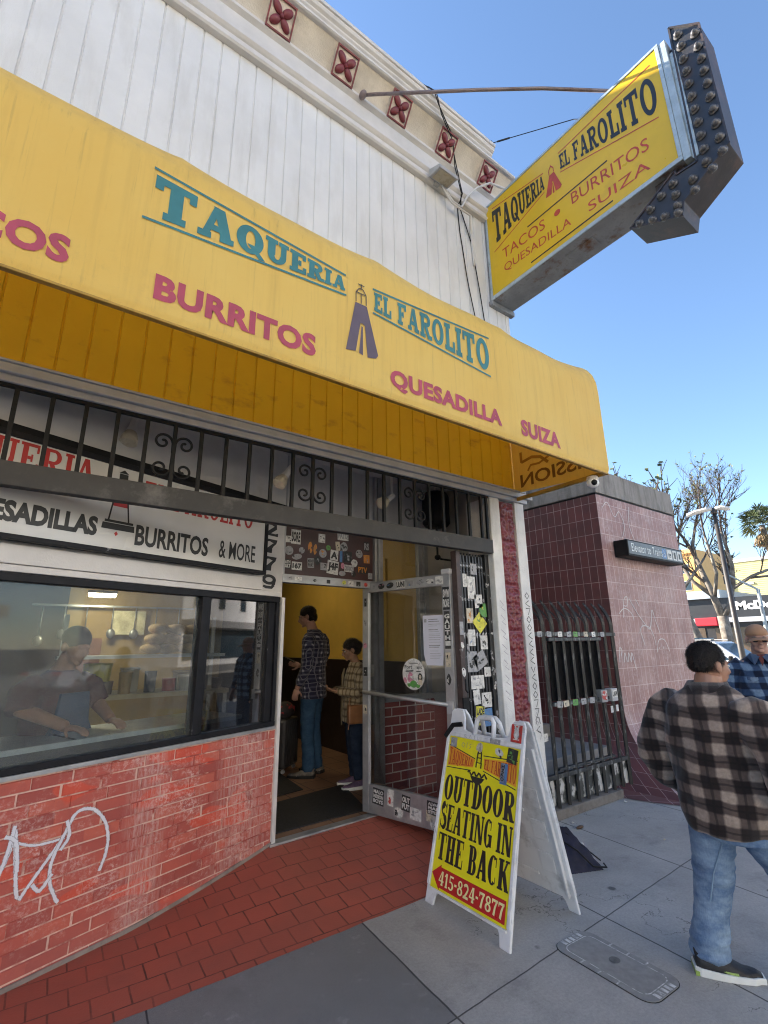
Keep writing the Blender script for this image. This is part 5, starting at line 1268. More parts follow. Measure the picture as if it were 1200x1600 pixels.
for i, (x, y, z, w, h, c) in enumerate(((.42, 6.25, 1.35, .26, .36, (.24, .10, .05)), (.75, 6.25, 1.75, .34, .26, (.75, .68, .45)))):
    tag(MB().box(x, x + w, y - .015, y, z, z + h).build('wall_poster', mat('poster_print', c, .5, .3, 7, bmp=0)), ['dark red', 'pale'][i] + ' poster on the cream kitchen wall', 'poster')
# ------------------------------------------------------------------ folding A-frame sign
M['sandwich'] = mat('white_plastic_board', (.72, .72, .73), .42, .05, 4, bmp=.15, bscale=150, stain=(.36, .355, .35), stain_scale=7, stain_lo=.54, stain_hi=.78)
M['acid'] = mat('acid_yellow_print', (.80, .71, .015), .35, .05, 3, bmp=0, stain=(.62, .55, .03), stain_scale=9, stain_lo=.6, stain_hi=.8)
af = thing('sandwich_board', 'white plastic sandwich board with a yellow OUTDOOR SEATING IN THE BACK poster and red arrow', 'sandwich board', (2.357, 2.86, 0))
EX, EY = Vector((0, -1, 0)), Vector((.2723, 0, 1)).normalized(); EN = Vector((-1, 0, .2723)).normalized()
AP = lambda u, v, d=0: EX * u + EY * v + EN * d
def board(name, P, parent, hinge_gap=False):
    g = MB()
    fr = lambda p: P(p.x, p.y, p.z)
    out = [(0, 0), (.075, 0), (.085, .055), (.10, .075), (.604, .075), (.619, .055), (.629, 0), (.704, 0), (.690, 1.13), (.675, 1.165), (.60, 1.165), (.575, 1.14), (.555, 1.06), (.47, 1.045), (.23, 1.045), (.165, 1.06), (.145, 1.15), (.12, 1.19), (.03, 1.19), (.012, 1.165)]
    g.prism([P(u, v, -.018) for u, v in out], (P(0, 0, .0) - P(0, 0, -.018)))
    b = g.build(name, M['sandwich'], parent, bevel=.005)
    g = MB()
    for q in ((.006, .030, .10, 1.03), (.674, .698, .10, 1.10), (.0302, .6738, 1.005, 1.035), (.0302, .6738, .078, .092)): g.box(*q, .0002, .012, fr)
    for u in (.05, .654): g.lathe([(0, .0), (.014, .0), (.012, .008), (0, .009)], (0, 0, 0), 10) if False else None
    g.build('rim', M['sandwich'], b, bevel=.004)
    # carrying handle
    g = MB(); g.tube([P(.255, 1.03, -.009), P(.265, 1.13, -.009), P(.285, 1.155, -.009), P(.40, 1.155, -.009), P(.42, 1.13, -.009), P(.43, 1.03, -.009)], .017, 8, side=EN); g.build('handle', M['sandwich'], b, smooth=True)
    return b
fb = board('front_board', AP, af)
EY2 = Vector((-.2723, 0, 1)).normalized(); EN2 = Vector((1, 0, .2723)).normalized()
BP = lambda u, v, d=0: Vector((.663, 0, 0)) + EX * u + EY2 * v + EN2 * d
bb = board('back_board', BP, af)
g = MB(); bfr = lambda p: BP(p.x, p.y, p.z)
for v in (.16, .36, .56, .76, .94):
    g.box(.09, .46, v, v + .022, -.026, -.0185, bfr); g.box(.50, .61, v + .05, v + .17, -.026, -.0185, bfr) if v < .9 else None
for v in (.27, .66): g.prism([BP(.28 + .03 * math.cos(R(a)), v + .03 * math.sin(R(a)), -.0185) for a in range(0, 360, 30)], EN2 * -.008)
g.build('stiffening_rib', M['sandwich'], bb, bevel=.004)
MB().box(.66, .6738, .10, 1.0, -.04, -.0185, bfr).build('side_flange', M['sandwich'], bb, bevel=.003)
MB().box(.03, .044, .10, 1.0, -.04, -.0185, bfr).build('side_flange', M['sandwich'], bb, bevel=.003)
g = MB(); g.tube([AP(.64, 1.14, -.01), BP(.64, 1.14, .01)], .012, 8); g.tube([AP(.08, 1.16, -.01), BP(.08, 1.16, .01)], .012, 8); g.build('hinge', M['sandwich'], af)
g = MB(); g.box(.65, .665, .0, .0, 0, 0) if False else g.tube([AP(-.004, .99, .016), AP(.06, 1.075, .018), AP(.15, 1.09, .018)], .017, 8, flat=.4); g.build('strap', M['black'], fb)
MB().box(.033, .671, .094, 1.003, .0004, .0022, lambda p: AP(p.x, p.y, p.z)).build('poster', M['acid'], fb)
AF = lambda u0, u1, v0, v1, d=.003: (lambda u, v, k=0: AP(u0 + (u1 - u0) * u, v0 + (v1 - v0) * v, d + k * .0002))
g = MB()
slab_text(g, 'OUTDOOR', AF(.045, .66, .60, .757), tx=.34, ty=.075, gap=.06, sl=.09)
slab_text(g, 'SEATING IN', AF(.045, .66, .425, .578), tx=.32, ty=.075, gap=.07, sl=.09)
slab_text(g, 'THE BACK', AF(.055, .66, .255, .405), tx=.33, ty=.075, gap=.07, sl=.09)
def aline(u0, v0, u1, v1, w=.006): g.poly(path2([(0, 0), (1, 0)], 1)[0] and [AP(*p, .003) for p in ((u0, v0 - w / 2), (u1, v1 - w / 2), (u1, v1 + w / 2), (u0, v0 + w / 2))])
aline(.04, .945, .30, .86 + .03); aline(.04, .80, .27, .825 - .01); aline(.37, .92, .655, .935); aline(.38, .83, .655, .775)
for k, (v0, v1, w) in enumerate(((.84, .868, .055), (.872, .898, .05), (.902, .926, .045), (.93, .95, .038))):
    u = .335
    for q in (box2(u - w / 2, v0, u - w / 2 + .012, v1), box2(u + w / 2 - .012, v0, u + w / 2, v1), box2(u - w / 2, v1, u + w / 2, v1 + .006)): g.poly([AP(a, b, .003 + .0002 * k) for a, b in q[0]])
wv = [(.245 + .175 * i / 14, .80 + .012 * math.sin(i * 1.7)) for i in range(15)]
for q in path2(wv, .014): g.poly([AP(a, b, .0034) for a, b in q])
g.poly([AP(a, b, .0038) for a, b in [(.27, .785), (.40, .785), (.375, .755), (.335, .745), (.295, .755)]])
g.build('black_lettering', M['ink_black'], fb)
g = MB()
g.poly([AP(a, b, .003) for a, b in [(.035, .172), (.115, .232), (.115, .218), (.655, .218), (.655, .108), (.115, .108), (.115, .094)]])
g.build('red_arrow', M['ink_red'] if False else mat('arrow_red', (.50, .02, .02), .35, .06, 6, bmp=0), fb)
g = MB(); slab_text(g, '415-824-7877', AF(.105, .645, .125, .20, .0036), tx=.24, ty=.11, gap=.1, sl=.05); g.build('phone_number', mat('pale_yellow_ink', (.80, .74, .35), .4, .05, 6, bmp=0), fb)
g = MB()
g.poly([AP(a, b, .0026) for a, b in [(.045, .945), (.30, .885), (.285, .835), (.045, .812)]]); g.poly([AP(a, b, .0026) for a, b in [(.375, .905), (.655, .925), (.655, .79), (.385, .84)]])
g.build('orange_band', mat('orange_print', (.75, .33, .03), .4, .08, 5, bmp=0), fb)
g = MB()
def tenv(u0, u1, b0, b1, t0, t1): return lambda u, v, k=0: AP(u0 + (u1 - u0) * u, (b0 + (b1 - b0) * u) * (1 - v) + (t0 + (t1 - t0) * u) * v, .0034 + k * .0002)
slab_text(g, 'TAQUERIA', tenv(.05, .285, .818, .842, .932, .882), tx=.26, ty=.08, gap=.06); g.build('red_word', M['ink_red'], fb); g = MB(); slab_text(g, 'EL FAROLITO', tenv(.385, .65, .846, .80, .90, .915), tx=.25, ty=.08, gap=.07)
g.build('red_word', M['ink_red'], fb)
AQ = lambda x, y, d=0: AP(x, y, .0024 + d)
AQ2 = lambda x, y, d=0: AP(x, y, .0125 + d)
for a in [(.08, .965, .06, .06, GREY, WHITE, None, .05, 'rect', 2), (.33, .965, .07, .07, CREAM, GREY, None, -.2, 'blob', 3), (.50, .96, .08, .055, WHITE, BLACK, None, -.4, 'blob', 3), (.61, .955, .08, .085, BLACK, GREEN, None, -.1, 'rect', 5), (.555, .845, .055, .12, BLUE, WHITE, None, 0, 'rect', 0), (.545, .85, .03, .11, WHITE, BLACK, 'H\nZ\nK\nO', 0, 'rect', 0)]:
    sticker(fb, (lambda x, y, d=0: AQ(x, y, d + .0016)), *a)
sticker(fb, AQ2, .635, 1.09, .085, .105, RED, WHITE, None, -.02, 'rect', 0)
g = MB()
for (x, y, rx, ry) in ((.635, 1.085, .022, .028), (.635, 1.112, .019, .016), (.622, 1.128, .006, .008), (.648, 1.128, .006, .008)): g.poly([AQ2(x + rx * math.cos(R(a)), y + ry * math.sin(R(a)), .0018 + .0003 * (y - 1.08)) for a in range(0, 360, 30)])
for y in (1.052, 1.135): g.poly([AQ2(.61, y, .0016), AQ2(.66, y, .0016), AQ2(.66, y + .006, .0016), AQ2(.61, y + .006, .0016)])
g.build('sticker_figure', ST[WHITE], fb)
sticker(fb, AQ2, .465, 1.02, .09, .03, GREY, WHITE, None, 0, 'rect', 2, th=.0008)
g = MB()
for k, p in enumerate([[(.18, 1.01), (.185, 1.03), (.2, 1.025), (.19, 1.018), (.205, 1.008)], [(.23, 1.01), (.24, 1.03), (.25, 1.01)], [(.28, 1.01), (.28, 1.03)], [(.31, 1.03), (.31, 1.01), (.325, 1.01)]]):
    for q in path2(p, .003): g.poly([AQ2(a, b, .0004 + .0002 * k) for a, b in q])
for k, p in enumerate([[(.17, .975), (.16, .955), (.18, .945), (.19, .965), (.17, .975)], [(.21, .98), (.21, .945)], [(.25, .975), (.23, .965), (.25, .955), (.235, .943)]]):
    for q in path2(p, .004): g.poly([AQ(a, b, .0024 + .0002 * k) for a, b in q])
g.build('pen_scrawl', ST[GREY], fb)

# ------------------------------------------------------------------ bag on the ground, utility cover, mats
bg_ = MB()
BV = [(3.39, 2.52, 0), (3.69, 2.40, 0), (3.84, 2.66, 0), (3.56, 2.80, 0), (3.50, 2.70, .25), (3.555, 2.60, .255), (3.62, 2.63, .19), (3.55, 2.76, .225)]
for f_ in ((3, 2, 1, 0), (0, 1, 5, 4), (1, 2, 6, 5), (2, 3, 7, 6), (3, 0, 4, 7), (4, 5, 6, 7)): bg_.poly([BV[k] for k in f_])
bo = bg_.build('tote_bag', mat('navy_nylon', (.006, .008, .032), .75, .3, 8, bmp=.3, bscale=60), weld=.0005)
bake(bo, [('SUBSURF', dict(levels=2, render_levels=2, subdivision_type='SIMPLE')), ('REMESH', dict(mode='VOXEL', voxel_size=.007)), ('SMOOTH', dict(factor=.5, iterations=3))])
bo.data.materials.clear(); bo.data.materials.append(bpy.data.materials['navy_nylon'])
for v in bo.data.vertices:
    p = v.co; a_ = 1 - 2 * abs(mnoise.noise(p * 9)); v.co = p + Vector((.3, -.6, .5)) * (.016 * a_ * min(1, p.z * 12)) + Vector((0, 0, .008 * mnoise.noise(p * 21) * min(1, p.z * 12)))
g = MB(); g.tube([(3.47, 2.665, .20), (3.53, 2.50, .13), (3.60, 2.43, .035), (3.70, 2.385, .02), (3.72, 2.42, .03)], .006, 6); g.tube([(3.545, 2.60, .215), (3.62, 2.50, .13), (3.70, 2.43, .05)], .005, 6); g.build('bag_strap', M['black'], bo, smooth=True)
tag(bo, 'slumped dark navy tote bag on the pavement behind the sandwich board', 'bag')
uc = thing('utility_cover', 'rounded concrete utility box cover with white edge marks set in the pavement', 'utility cover', (2.73, 1.78, 0))
def rrect(w, h, r, z, n=6):
    pts = []
    for cx, cy, a0 in ((w - r, h - r, 0), (-w + r, h - r, 90), (-w + r, -h + r, 180), (w - r, -h + r, 270)):
        for i in range(n + 1): a = R(a0 + 90 * i / n); pts.append((cx + r * math.cos(a), cy + r * math.sin(a), z))
    return pts
uc.rotation_euler = (0, 0, R(-2))
MB().prism(rrect(.148, .283, .074, .0005), (0, 0, .0015)).build('gap', M['black'], uc)
MB().prism(rrect(.1445, .2795, .071, .0016), (0, 0, .0030)).build('collar', mat('cover_concrete', (.27, .268, .26), .8, .12, 20, bmp=.4, bscale=200), uc)
g = MB()
o_, i_ = rrect(.112, .232, .045, .0052), rrect(.107, .227, .042, .0052)
for k in range(len(o_)):
    if mnoise.noise(Vector((k * 1.9, 0, 5))) > -.25: g.poly([o_[k], o_[(k + 1) % len(o_)], i_[(k + 1) % len(o_)], i_[k]])
for x, y, w, h in [(.128, .1, .014, .004), (.128, 0, .014, .004), (.128, -.1, .014, .004), (-.128, .1, .014, .004), (-.128, 0, .014, .004), (-.128, -.1, .014, .004)]: g.box(x - w, x + w, y - h, y + h, .0050, .0054)
for i in range(5):
    for s in (1, -1): g.box(-.075 + i * .033, -.055 + i * .033, s * .256 - .018, s * .256 + .018, .0050, .0054)
g.build('white_marking', mat('chalk_white', (.60, .60, .59), .85, .25, 40, bmp=.3, stain=(.30, .30, .29), stain_scale=22, stain_lo=.5, stain_hi=.62), uc)
g = MB(); g.poly([(.02 + .03 * math.cos(R(a)), .01 + .028 * math.sin(R(a)), .0069) for a in range(0, 360, 30)]); g.build('dark_spot', mat('cover_stain', (.13, .13, .13), .85, .2, 30), uc)
sp = MB(); sp.poly([(2.93 + .10 * math.cos(R(a)), 1.02 + .085 * math.sin(R(a)), .003) for a in range(0, 360, 20)]); tag(sp.build('manhole_rim', M['kerb']), 'pale round cover at the lower edge of the pavement by the walking man', 'cover')
M['mat'] = mat('rubber_mat', (.016, .016, .018), .7, .3, 40, bmp=.5, bscale=250)
g = MB(); g.prism([(1.80, 4.16, .131), (2.80, 4.2, .131), (3.05, 5.05, .131), (2.12, 4.90, .131)], (0, 0, .010)); tag(g.build('door_mat', M['mat'], bevel=.003), 'black rubber mat just inside the open doorway', 'mat')
g = MB(); g.prism([(1.85, 5.02, .131), (2.62, 5.15, .131), (2.72, 6.1, .131), (1.9, 6.1, .131)], (0, 0, .010)); tag(g.build('door_mat', M['mat'], bevel=.003), 'black rubber mat under the suitcase, beyond the doorway mat', 'mat')
# litter
for i, (x, y) in enumerate(((4.35, 3.1), (4.15, 3.12), (3.95, 2.75), (4.6, 2.4), (5.3, 3.12))):
    g = MB(); s = .012 + .006 * (i % 3); g.ell((0, 0, s * .5), (s, s * .7, s * .5), 6, 4)
    o = g.build('litter', ST[CREAM if i % 2 else WHITE]); o.location = (x, y, 0)
    tag(o, ['scrap of pale litter beside the fence kerb, towards the pilaster', 'scrap of white litter against the fence kerb next to a cream one', 'white scrap lying near the back leg of the sandwich board', 'cream scrap out on the open pavement', 'white crumpled scrap where the fence kerb meets the maroon tiles'][i] if True else None, 'litter')
g = MB(); g.ell((0, 0, .012), (.05, .02, .012), 8, 5); o = g.build('dead_leaf', mat('leaf_brown', (.10, .055, .03), .8)); o.location = (4.28, 2.98, 0); tag(o, 'curled brown leaf on the pavement below the fence', 'leaf')

# spray tag on the brick wall
def spray():
    m, nt, bs, L = new_mat('white_spray')
    tc = nt.nodes.new('ShaderNodeTexCoord')
    sx = nt.nodes.new('ShaderNodeSeparateXYZ'); L(tc.outputs['UV'], sx.inputs[0])
    d = mathn(nt, L, 'ABSOLUTE', mathn(nt, L, 'MULTIPLY_ADD', sx.outputs[1], 2.0, -1.0))
    n = N(nt, 'ShaderNodeTexNoise', Scale=70.0, Detail=6.0, Roughness=.7); L(tc.outputs['Object'], n.inputs['Vector'])
    k = mathn(nt, L, 'ADD', mathn(nt, L, 'MULTIPLY', d, -1.1), mathn(nt, L, 'ADD', n.outputs['Fac'], .35))
    r = N(nt, 'ShaderNodeMapRange', **{'From Min': .22, 'From Max': .5}); L(k, r.inputs['Value'])
    bs.inputs['Base Color'].default_value = (.68, .68, .74, 1); bs.inputs['Roughness'].default_value = .6
    t = N(nt, 'ShaderNodeBsdfTransparent'); ms = N(nt, 'ShaderNodeMixShader')
    L(mathn(nt, L, 'MULTIPLY', r.outputs[0], .92), ms.inputs[0]); L(t.outputs[0], ms.inputs[1]); L(bs.outputs[0], ms.inputs[2]); L(ms.outputs[0], nt.nodes['Material Output'].inputs['Surface'])
    return m
M['spray'] = spray()
def smooth_path(p, n=8):
    P = [Vector((a[0], a[1], 0)) for a in p]; out = []
    for i in range(len(P) - 1):
        a, b, c, d = P[max(i - 1, 0)], P[i], P[i + 1], P[min(i + 2, len(P) - 1)]
        for k in range(n):
            t = k / n; out.append(tuple((.5 * ((2 * b) + (c - a) * t + (2 * a - 5 * b + 4 * c - d) * t * t + (3 * b - a - 3 * c + d) * t ** 3))[:2]))
    out.append(p[-1]); return out
def ribbon(mb, P, pts, w, d=0.0):
    qs = path2(pts, w); n = len(qs)
    for i, q in enumerate(qs): mb.poly([P(a, b, d) for a, b in q], [(i / n, 1), ((i + 1) / n, 1), ((i + 1) / n, 0), (i / n, 0)])
g = MB()
PWl = lambda x, y, d=0: W((x, .0105 + d, y))
for k, p in enumerate([[(-.30, .40), (-.22, .60), (-.16, .72), (-.12, .60), (-.14, .44)], [(-.14, .44), (-.08, .58), (-.055, .70)], [(-.055, .72), (-.03, .56), (-.005, .42), (.01, .40)], [(-.06, .74), (-.08, .60), (-.13, .42)], [(-.035, .655), (.03, .625), (.10, .615), (.19, .615)],
                       [(.01, .39), (.06, .46), (.13, .55), (.185, .63), (.22, .71), (.27, .735), (.34, .71), (.405, .63), (.43, .54), (.425, .46), (.40, .39)], [(.215, .70), (.17, .60), (.14, .52), (.14, .44), (.17, .36), (.20, .31)], [(.19, .70), (.21, .62), (.175, .56)], [(-.10, .70), (-.045, .66), (-.02, .52)], [(.15, .46), (.10, .40), (.06, .44)], [(-.30, .58), (-.2, .5), (-.16, .40)]]):
    ribbon(g, PWl, smooth_path(p), .040 if k != 4 else .028, .0006 * k)
tag(g.build('graffiti_tag', M['spray']), 'looping white spray-paint tag on the red brick wall under the window', 'graffiti')

# ------------------------------------------------------------------ iron fence between the shop and the elevator building
M['fenceiron'] = mat('fence_iron', (.022, .024, .026), .45, .3, 6, bmp=.3, bscale=50, stain=(.24, .26, .26), stain_scale=11, stain_lo=.56, stain_hi=.70, streak=(2, 2, .5))
M['fencegreen'] = mat('fence_patina', (.10, .14, .13), .5, .3, 6, bmp=.3, stain=(.03, .03, .03), stain_scale=8, stain_lo=.5, stain_hi=.65, streak=(2, 2, .4))
fn_ = thing('iron_fence', 'black iron gate fence with bars curving inward at the top, on a concrete kerb', 'fence', (4.0, 3.25, 0))
bxs = [.05, .20, .38, .545, .71, .865, 1.02, 1.185, 1.36, 1.53, 1.69]
def fbar(x, m, y=0, lean=.125, top=2.06, w=.026):
    g = MB(); pts = [(0, 0, .085), (0, 0, 1.0), (0, 0, 1.80)]
    for i in range(1, 7): t = i / 6; pts.append((0, lean * t ** 1.7, 1.80 + (top - 1.80) * t))
    g.tube(pts, [w] * (len(pts) - 2) + [w * .8, w * .45], 4, flat=.75, side=(1, 1, 0)); o = g.build('bar', m, fn_); o.location = (x, y, 0); return o
for i, x in enumerate(bxs): fbar(x, M['fencegreen'] if i in (0, 1) else M['fenceiron'], w=.030 if i in (1, 2, 10) else .026)
for x in (.46, .62, .78, .95, 1.10, 1.27, 1.44): fbar(x, M['fenceiron'], .075, .13, 1.97, .014)
for nm, q in (('top_rail', (0, 1.74, 1.675, 1.715)), ('gate_rail', (.44, 1.42, 1.625, 1.660)), ('mid_rail', (.44, 1.52, .985, 1.02)), ('low_rail', (0, 1.66, .335, .375)), ('low_rail', (.42, 1.42, .395, .42))):
    MB().box(q[0], q[1], -.018, .022, q[2], q[3]).build(nm, M['fenceiron'], fn_, bevel=.003)
MB().box(.02, 1.70, .02, .026, .10, .334).build('kick_plate', mat('peeling_plate', (.05, .055, .055), .6, .3, 9, stain=(.52, .53, .53), stain_scale=10, stain_lo=.5, stain_hi=.58, streak=(1, 1, .6)), fn_)
MB().box(.47, 1.40, .03, .036, 1.03, 1.62).build('void_sheet', mat('void_black', (.010, .010, .011), .9, .3, 20, spec=.1), fn_)  # black sheet standing in for the dark void behind the gate bars
g = MB()
g.box(1.24, 1.36, -.05, .03, .965, 1.095); lb = g.build('lock_box', rust_metal('lock_steel', (.30, .30, .30), amt=(.6, .75)), fn_, bevel=.006)
g = MB(); g.box(1.44, 1.56, -.055, .03, .965, 1.10); lb2 = g.build('keypad_box', M['greymetal'], fn_, bevel=.006)
FP = lambda y0: (lambda x, y, d=0: Vector((x, y0 - d, y)))
sticker(lb, FP(-.0502), 1.30, 1.035, .11, .11, RED, WHITE, None, 0, 'blob', 5); sticker(lb2, FP(-.0552), 1.50, 1.045, .10, .075, WHITE, BLACK, 'LAM', .05)
cols_ = [WHITE, GREY, GREY, WHITE, GREY, GREEN, CREAM, WHITE, GREY, WHITE]
for i, x in enumerate((.10, .28, .46, .63, .79, .94, 1.10, 1.28, 1.44)): sticker(fn_, FP(-.0185), x + rs.uniform(-.02, .02), 1.695, .075, .055, cols_[i], BLACK, None, rs.uniform(-.1, .1), 'rect', 2)
for i, x in enumerate((.52, .63, .79, .94, 1.10)): sticker(fn_, FP(-.0185), x, 1.0, .09, .06, [GREY, CREAM, GREEN, GREY, GREY][i], BLACK, None, rs.uniform(-.1, .1), 'rect', 2)
for x, y, w, h in ((1.46, .88, .05, .07), (1.57, .885, .05, .07)): sticker(fn_, FP(-.021), x, y, w, h, WHITE, GREY, None, 0, 'rect', 2)
sticker(fn_, FP(-.026), .22, .72, .09, .07, WHITE, GREY, None, .1, 'rect', 3)
g = MB(); g.box(3.962, 5.44, 3.20, 3.42, 0, .085); tag(g.build('fence_kerb', mat('kerb_old', (.17, .155, .14), .9, .2, 8, bmp=.7, bscale=60, stain=(.05, .05, .05), stain_scale=7), bevel=.01), 'low worn concrete kerb under the black iron fence', 'kerb')
st_ = MB(); st_.box(4.05, 6.2, 3.75, 5.6, 0, .34); st_.box(4.05, 6.2, 4.6, 5.6, .3405, .5)
tag(st_.build('concrete_step', mat('step_concrete', (.24, .24, .24), .85, .12, 4, bmp=.3), bevel=.01), 'grey concrete step behind the black iron fence', 'step')
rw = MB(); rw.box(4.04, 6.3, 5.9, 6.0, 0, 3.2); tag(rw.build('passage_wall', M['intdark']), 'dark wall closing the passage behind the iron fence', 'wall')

# ------------------------------------------------------------------ elevator building with flared tiled base
ev = thing('elevator_building', 'maroon-tiled elevator building with a flared base and a weathered concrete top', 'building', (6.43, 3.64, 0))
def off(z): return .92 * max(0, (.80 - z) / .80) ** 2.4
zs = [0.006 + (.8 - .006) * (i / 14) for i in range(15)] + [1.2, 1.6, 2.0, 2.4, 2.8, 3.2, 3.685]
def ev_face(front):
    g = MB(); L_ = 2.39 if front else 2.0
    arc = [0]
    for i in range(1, len(zs)): arc.append(arc[-1] + math.hypot(zs[i] - zs[i - 1], off(zs[i]) - off(zs[i - 1])))
    tot = arc[-1]; NU = 12
    def P(u, i):
        o = off(zs[i])
        if front: return (-.75 * o * (1 - u) + (L_ + .3 * o) * u if False else (-.75 * o) + (L_ + .75 * o) * u, -o, zs[i])
        b = (-.14, 2.0)
        return (-.75 * o + (b[0]) * u, -o + (2.0 + o) * u, zs[i])
    for i in range(len(zs) - 1):
        for k in range(NU):
            u0, u1 = k / NU, (k + 1) / NU
            pts = [P(u0, i), P(u1, i), P(u1, i + 1), P(u0, i + 1)]
            uv = [(u0 * L_, 3.8 - tot + arc[i]), (u1 * L_, 3.8 - tot + arc[i]), (u1 * L_, 3.8 - tot + arc[i + 1]), (u0 * L_, 3.8 - tot + arc[i + 1])]
            g.poly(pts, uv)
    return g
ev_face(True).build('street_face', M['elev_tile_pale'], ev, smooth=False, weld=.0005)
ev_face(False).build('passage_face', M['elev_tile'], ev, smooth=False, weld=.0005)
MB().box(.02, 2.38, .03, 2.0, 0, 3.66).build('core', M['intdark'], ev)
M['captop'] = mat('weathered_concrete', (.27, .255, .24), .85, .12, 3, bmp=.5, bscale=70, stain=(.10, .095, .085), stain_scale=3.0, stain_lo=.45, stain_hi=.75, streak=(3, 3, .6))
g = MB(); g.prism([(.0, -.012, 3.715), (2.40, -.012, 3.715), (2.40, 2.0, 3.715), (-.15, 2.0, 3.715)], (0, 0, .375)); g.build('concrete_cap', M['captop'], ev, bevel=.01)
g = MB(); g.prism([(.02, .01, 3.684), (2.38, .01, 3.684), (2.38, 2.0, 3.684), (-.12, 2.0, 3.684)], (0, 0, .03)); g.build('shadow_gap', M['black'], ev)
g = MB()
EG = lambda x, y, d=0: Vector((x - 6.43, -.004 - d, y))
for k, p in enumerate([[(6.62, 1.98), (6.78, 2.06), (6.95, 2.0), (7.0, 1.9)], [(6.72, 1.93), (6.8, 2.18), (6.9, 2.22), (6.86, 2.1), (6.76, 2.1)], [(6.95, 2.2), (7.1, 2.02), (7.28, 1.86), (7.4, 1.78), (7.5, 1.92), (7.56, 2.06), (7.62, 1.9), (7.7, 1.72)], [(7.12, 2.2), (7.2, 2.1)], [(7.1, 1.72), (7.2, 1.82), (7.4, 1.8), (7.5, 1.66), (7.52, 1.55)], [(7.14, 1.72), (7.2, 1.55)], [(7.52, 1.45), (7.62, 1.62), (7.8, 1.62), (7.9, 1.46)], [(7.6, 1.5), (7.62, 1.52)], [(7.72, 1.5), (7.74, 1.53)],
                       [(6.47, 1.34), (6.5, 1.52), (6.56, 1.5), (6.52, 1.42)], [(6.58, 1.34), (6.62, 1.46), (6.66, 1.34)], [(6.68, 1.34), (6.72, 1.46), (6.76, 1.34), (6.8, 1.46), (6.84, 1.33), (6.86, 1.24)],
                       [(6.55, 3.5), (6.7, 3.6), (6.85, 3.4), (7.0, 3.5), (7.1, 3.3), (7.0, 3.1)], [(7.3, 3.62), (7.25, 3.3), (7.4, 3.0)]]):
    ribbon(g, EG, smooth_path(p, 5), .012 if k < 12 else .010, .0006 * k)
g.build('graffiti_tag', mat('white_marker', (.62, .60, .60), .6, .15, 30, bmp=0), ev)
es = thing('station_sign', 'black box sign reading Elevator to Trains with pictograms on the maroon tiled wall', 'sign', (6.72, 3.43, 2.78))
MB().box(0, 1.68, .0, .20, 0, .235).build('sign_box', M['black'], es, bevel=.006)
MB().box(.02, 1.66, -.003, -.0005, .03, .215).build('sign_face', mat('sign_slate', (.085, .095, .10), .35, .1, 4, bmp=0), es)
g = MB(); sans_text(g, 'Elevator to Trains', lambda u, v, k=0: Vector((.10 + .90 * u, -.0045, .068 + .12 * v)), bold=.004, spacing=1.12); g.build('lettering', mat('sign_ivory', (.66, .68, .66), .4, .05, bmp=0), es)
for i, (x, c) in enumerate(((1.06, BLUE), (1.225, WHITE), (1.40, WHITE), (1.555, WHITE))):
    w = .13 if i != 1 else .17
    sticker(es, (lambda x_, y_, d=0: Vector((x_, -.0032 - d, y_))), x, .122, w * .92, .15, c, WHITE if c == BLUE else BLACK, None, 0, 'rect', 0, name='pictogram')
g = MB()
for q in (box2(1.19, .08, 1.20, .15), box2(1.19, .08, 1.26, .09), box2(1.22, .10, 1.27, .14), box2(1.37, .07, 1.43, .17), box2(1.53, .075, 1.585, .16)): g.poly([Vector((a, -.0062, b)) for a, b in q[0]])
g.build('pictogram_figure', ST[BLACK], es)
g = MB()
for q in ring2(1.06, .105, .032, .038, .008, .008, 150, 400): g.poly([Vector((a, -.0060, b)) for a, b in q])
for q in path2([(1.05, .175), (1.052, .125), (1.08, .12), (1.095, .085)], .010): g.poly([Vector((a, -.0064, b)) for a, b in q])
g.build('pictogram_figure', ST[WHITE], es)
MB().tube([(1.68, .08, .16), (1.76, .05, .16)], .02, 8).build('sign_knob', M['black'], es)

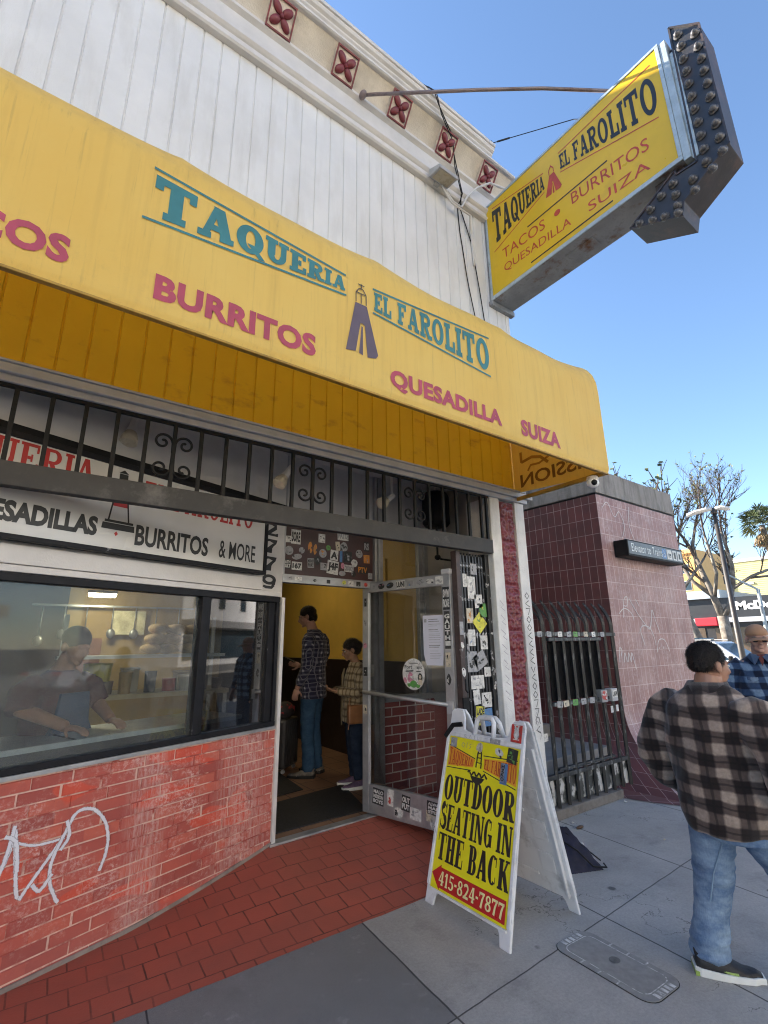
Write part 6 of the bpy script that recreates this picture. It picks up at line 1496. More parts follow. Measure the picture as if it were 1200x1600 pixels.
# ------------------------------------------------------------------ people
def skinmat(name, c): return mat(name, c, .5, .10, 14, bmp=.12, bscale=160)
def plaid(name, dark, mid, light, px, pz, wx=.45, line=None, rough=.85):
    m, nt, bs, L = new_mat(name); co = objco(nt)
    n0 = N(nt, 'ShaderNodeTexNoise', Scale=5.0, Detail=2.0); L(co, n0.inputs['Vector'])
    va = nt.nodes.new('ShaderNodeVectorMath'); va.operation = 'MULTIPLY_ADD'; L(n0.outputs['Color'], va.inputs[0]); va.inputs[1].default_value = (.05, .05, .05); L(co, va.inputs[2])
    sx = nt.nodes.new('ShaderNodeSeparateXYZ'); L(va.outputs[0], sx.inputs[0])
    def band(coord, p, ph):
        f = mathn(nt, L, 'FRACT', mathn(nt, L, 'MULTIPLY_ADD', coord, 1 / p, ph))
        t = mathn(nt, L, 'ABSOLUTE', mathn(nt, L, 'ADD', f, -.5))
        r = N(nt, 'ShaderNodeMapRange', **{'From Min': wx / 2 + .06, 'From Max': wx / 2 - .04}); L(t, r.inputs['Value'])
        l = None
        if line:
            t2 = mathn(nt, L, 'ABSOLUTE', mathn(nt, L, 'ADD', mathn(nt, L, 'FRACT', mathn(nt, L, 'MULTIPLY_ADD', coord, 1 / p, ph + .5)), -.5))
            r2_ = N(nt, 'ShaderNodeMapRange', **{'From Min': .06, 'From Max': .03}); L(t2, r2_.inputs['Value']); l = r2_.outputs[0]
        return r.outputs[0], l
    xy = mathn(nt, L, 'MULTIPLY_ADD', sx.outputs[1], .8, sx.outputs[0])
    bx, lx = band(xy, px, .25); bz, lz = band(sx.outputs[2], pz, .1)
    s = mathn(nt, L, 'MULTIPLY', mathn(nt, L, 'ADD', bx, bz), .5)
    rp = N(nt, 'ShaderNodeValToRGB'); e = rp.color_ramp.elements
    e[0].position = .1; e[0].color = (*dark, 1); e[1].position = .95; e[1].color = (*light, 1); k = rp.color_ramp.elements.new(.5); k.color = (*mid, 1)
    L(s, rp.inputs[0]); c = rp.outputs[0]
    if line:
        c = mixc(nt, L, mathn(nt, L, 'MULTIPLY', mathn(nt, L, 'MAXIMUM', lx, lz), .6), c, line)
    fuzz = noise_fac(nt, L, co, 60, 4, .3, .7); c = mixc(nt, L, mathn(nt, L, 'MULTIPLY', fuzz, .35), c, dark)
    L(c, bs.inputs['Base Color']); bs.inputs['Roughness'].default_value = rough; bs.inputs['Specular IOR Level'].default_value = .15
    bs.inputs['Sheen Weight'].default_value = .2
    n = N(nt, 'ShaderNodeTexNoise', Scale=200.0, Detail=3.0); L(co, n.inputs['Vector']); bump(nt, L, bs, n.outputs['Fac'], .3, .004)
    return m
def denim(name, c, light):
    m, nt, bs, L = new_mat(name); co = objco(nt)
    k = mixc(nt, L, noise_fac(nt, L, co, 6, 6, .35, .68, sq=(1, 1, 1.8), rough=.7), c, light)
    k = mixc(nt, L, mathn(nt, L, 'MULTIPLY', noise_fac(nt, L, co, 150, 3, .3, .7, sq=(1, 1, .3)), .3), k, [x * .6 for x in c])
    L(k, bs.inputs['Base Color']); bs.inputs['Roughness'].default_value = .85; bs.inputs['Specular IOR Level'].default_value = .2
    n = N(nt, 'ShaderNodeTexNoise', Scale=14.0, Detail=5.0); L(co, n.inputs['Vector']); bump(nt, L, bs, n.outputs['Fac'], .5, .015)
    return m
def wrinkle(o, amp, freq, seed=0, squash=(1, 1, 1.6), zmod=None):
    me = o.data
    nrm = [v.normal.copy() for v in me.vertices]
    for v in me.vertices:
        p = Vector((v.co.x * squash[0], v.co.y * squash[1], v.co.z * squash[2])) * freq + Vector((seed, seed * 2, 0))
        a = 1 - abs(mnoise.noise(p)) * 2.2
        v.co += nrm[v.index] * amp * (zmod(v.co.z) if zmod else 1) * (a * .6 + .4 * mnoise.noise(p * 2.3))
    me.update()
def ering(c, rx, ry, n=20, fwdshift=0):
    return [Vector((c[0] + rx * math.cos(2 * math.pi * k / n), c[1] + ry * math.sin(2 * math.pi * k / n), c[2])) for k in range(n)]
def torso(mb, rings): mb.loft([ering((r[0], r[1], r[2]), r[3], r[4]) for r in rings])
def head_mesh(mb, c, Rm, s=1.0):
    c = Vector(c)
    E_ = lambda p, r, rot=None: mb.ell(c + Rm @ (Vector(p) * s), [q * s for q in r], 14, 10, rot=Rm if rot is None else Rm @ rot)
    E_((0, -.015, .03), (.075, .095, .086)); E_((0, .03, -.02), (.062, .066, .095)); E_((0, .035, -.075), (.05, .05, .038)); E_((0, .075, -.098), (.024, .018, .018))
    E_((0, .082, .018), (.048, .016, .011)); E_((.036, .066, -.03), (.022, .02, .024)); E_((-.036, .066, -.03), (.022, .02, .024))
    E_((0, .092, -.056), (.023, .010, .006)); E_((0, .090, -.068), (.020, .010, .007))
    for sx in (-1, 1):
        E_((sx * .078, -.008, -.012), (.011, .022, .034), Matrix.Rotation(sx * .25, 3, 'Z'))
    mb.tube([c + Rm @ (Vector(p) * s) for p in ((0, .088, .012), (0, .104, -.012), (0, .113, -.032), (0, .098, -.042))], [.008 * s, .011 * s, .016 * s, .010 * s], 8)
def eyes(c, Rm, s, parent, brow):
    c = Vector(c)
    for sx in (-1, 1):
        g = MB(); g.mi = 0; g.ell(c + Rm @ (Vector((sx * .031, .083, .0)) * s), (.012 * s, .010 * s, .008 * s), 10, 6); g.mi = 1; g.ell(c + Rm @ (Vector((sx * .031, .0915, -.001)) * s), (.005 * s, .003 * s, .005 * s), 8, 5)
        g.build('eye', [ST[WHITE], ST[BLACK]], parent, smooth=True)
        g = MB(); g.tube([c + Rm @ (Vector(p) * s) for p in ((sx * .014, .098, .017), (sx * .032, .096, .024), (sx * .052, .082, .018))], [.003 * s, .005 * s, .003 * s], 6); g.build('eyebrow', brow, parent)
def hand_mesh(mb, wrist, d, palmn, s=1.0, thumb=1, curl=.6):
    """wrist point, direction of the hand, palm normal (the side the fingers curl to)"""
    wrist = Vector(wrist); d = Vector(d).normalized(); n = Vector(palmn); n = (n - d * n.dot(d)).normalized(); sd_ = d.cross(n)
    B = Matrix((sd_, d, n)).transposed()
    mb.ell(wrist + d * .045 * s, (.040 * s, .052 * s, .016 * s), 12, 8, rot=B)
    for i, (x, l) in enumerate(((-.030, .062), (-.010, .074), (.010, .070), (.030, .055))):
        p = wrist + d * .088 * s + sd_ * x * s; pts = [wrist + d * .05 * s + sd_ * x * .8 * s, p]; a = curl * (.8 + .15 * i) * .5
        for k in range(3):
            dd = d * math.cos(a) + n * math.sin(a); p = p + dd * l * s * (.42, .32, .26)[k]; pts.append(p.copy()); a += curl * .75
        mb.tube(pts, [.010 * s, .0095 * s, .009 * s, .008 * s, .0065 * s], 8)
    t0 = wrist + d * .03 * s + sd_ * (.032 * thumb) * s
    mb.tube([t0, t0 + (d * .5 + sd_ * thumb * .6 + n * .4).normalized() * .035 * s, t0 + (d * .8 + sd_ * thumb * .55 + n * .6).normalized() * .068 * s], [.013 * s, .011 * s, .008 * s], 8)
def remesh(mb, name, m, parent, vox, smooth_it=4, wr=None):
    o = mb.build(name, m, parent)
    bake(o, [('REMESH', dict(mode='VOXEL', voxel_size=vox)), ('SMOOTH', dict(factor=.5, iterations=smooth_it))])
    if wr: wrinkle(o, *wr)
    return o
def shoe(name, parent, heel, dirv, length, m_up, m_sole, h=.09, w=.052, lift=0.0, pitch=0.0, accent=None):
    d = Vector(dirv); d.z = 0; d.normalize(); sdv = Vector((d.y, -d.x, 0)); heel = Vector(heel)
    cp, sp_ = math.cos(pitch), math.sin(pitch)
    F = lambda x, y, z: heel + d * (x * cp + z * sp_) + sdv * y + Vector((0, 0, lift - x * sp_ + z * cp if pitch else lift + z))
    up, so = [], []
    for i in range(13):
        t = i / 12; x = length * t
        ww = w * (.62 + .5 * math.sin(math.pi * min(t * .8 + .18, 1.0)) ** .8) * (1 if t < .9 else .72) * (.8 if i == 0 else 1)
        hh = (h if t < .35 else h - (h - .048) * min(1, (t - .35) / .4)) * (.75 if i == 12 else 1)
        up.append([F(x, ww * math.cos(2 * math.pi * k / 14), .022 + max(0, hh - .022) * max(0.0, math.sin(2 * math.pi * k / 14)) ** .8 if math.sin(2 * math.pi * k / 14) > 0 else .022) for k in range(14)])
        s_ = 1.1; th = .036 - .010 * t
        so.append([F(length * (-.03 + 1.07 * t), ww * s_ * a, b) for a, b in ((1, 0.0), (1.02, th), (-1.02, th), (-1, 0.0))])
    g = MB(); g.loft(up); o = g.build(name, m_up, parent, smooth=True)
    g = MB(); g.loft(so); g.build('sole', m_sole, o, bevel=.004)
    if accent:
        g = MB(); g.loft([[F(length * (-.035 + .3 * t), w * .9 * a * 1.1, b) for a, b in ((1, .0005), (1.03, .02), (-1.03, .02), (-1, .0005))] for t in (0, .33, .66, 1)]); g.build('heel_cushion', accent, o)
        g = MB()
        for sg in (1, -1): g.tube([F(length * .30, sg * w * .86, .045), F(length * .45, sg * w * 1.0, .036), F(length * .62, sg * w * 1.02, .034)], .006, 6)
        g.build('side_stripe', accent, o)
    return o
def strands(o, name, m, parent, n, length, flow, seed, keep=None, width=.0011):
    """short hairs growing from the hair cap o along flow (a vector) bent by the surface normal"""
    rr_ = random.Random(seed); me = o.data; g = MB(); ps = me.polygons; flow = Vector(flow)
    for _ in range(n):
        p = ps[rr_.randrange(len(ps))]; c = p.center.copy()
        if keep and not keep(c): continue
        nn = p.normal; f = (flow - nn * flow.dot(nn)); f = f.normalized() if f.length > .05 else nn.orthogonal().normalized()
        f = (f + Vector((rr_.uniform(-.5, .5), rr_.uniform(-.5, .5), rr_.uniform(-.5, .5)))).normalized(); l = length * rr_.uniform(.6, 1.3)
        a = c - nn * .002; b = c + f * l * .55 + nn * l * .42; e = c + f * l + nn * l * rr_.uniform(.30, .62)
        w = f.cross(nn).normalized() * width
        g.poly([a - w, a + w, b + w * .8, b - w * .8]); g.poly([b - w * .8, b + w * .8, e])
    return g.build(name, m, parent)
I3 = Matrix.Identity(3)
RZ = lambda a: Matrix.Rotation(R(a), 3, 'Z'); RX = lambda a: Matrix.Rotation(R(a), 3, 'X')
SKIN_TAN, SKIN_PALE, SKIN_BR = skinmat('skin_tan', (.36, .19, .125)), skinmat('skin_pale', (.46, .26, .20)), skinmat('skin_olive', (.34, .19, .12))
HAIR = mat('dark_hair', (.020, .014, .012), .5, .5, 60, bmp=.8, bscale=220); HAIRG = mat('grey_hair', (.16, .15, .145), .6, .3, 30, bmp=.8, bscale=220)
SOLEW = mat('white_sole', (.78, .79, .76), .5, .08, 9); LACEB = mat('black_mesh_shoe', (.022, .022, .024), .6, .3, 40)

# --- man in the brown plaid jacket walking away
mj = thing('person', 'person in a brown and cream plaid jacket and blue jeans walking away over the pavement', 'person', (3.05, 1.235, 0), R(-14 - 90))
HM = RZ(-16) @ RX(-4)
b = MB(); head_mesh(b, (0, .045, 1.485), HM, .98)
b.tube([(0, -.02, 1.28), (0, .0, 1.36), (0, .02, 1.43)], [.085, .070, .064], 14)
torso(b, [(0, 0, .80, .16, .12), (0, 0, 1.0, .17, .12), (0, 0, 1.2, .19, .11), (0, -.01, 1.30, .17, .09), (0, -.01, 1.34, .08, .07)])
for sx in (-1, 1):
    b.tube([(sx * .16, -.01, 1.29), (sx * .30, -.06, 1.04), (sx * .25, .10, .86)], [.05, .045, .03], 10); hand_mesh(b, (sx * .25, .10, .86), (-sx * .4, .75, -.55), (-sx, 0, .0), 1.0, -sx, .7)
    b.tube([(sx * .09, 0, .80), (-.16, .02, .44) if sx < 0 else (.105, .24, .46), (-.215, -.02, .12) if sx < 0 else (.10, .29, .15)], [.07, .05, .035], 10)
remesh(b, 'body', SKIN_TAN, mj, .007, 3)
eyes((0, .045, 1.485), HM, .98, mj, HAIR)
hm_ = MB(); c = Vector((0, .045, 1.485)); E_ = lambda p, r: hm_.ell(c + HM @ Vector(p), r, 16, 12, rot=HM)
E_((0, -.020, .042), (.079, .094, .082)); E_((0, -.046, .004), (.072, .062, .045))
o = remesh(hm_, 'hair', HAIR, mj, .006, 3); wrinkle(o, .003, 60); strands(o, 'hair_strand', HAIR, o, 9000, .013, HM @ Vector((0, -.5, -1)), 1)
jk = MB()
torso(jk, [(-.01, .0, .690, .195, .172), (-.01, .0, .76, .218, .185), (0, .005, .90, .240, .195), (0, .0, 1.04, .252, .19), (0, -.01, 1.16, .25, .178), (0, -.02, 1.25, .228, .155), (0, -.02, 1.315, .175, .125), (0, -.005, 1.365, .105, .095), (0, .0, 1.385, .085, .085)])
for sx in (-1, 1): jk.tube([(sx * .17, -.015, 1.275), (sx * .255, -.025, 1.22), (sx * .315, -.055, 1.10), (sx * .350, -.065, .985), (sx * .33, .0, .90), (sx * .285, .10, .83)], [.092, .096, .092, .086, .078, .070], 14)
J = plaid('brown_cream_plaid', (.022, .016, .015), (.125, .092, .078), (.44, .345, .275), .160, .108, .44, line=(.012, .010, .010))
o = remesh(jk, 'jacket', J, mj, .011, 16, (.026, 6, 3, (1, 1, .8)))
cl_ = MB(); cl_.loft([ering((0, -.012, 1.345), .100, .094), ering((0, -.004, 1.378), .090, .090), ering((0, .006, 1.400), .085, .085), ering((0, .004, 1.399), .078, .078), ering((0, -.002, 1.36), .08, .08)], caps=False)
cl_.loft([ering((0, -.02, 1.322), .140, .122), ering((0, -.012, 1.350), .122, .112), ering((0, .002, 1.402), .094, .092), ering((0, .002, 1.397), .088, .088)], caps=False)
cl_.build('collar', plaid('collar_plaid', (.020, .015, .015), (.06, .045, .042), (.13, .10, .09), .09, .07, .4), mj, smooth=True)
jn = MB()
torso(jn, [(0, .01, .66, .175, .15), (0, .01, .78, .185, .155), (0, 0, .86, .18, .14)])
jn.tube([(-.095, .0, .80), (-.115, .0, .66), (-.165, .02, .42), (-.20, -.0, .24), (-.225, -.03, .055)], [.105, .108, .088, .078, .083], 16)
jn.tube([(.095, .02, .80), (.10, .09, .66), (.105, .25, .46), (.105, .27, .30), (.10, .30, .12)], [.105, .105, .085, .076, .08], 16)
remesh(jn, 'jeans', denim('light_denim', (.085, .15, .28), (.31, .42, .55)), mj, .009, 3, (.017, 8, 5, (.7, .7, 2.4), lambda z: .22 + math.exp(-((z - .12) / .09) ** 2) + .6 * math.exp(-((z - .46) / .07) ** 2)))
LIME = mat('lime_gel', (.30, .42, .10), .4, .1)
g = MB(); g.tube([(-.20, -.03, .66), (-.225, -.02, .5), (-.25, -.01, .36), (-.27, -.03, .22), (-.30, -.05, .10)], .004, 6); g.tube([(-.02, -.06, .64), (-.09, -.072, .48), (-.13, -.078, .34)], .003, 6); g.build('jean_seam', mat('seam_denim', (.20, .30, .42), .9), mj)
shoe('shoe', mj, (-.255, -.10, 0), (.66, .75, 0), .285, LACEB, SOLEW, h=.10, w=.052, accent=LIME)
shoe('shoe', mj, (.09, .30, 0), (.3, .95, 0), .285, LACEB, SOLEW, h=.10, w=.052, lift=.02, accent=LIME)

# --- man in cap and blue flannel
mc = thing('person', 'person in a tan cap, sunglasses and blue plaid flannel shirt facing the street corner', 'person', (5.36, 1.69, 0), R(197 - 90))
HM = RZ(10) @ RX(-6)
HC = (0, .045, 1.625)
b = MB(); head_mesh(b, HC, HM, 1.0); b.tube([(0, -.02, 1.42), (0, .0, 1.5), (0, .02, 1.57)], [.085, .066, .06], 14)
torso(b, [(0, 0, .9, .15, .11), (0, 0, 1.1, .16, .11), (0, 0, 1.32, .19, .11), (0, -.01, 1.43, .17, .09), (0, -.01, 1.48, .07, .06)])
for sx in (-1, 1):
    b.tube([(sx * .18, -.01, 1.41), (sx * .25, -.02, 1.12), (sx * .24, .10, .88)], [.05, .045, .03], 10); hand_mesh(b, (sx * .24, .10, .88), (0, .3, -1), (-sx, .2, 0), 1.0, -sx, .5)
    b.tube([(sx * .09, 0, .9), (sx * .10, .02, .48), (sx * .10, -.02, .08)], [.08, .055, .04], 10)
remesh(b, 'body', SKIN_PALE, mc, .006, 3)
eyes(HC, HM, 1.0, mc, HAIRG)
cp_ = MB(); c = Vector(HC)
cp_.ell(c + HM @ Vector((0, -.008, .045)), (.084, .102, .082), 20, 14, rot=HM)
cpo = cp_.build('cap', mat('tan_canvas', (.36, .20, .115), .8, .1, 12, bmp=.3), mc, smooth=True)
me = cpo.data; bm = bmesh.new(); bm.from_mesh(me)
bmesh.ops.bisect_plane(bm, geom=bm.verts[:] + bm.edges[:] + bm.faces[:], plane_co=c + HM @ Vector((0, 0, .030)), plane_no=HM @ Vector((0, -.10, 1)), clear_inner=True); bm.to_mesh(me); bm.free()
g = MB()
def billf(u, v):
    a = R(-46 + 92 * u); r = .080 + .092 * v * math.cos(a * .9) ** .6
    return c + HM @ Vector((r * math.sin(a) * .98, -.008 + r * math.cos(a) * 1.08, .026 - .020 * v - .030 * (abs(u - .5) * 2) ** 2 * (.4 + .6 * v)))
g.grid(billf, 16, 6); bl_ = g.build('bill', mat('tan_bill', (.33, .185, .105), .8, .1, 12), cpo, smooth=True); md = bl_.modifiers.new('s', 'SOLIDIFY'); md.thickness = .004
g = MB(); E_ = lambda p, r: g.ell(c + HM @ Vector(p), r, 14, 10, rot=HM); E_((0, -.04, -.005), (.079, .072, .05)); remesh(g, 'hair', HAIRG, mc, .006, 2)
g = MB()
for sx in (-1, 1): g.ell(c + HM @ Vector((sx * .034, .094, -.004)), (.026, .006, .018), 12, 8, rot=HM); g.tube([c + HM @ Vector((sx * .058, .088, .0)), c + HM @ Vector((sx * .076, .03, .0)), c + HM @ Vector((sx * .078, -.01, -.004))], .003, 6)
g.tube([c + HM @ Vector((-.012, .1, 0)), c + HM @ Vector((.012, .1, 0))], .003, 6); g.build('sunglasses', mat('dark_lens', (.02, .015, .015), .12, .1, bmp=0), mc, smooth=True)
s_ = MB()
torso(s_, [(0, 0, .80, .185, .145), (0, 0, .95, .195, .15), (0, .005, 1.1, .205, .15), (0, 0, 1.25, .215, .145), (0, -.01, 1.37, .205, .13), (0, -.015, 1.44, .15, .10), (0, -.005, 1.49, .085, .08)])
for sx in (-1, 1): s_.tube([(sx * .15, -.01, 1.405), (sx * .215, -.012, 1.36), (sx * .26, -.02, 1.22), (sx * .275, -.02, 1.10), (sx * .26, .07, .92)], [.07, .078, .072, .066, .052], 14)
remesh(s_, 'flannel_shirt', plaid('blue_plaid', (.012, .018, .040), (.045, .085, .17), (.22, .32, .45), .105, .105, .48), mc, .009, 4, (.007, 11, 8))
g = MB()
for sx in (-1, 1): g.prism([(sx * .01, .108, 1.47), (sx * .075, .085, 1.50), (sx * .10, .06, 1.465), (sx * .055, .125, 1.40)], (0, .012, .004))
g.build('collar', mat('collar_blue', (.06, .10, .18), .8), mc)
g = MB(); g.prism([(-.03, .105, 1.49), (.03, .105, 1.49), (.0, .135, 1.39)], (0, .004, 0)); g.build('undershirt', mat('rust_tee', (.14, .035, .03), .8), mc)
g = MB()
for sx in (-1, 1): g.prism([(sx * .05, .150, 1.30), (sx * .13, .137, 1.30), (sx * .13, .140, 1.28), (sx * .09, .150, 1.262), (sx * .05, .153, 1.28)], (0, .010, 0))
g.build('pocket_flap', plaid('pocket_plaid', (.02, .03, .06), (.07, .11, .2), (.25, .34, .46), .105, .105, .48), mc)
jn = MB(); torso(jn, [(0, 0, .76, .165, .13), (0, 0, .9, .165, .13)])
for sx in (-1, 1): jn.tube([(sx * .085, 0, .84), (sx * .095, .01, .6), (sx * .10, .01, .42), (sx * .10, -.02, .06)], [.10, .09, .075, .075], 14)
remesh(jn, 'jeans', denim('dark_denim', (.03, .05, .09), (.06, .09, .15)), mc, .011, 4, (.008, 12, 2))
for sx in (-1, 1): shoe('shoe', mc, (sx * .10, -.09, 0), (sx * .15, 1, 0), .28, LACEB, SOLEW)

# --- tall man queueing inside
mg = thing('person', 'tall person in a navy checked shirt and blue jeans queueing inside the doorway', 'person', (2.97, 5.66, .13), R(128 - 90))
HM = RZ(18) @ RX(-14)
HC = (0, .10, 1.835)
b = MB(); head_mesh(b, HC, HM, 1.05); b.tube([(0, -.02, 1.58), (0, .03, 1.68), (0, .06, 1.77)], [.085, .066, .062], 14)
torso(b, [(0, 0, .98, .15, .11), (0, 0, 1.2, .16, .11), (0, 0, 1.46, .19, .11), (0, -.01, 1.58, .17, .09), (0, .0, 1.64, .07, .06)])
for sx in (-1, 1):
    wr_ = (-.23, .10, .98) if sx < 0 else (.20, .28, 1.22)
    b.tube([(sx * .19, -.01, 1.56), (sx * .27, -.03, 1.24), wr_], [.05, .045, .03], 10); hand_mesh(b, wr_, (0, .25, -1) if sx < 0 else (0, 1, .3), (-sx, .2, 0), 1.05, -sx, .6)
    b.tube([(sx * .09, 0, .98), (sx * .10, .02, .52), (sx * .10, -.02, .08)], [.08, .055, .04], 10)
remesh(b, 'body', SKIN_PALE, mg, .0065, 3); eyes(HC, HM, 1.05, mg, HAIR)
g = MB(); c = Vector(HC); E_ = lambda p, r: g.ell(c + HM @ Vector(p), r, 14, 10, rot=HM); E_((0, -.02, .045), (.085, .104, .090)); E_((0, -.055, -.02), (.074, .068, .06)); o = remesh(g, 'hair', HAIR, mg, .007, 3, (.003, 60)); strands(o, 'hair_strand', HAIR, o, 4000, .018, HM @ Vector((0, -.5, -1)), 2)
s_ = MB()
torso(s_, [(0, -.01, .86, .205, .15), (0, -.005, 1.0, .205, .15), (0, .0, 1.2, .205, .145), (0, -.015, 1.4, .215, .14), (0, -.025, 1.53, .205, .125), (0, -.02, 1.61, .14, .10), (0, .01, 1.67, .08, .08)])
s_.tube([(-.16, -.02, 1.575), (-.225, -.03, 1.53), (-.275, -.05, 1.38), (-.285, -.05, 1.24), (-.24, .07, 1.03)], [.075, .08, .074, .066, .052], 14); s_.tube([(.16, -.02, 1.575), (.225, -.03, 1.53), (.27, -.03, 1.38), (.275, -.0, 1.26), (.21, .22, 1.20)], [.075, .08, .074, .066, .052], 14)
remesh(s_, 'checked_shirt', plaid('navy_plaid', (.028, .030, .062), (.085, .09, .14), (.48, .48, .55), .082, .098, .22, line=(.30, .30, .36)), mg, .009, 4, (.007, 11, 12))
jn = MB(); torso(jn, [(0, 0, .82, .17, .13), (0, 0, .98, .165, .13)])
for sx in (-1, 1): jn.tube([(sx * .085, 0, .92), (sx * .09, .015, .70), (sx * .095, .015, .50), (sx * .10, -.01, .28), (sx * .105, -.025, .06)], [.105, .092, .078, .074, .078], 14)
remesh(jn, 'jeans', denim('blue_denim', (.030, .075, .15), (.06, .125, .22)), mg, .010, 4, (.008, 12, 4, (1, 1, 2)))
TREK = mat('grey_trek_shoe', (.19, .17, .15), .7, .3, 30)
for sx in (-1, 1): shoe('shoe', mg, (sx * .11, -.10, 0), (sx * .2, 1, 0), .31, TREK, M['gateblack'], h=.10, w=.056)
g = MB(); g.box(-.035, .035, -.08, .08, -.004, .004); ph = g.build('phone', M['black'], bevel=.003); ph.location = (2.74, 5.86, 1.44); ph.rotation_euler = (R(25), 0, R(40)); tag(ph, 'dark phone held by the tall person in the navy checked shirt', 'phone')

# --- woman with a phone
mw = thing('person', 'person in an olive checked shirt looking at a phone inside the open door', 'person', (3.13, 4.93, .13), R(163 - 90))
HM = RX(-16)
HC = (0, .06, 1.425)
b = MB(); head_mesh(b, HC, HM, .93); b.tube([(0, -.02, 1.22), (0, .01, 1.30), (0, .04, 1.37)], [.07, .052, .05], 14)
torso(b, [(0, 0, .8, .14, .11), (0, 0, .95, .13, .10), (0, 0, 1.12, .15, .10), (0, -.01, 1.22, .13, .08), (0, 0, 1.27, .06, .05)])
for sx in (-1, 1):
    b.tube([(sx * .15, -.01, 1.21), (sx * .21, .0, .97), (sx * .075, .24, .985)], [.04, .036, .024], 10); hand_mesh(b, (sx * .075, .24, .985), (-sx * .35, .9, .2), (-sx * .5, 0, .8), .88, -sx, .8)
    b.tube([(sx * .08, 0, .8), (sx * .085, .01, .44), (sx * .085, -.02, .08)], [.08, .052, .036], 10)
remesh(b, 'body', SKIN_BR, mw, .0055, 3); eyes(HC, HM, .93, mw, HAIR)
g = MB(); c = Vector(HC); E_ = lambda p, r: g.ell(c + HM @ Vector(p), r, 14, 10, rot=HM); E_((0, -.022, .042), (.078, .096, .080)); E_((0, -.06, -.01), (.066, .06, .065)); E_((0, -.115, .02), (.04, .035, .04)); o = remesh(g, 'hair', HAIR, mw, .006, 3, (.003, 50)); strands(o, 'hair_strand', HAIR, o, 4000, .02, HM @ Vector((0, -1, -.2)), 3)
s_ = MB()
torso(s_, [(0, .0, .66, .195, .145), (0, 0, .80, .185, .14), (0, 0, .95, .175, .135), (0, 0, 1.08, .18, .13), (0, -.01, 1.17, .165, .115), (0, -.01, 1.24, .11, .09), (0, .0, 1.285, .065, .065)])
for sx in (-1, 1): s_.tube([(sx * .12, -.01, 1.20), (sx * .175, -.01, 1.16), (sx * .215, .0, 1.04), (sx * .205, .03, .965), (sx * .09, .215, .985)], [.06, .066, .06, .056, .044], 14)
remesh(s_, 'checked_shirt', plaid('olive_plaid', (.15, .11, .065), (.27, .205, .115), (.45, .37, .24), .060, .075, .62, line=(.045, .03, .02)), mw, .008, 4, (.007, 12, 15))
g = MB(); g.prism([(.02, .150, .62), (.075, .145, .72), (.06, .142, 1.15), (.03, .12, 1.22), (-.005, .147, 1.1), (.0, .15, .70)], (0, .008, 0)); g.build('shirt_front', mat('olive_edge', (.26, .21, .13), .85), mw)
jn = MB(); torso(jn, [(0, 0, .64, .17, .14), (0, 0, .8, .165, .13)])
for sx in (-1, 1): jn.tube([(sx * .085, 0, .74), (sx * .085, .01, .56), (sx * .085, .01, .40), (sx * .085, -.01, .22), (sx * .085, -.02, .09)], [.10, .085, .068, .06, .056], 14)
remesh(jn, 'jeans', denim('indigo_denim', (.016, .026, .05), (.035, .05, .085)), mw, .010, 4, (.006, 12, 7))
VIOL = mat('violet_shoe', (.16, .10, .17), .7, .2, 30)
for sx in (-1, 1): shoe('shoe', mw, (sx * .085, -.085, 0), (sx * .12, 1, 0), .25, VIOL, SOLEW, h=.085, w=.044)
wb = thing('shoulder_bag', 'tan leather bag hanging at the hip of the person with the phone', 'bag', (3.055, 4.735, .66 + .13))
g = MB(); g.box(-.13, .13, -.045, .045, 0, .19); g.build('pouch', mat('tan_leather', (.30, .13, .05), .45, .15, 9, bmp=.3), wb, bevel=.02)
wb.rotation_euler = (0, 0, R(-15)); g = MB(); g.tube([(-.12, 0, .18), (-.02, .14, .42), (.05, .18, .58)], .006, 6); g.tube([(-.12, -.03, .02), (-.13, -.03, -.05)], .006, 6); g.build('strap', mat('tan_strap', (.25, .11, .05), .5), wb)
g = MB(); g.box(-.035, .035, -.07, .07, -.004, .004); ph = g.build('phone', mat('pale_phone', (.22, .22, .24), .3, .1), bevel=.003); ph.location = (2.795, 5.03, 1.165); ph.rotation_euler = (R(28), 0, R(73)); tag(ph, 'pale phone in the hands of the person in the olive checked shirt', 'phone')

# --- cook behind the window
ck = thing('person', 'cook in dark red shirt and blue apron leaning over the counter behind the window', 'person', W((.30, -.60, .13)), math.atan2(WN.y, WN.x) - math.pi / 2 + R(15))
HM = RX(-18); HC = (0, .10, 1.50)
b = MB(); head_mesh(b, HC, HM, 1.0); b.tube([(0, -.02, 1.28), (0, .03, 1.37), (0, .07, 1.44)], [.085, .064, .06], 14)
torso(b, [(0, 0, .7, .15, .11), (0, 0, 1.0, .16, .11), (0, 0, 1.2, .18, .11), (0, -.01, 1.28, .16, .09), (0, 0, 1.33, .07, .06)])
for sx in (-1, 1):
    b.tube([(sx * .17, -.01, 1.26), (sx * .26, .05, 1.12), (sx * .16, .32, 1.02)], [.055, .05, .034], 10); hand_mesh(b, (sx * .16, .32, 1.02), (-sx * .2, 1, -.15), (0, 0, -1), 1.05, -sx, .4)
    b.tube([(sx * .09, 0, .8), (sx * .09, 0, .4), (sx * .09, 0, .04)], [.08, .055, .05], 10)
remesh(b, 'body', SKIN_TAN, ck, .0075, 3)
s_ = MB(); torso(s_, [(0, 0, .62, .19, .14), (0, 0, .95, .20, .15), (0, 0, 1.12, .225, .16), (0, -.01, 1.22, .215, .15), (0, -.01, 1.29, .15, .12), (0, .01, 1.34, .09, .085)])
for sx in (-1, 1): s_.tube([(sx * .14, -.01, 1.24), (sx * .22, .01, 1.20), (sx * .26, .05, 1.10)], [.095, .10, .09], 14)
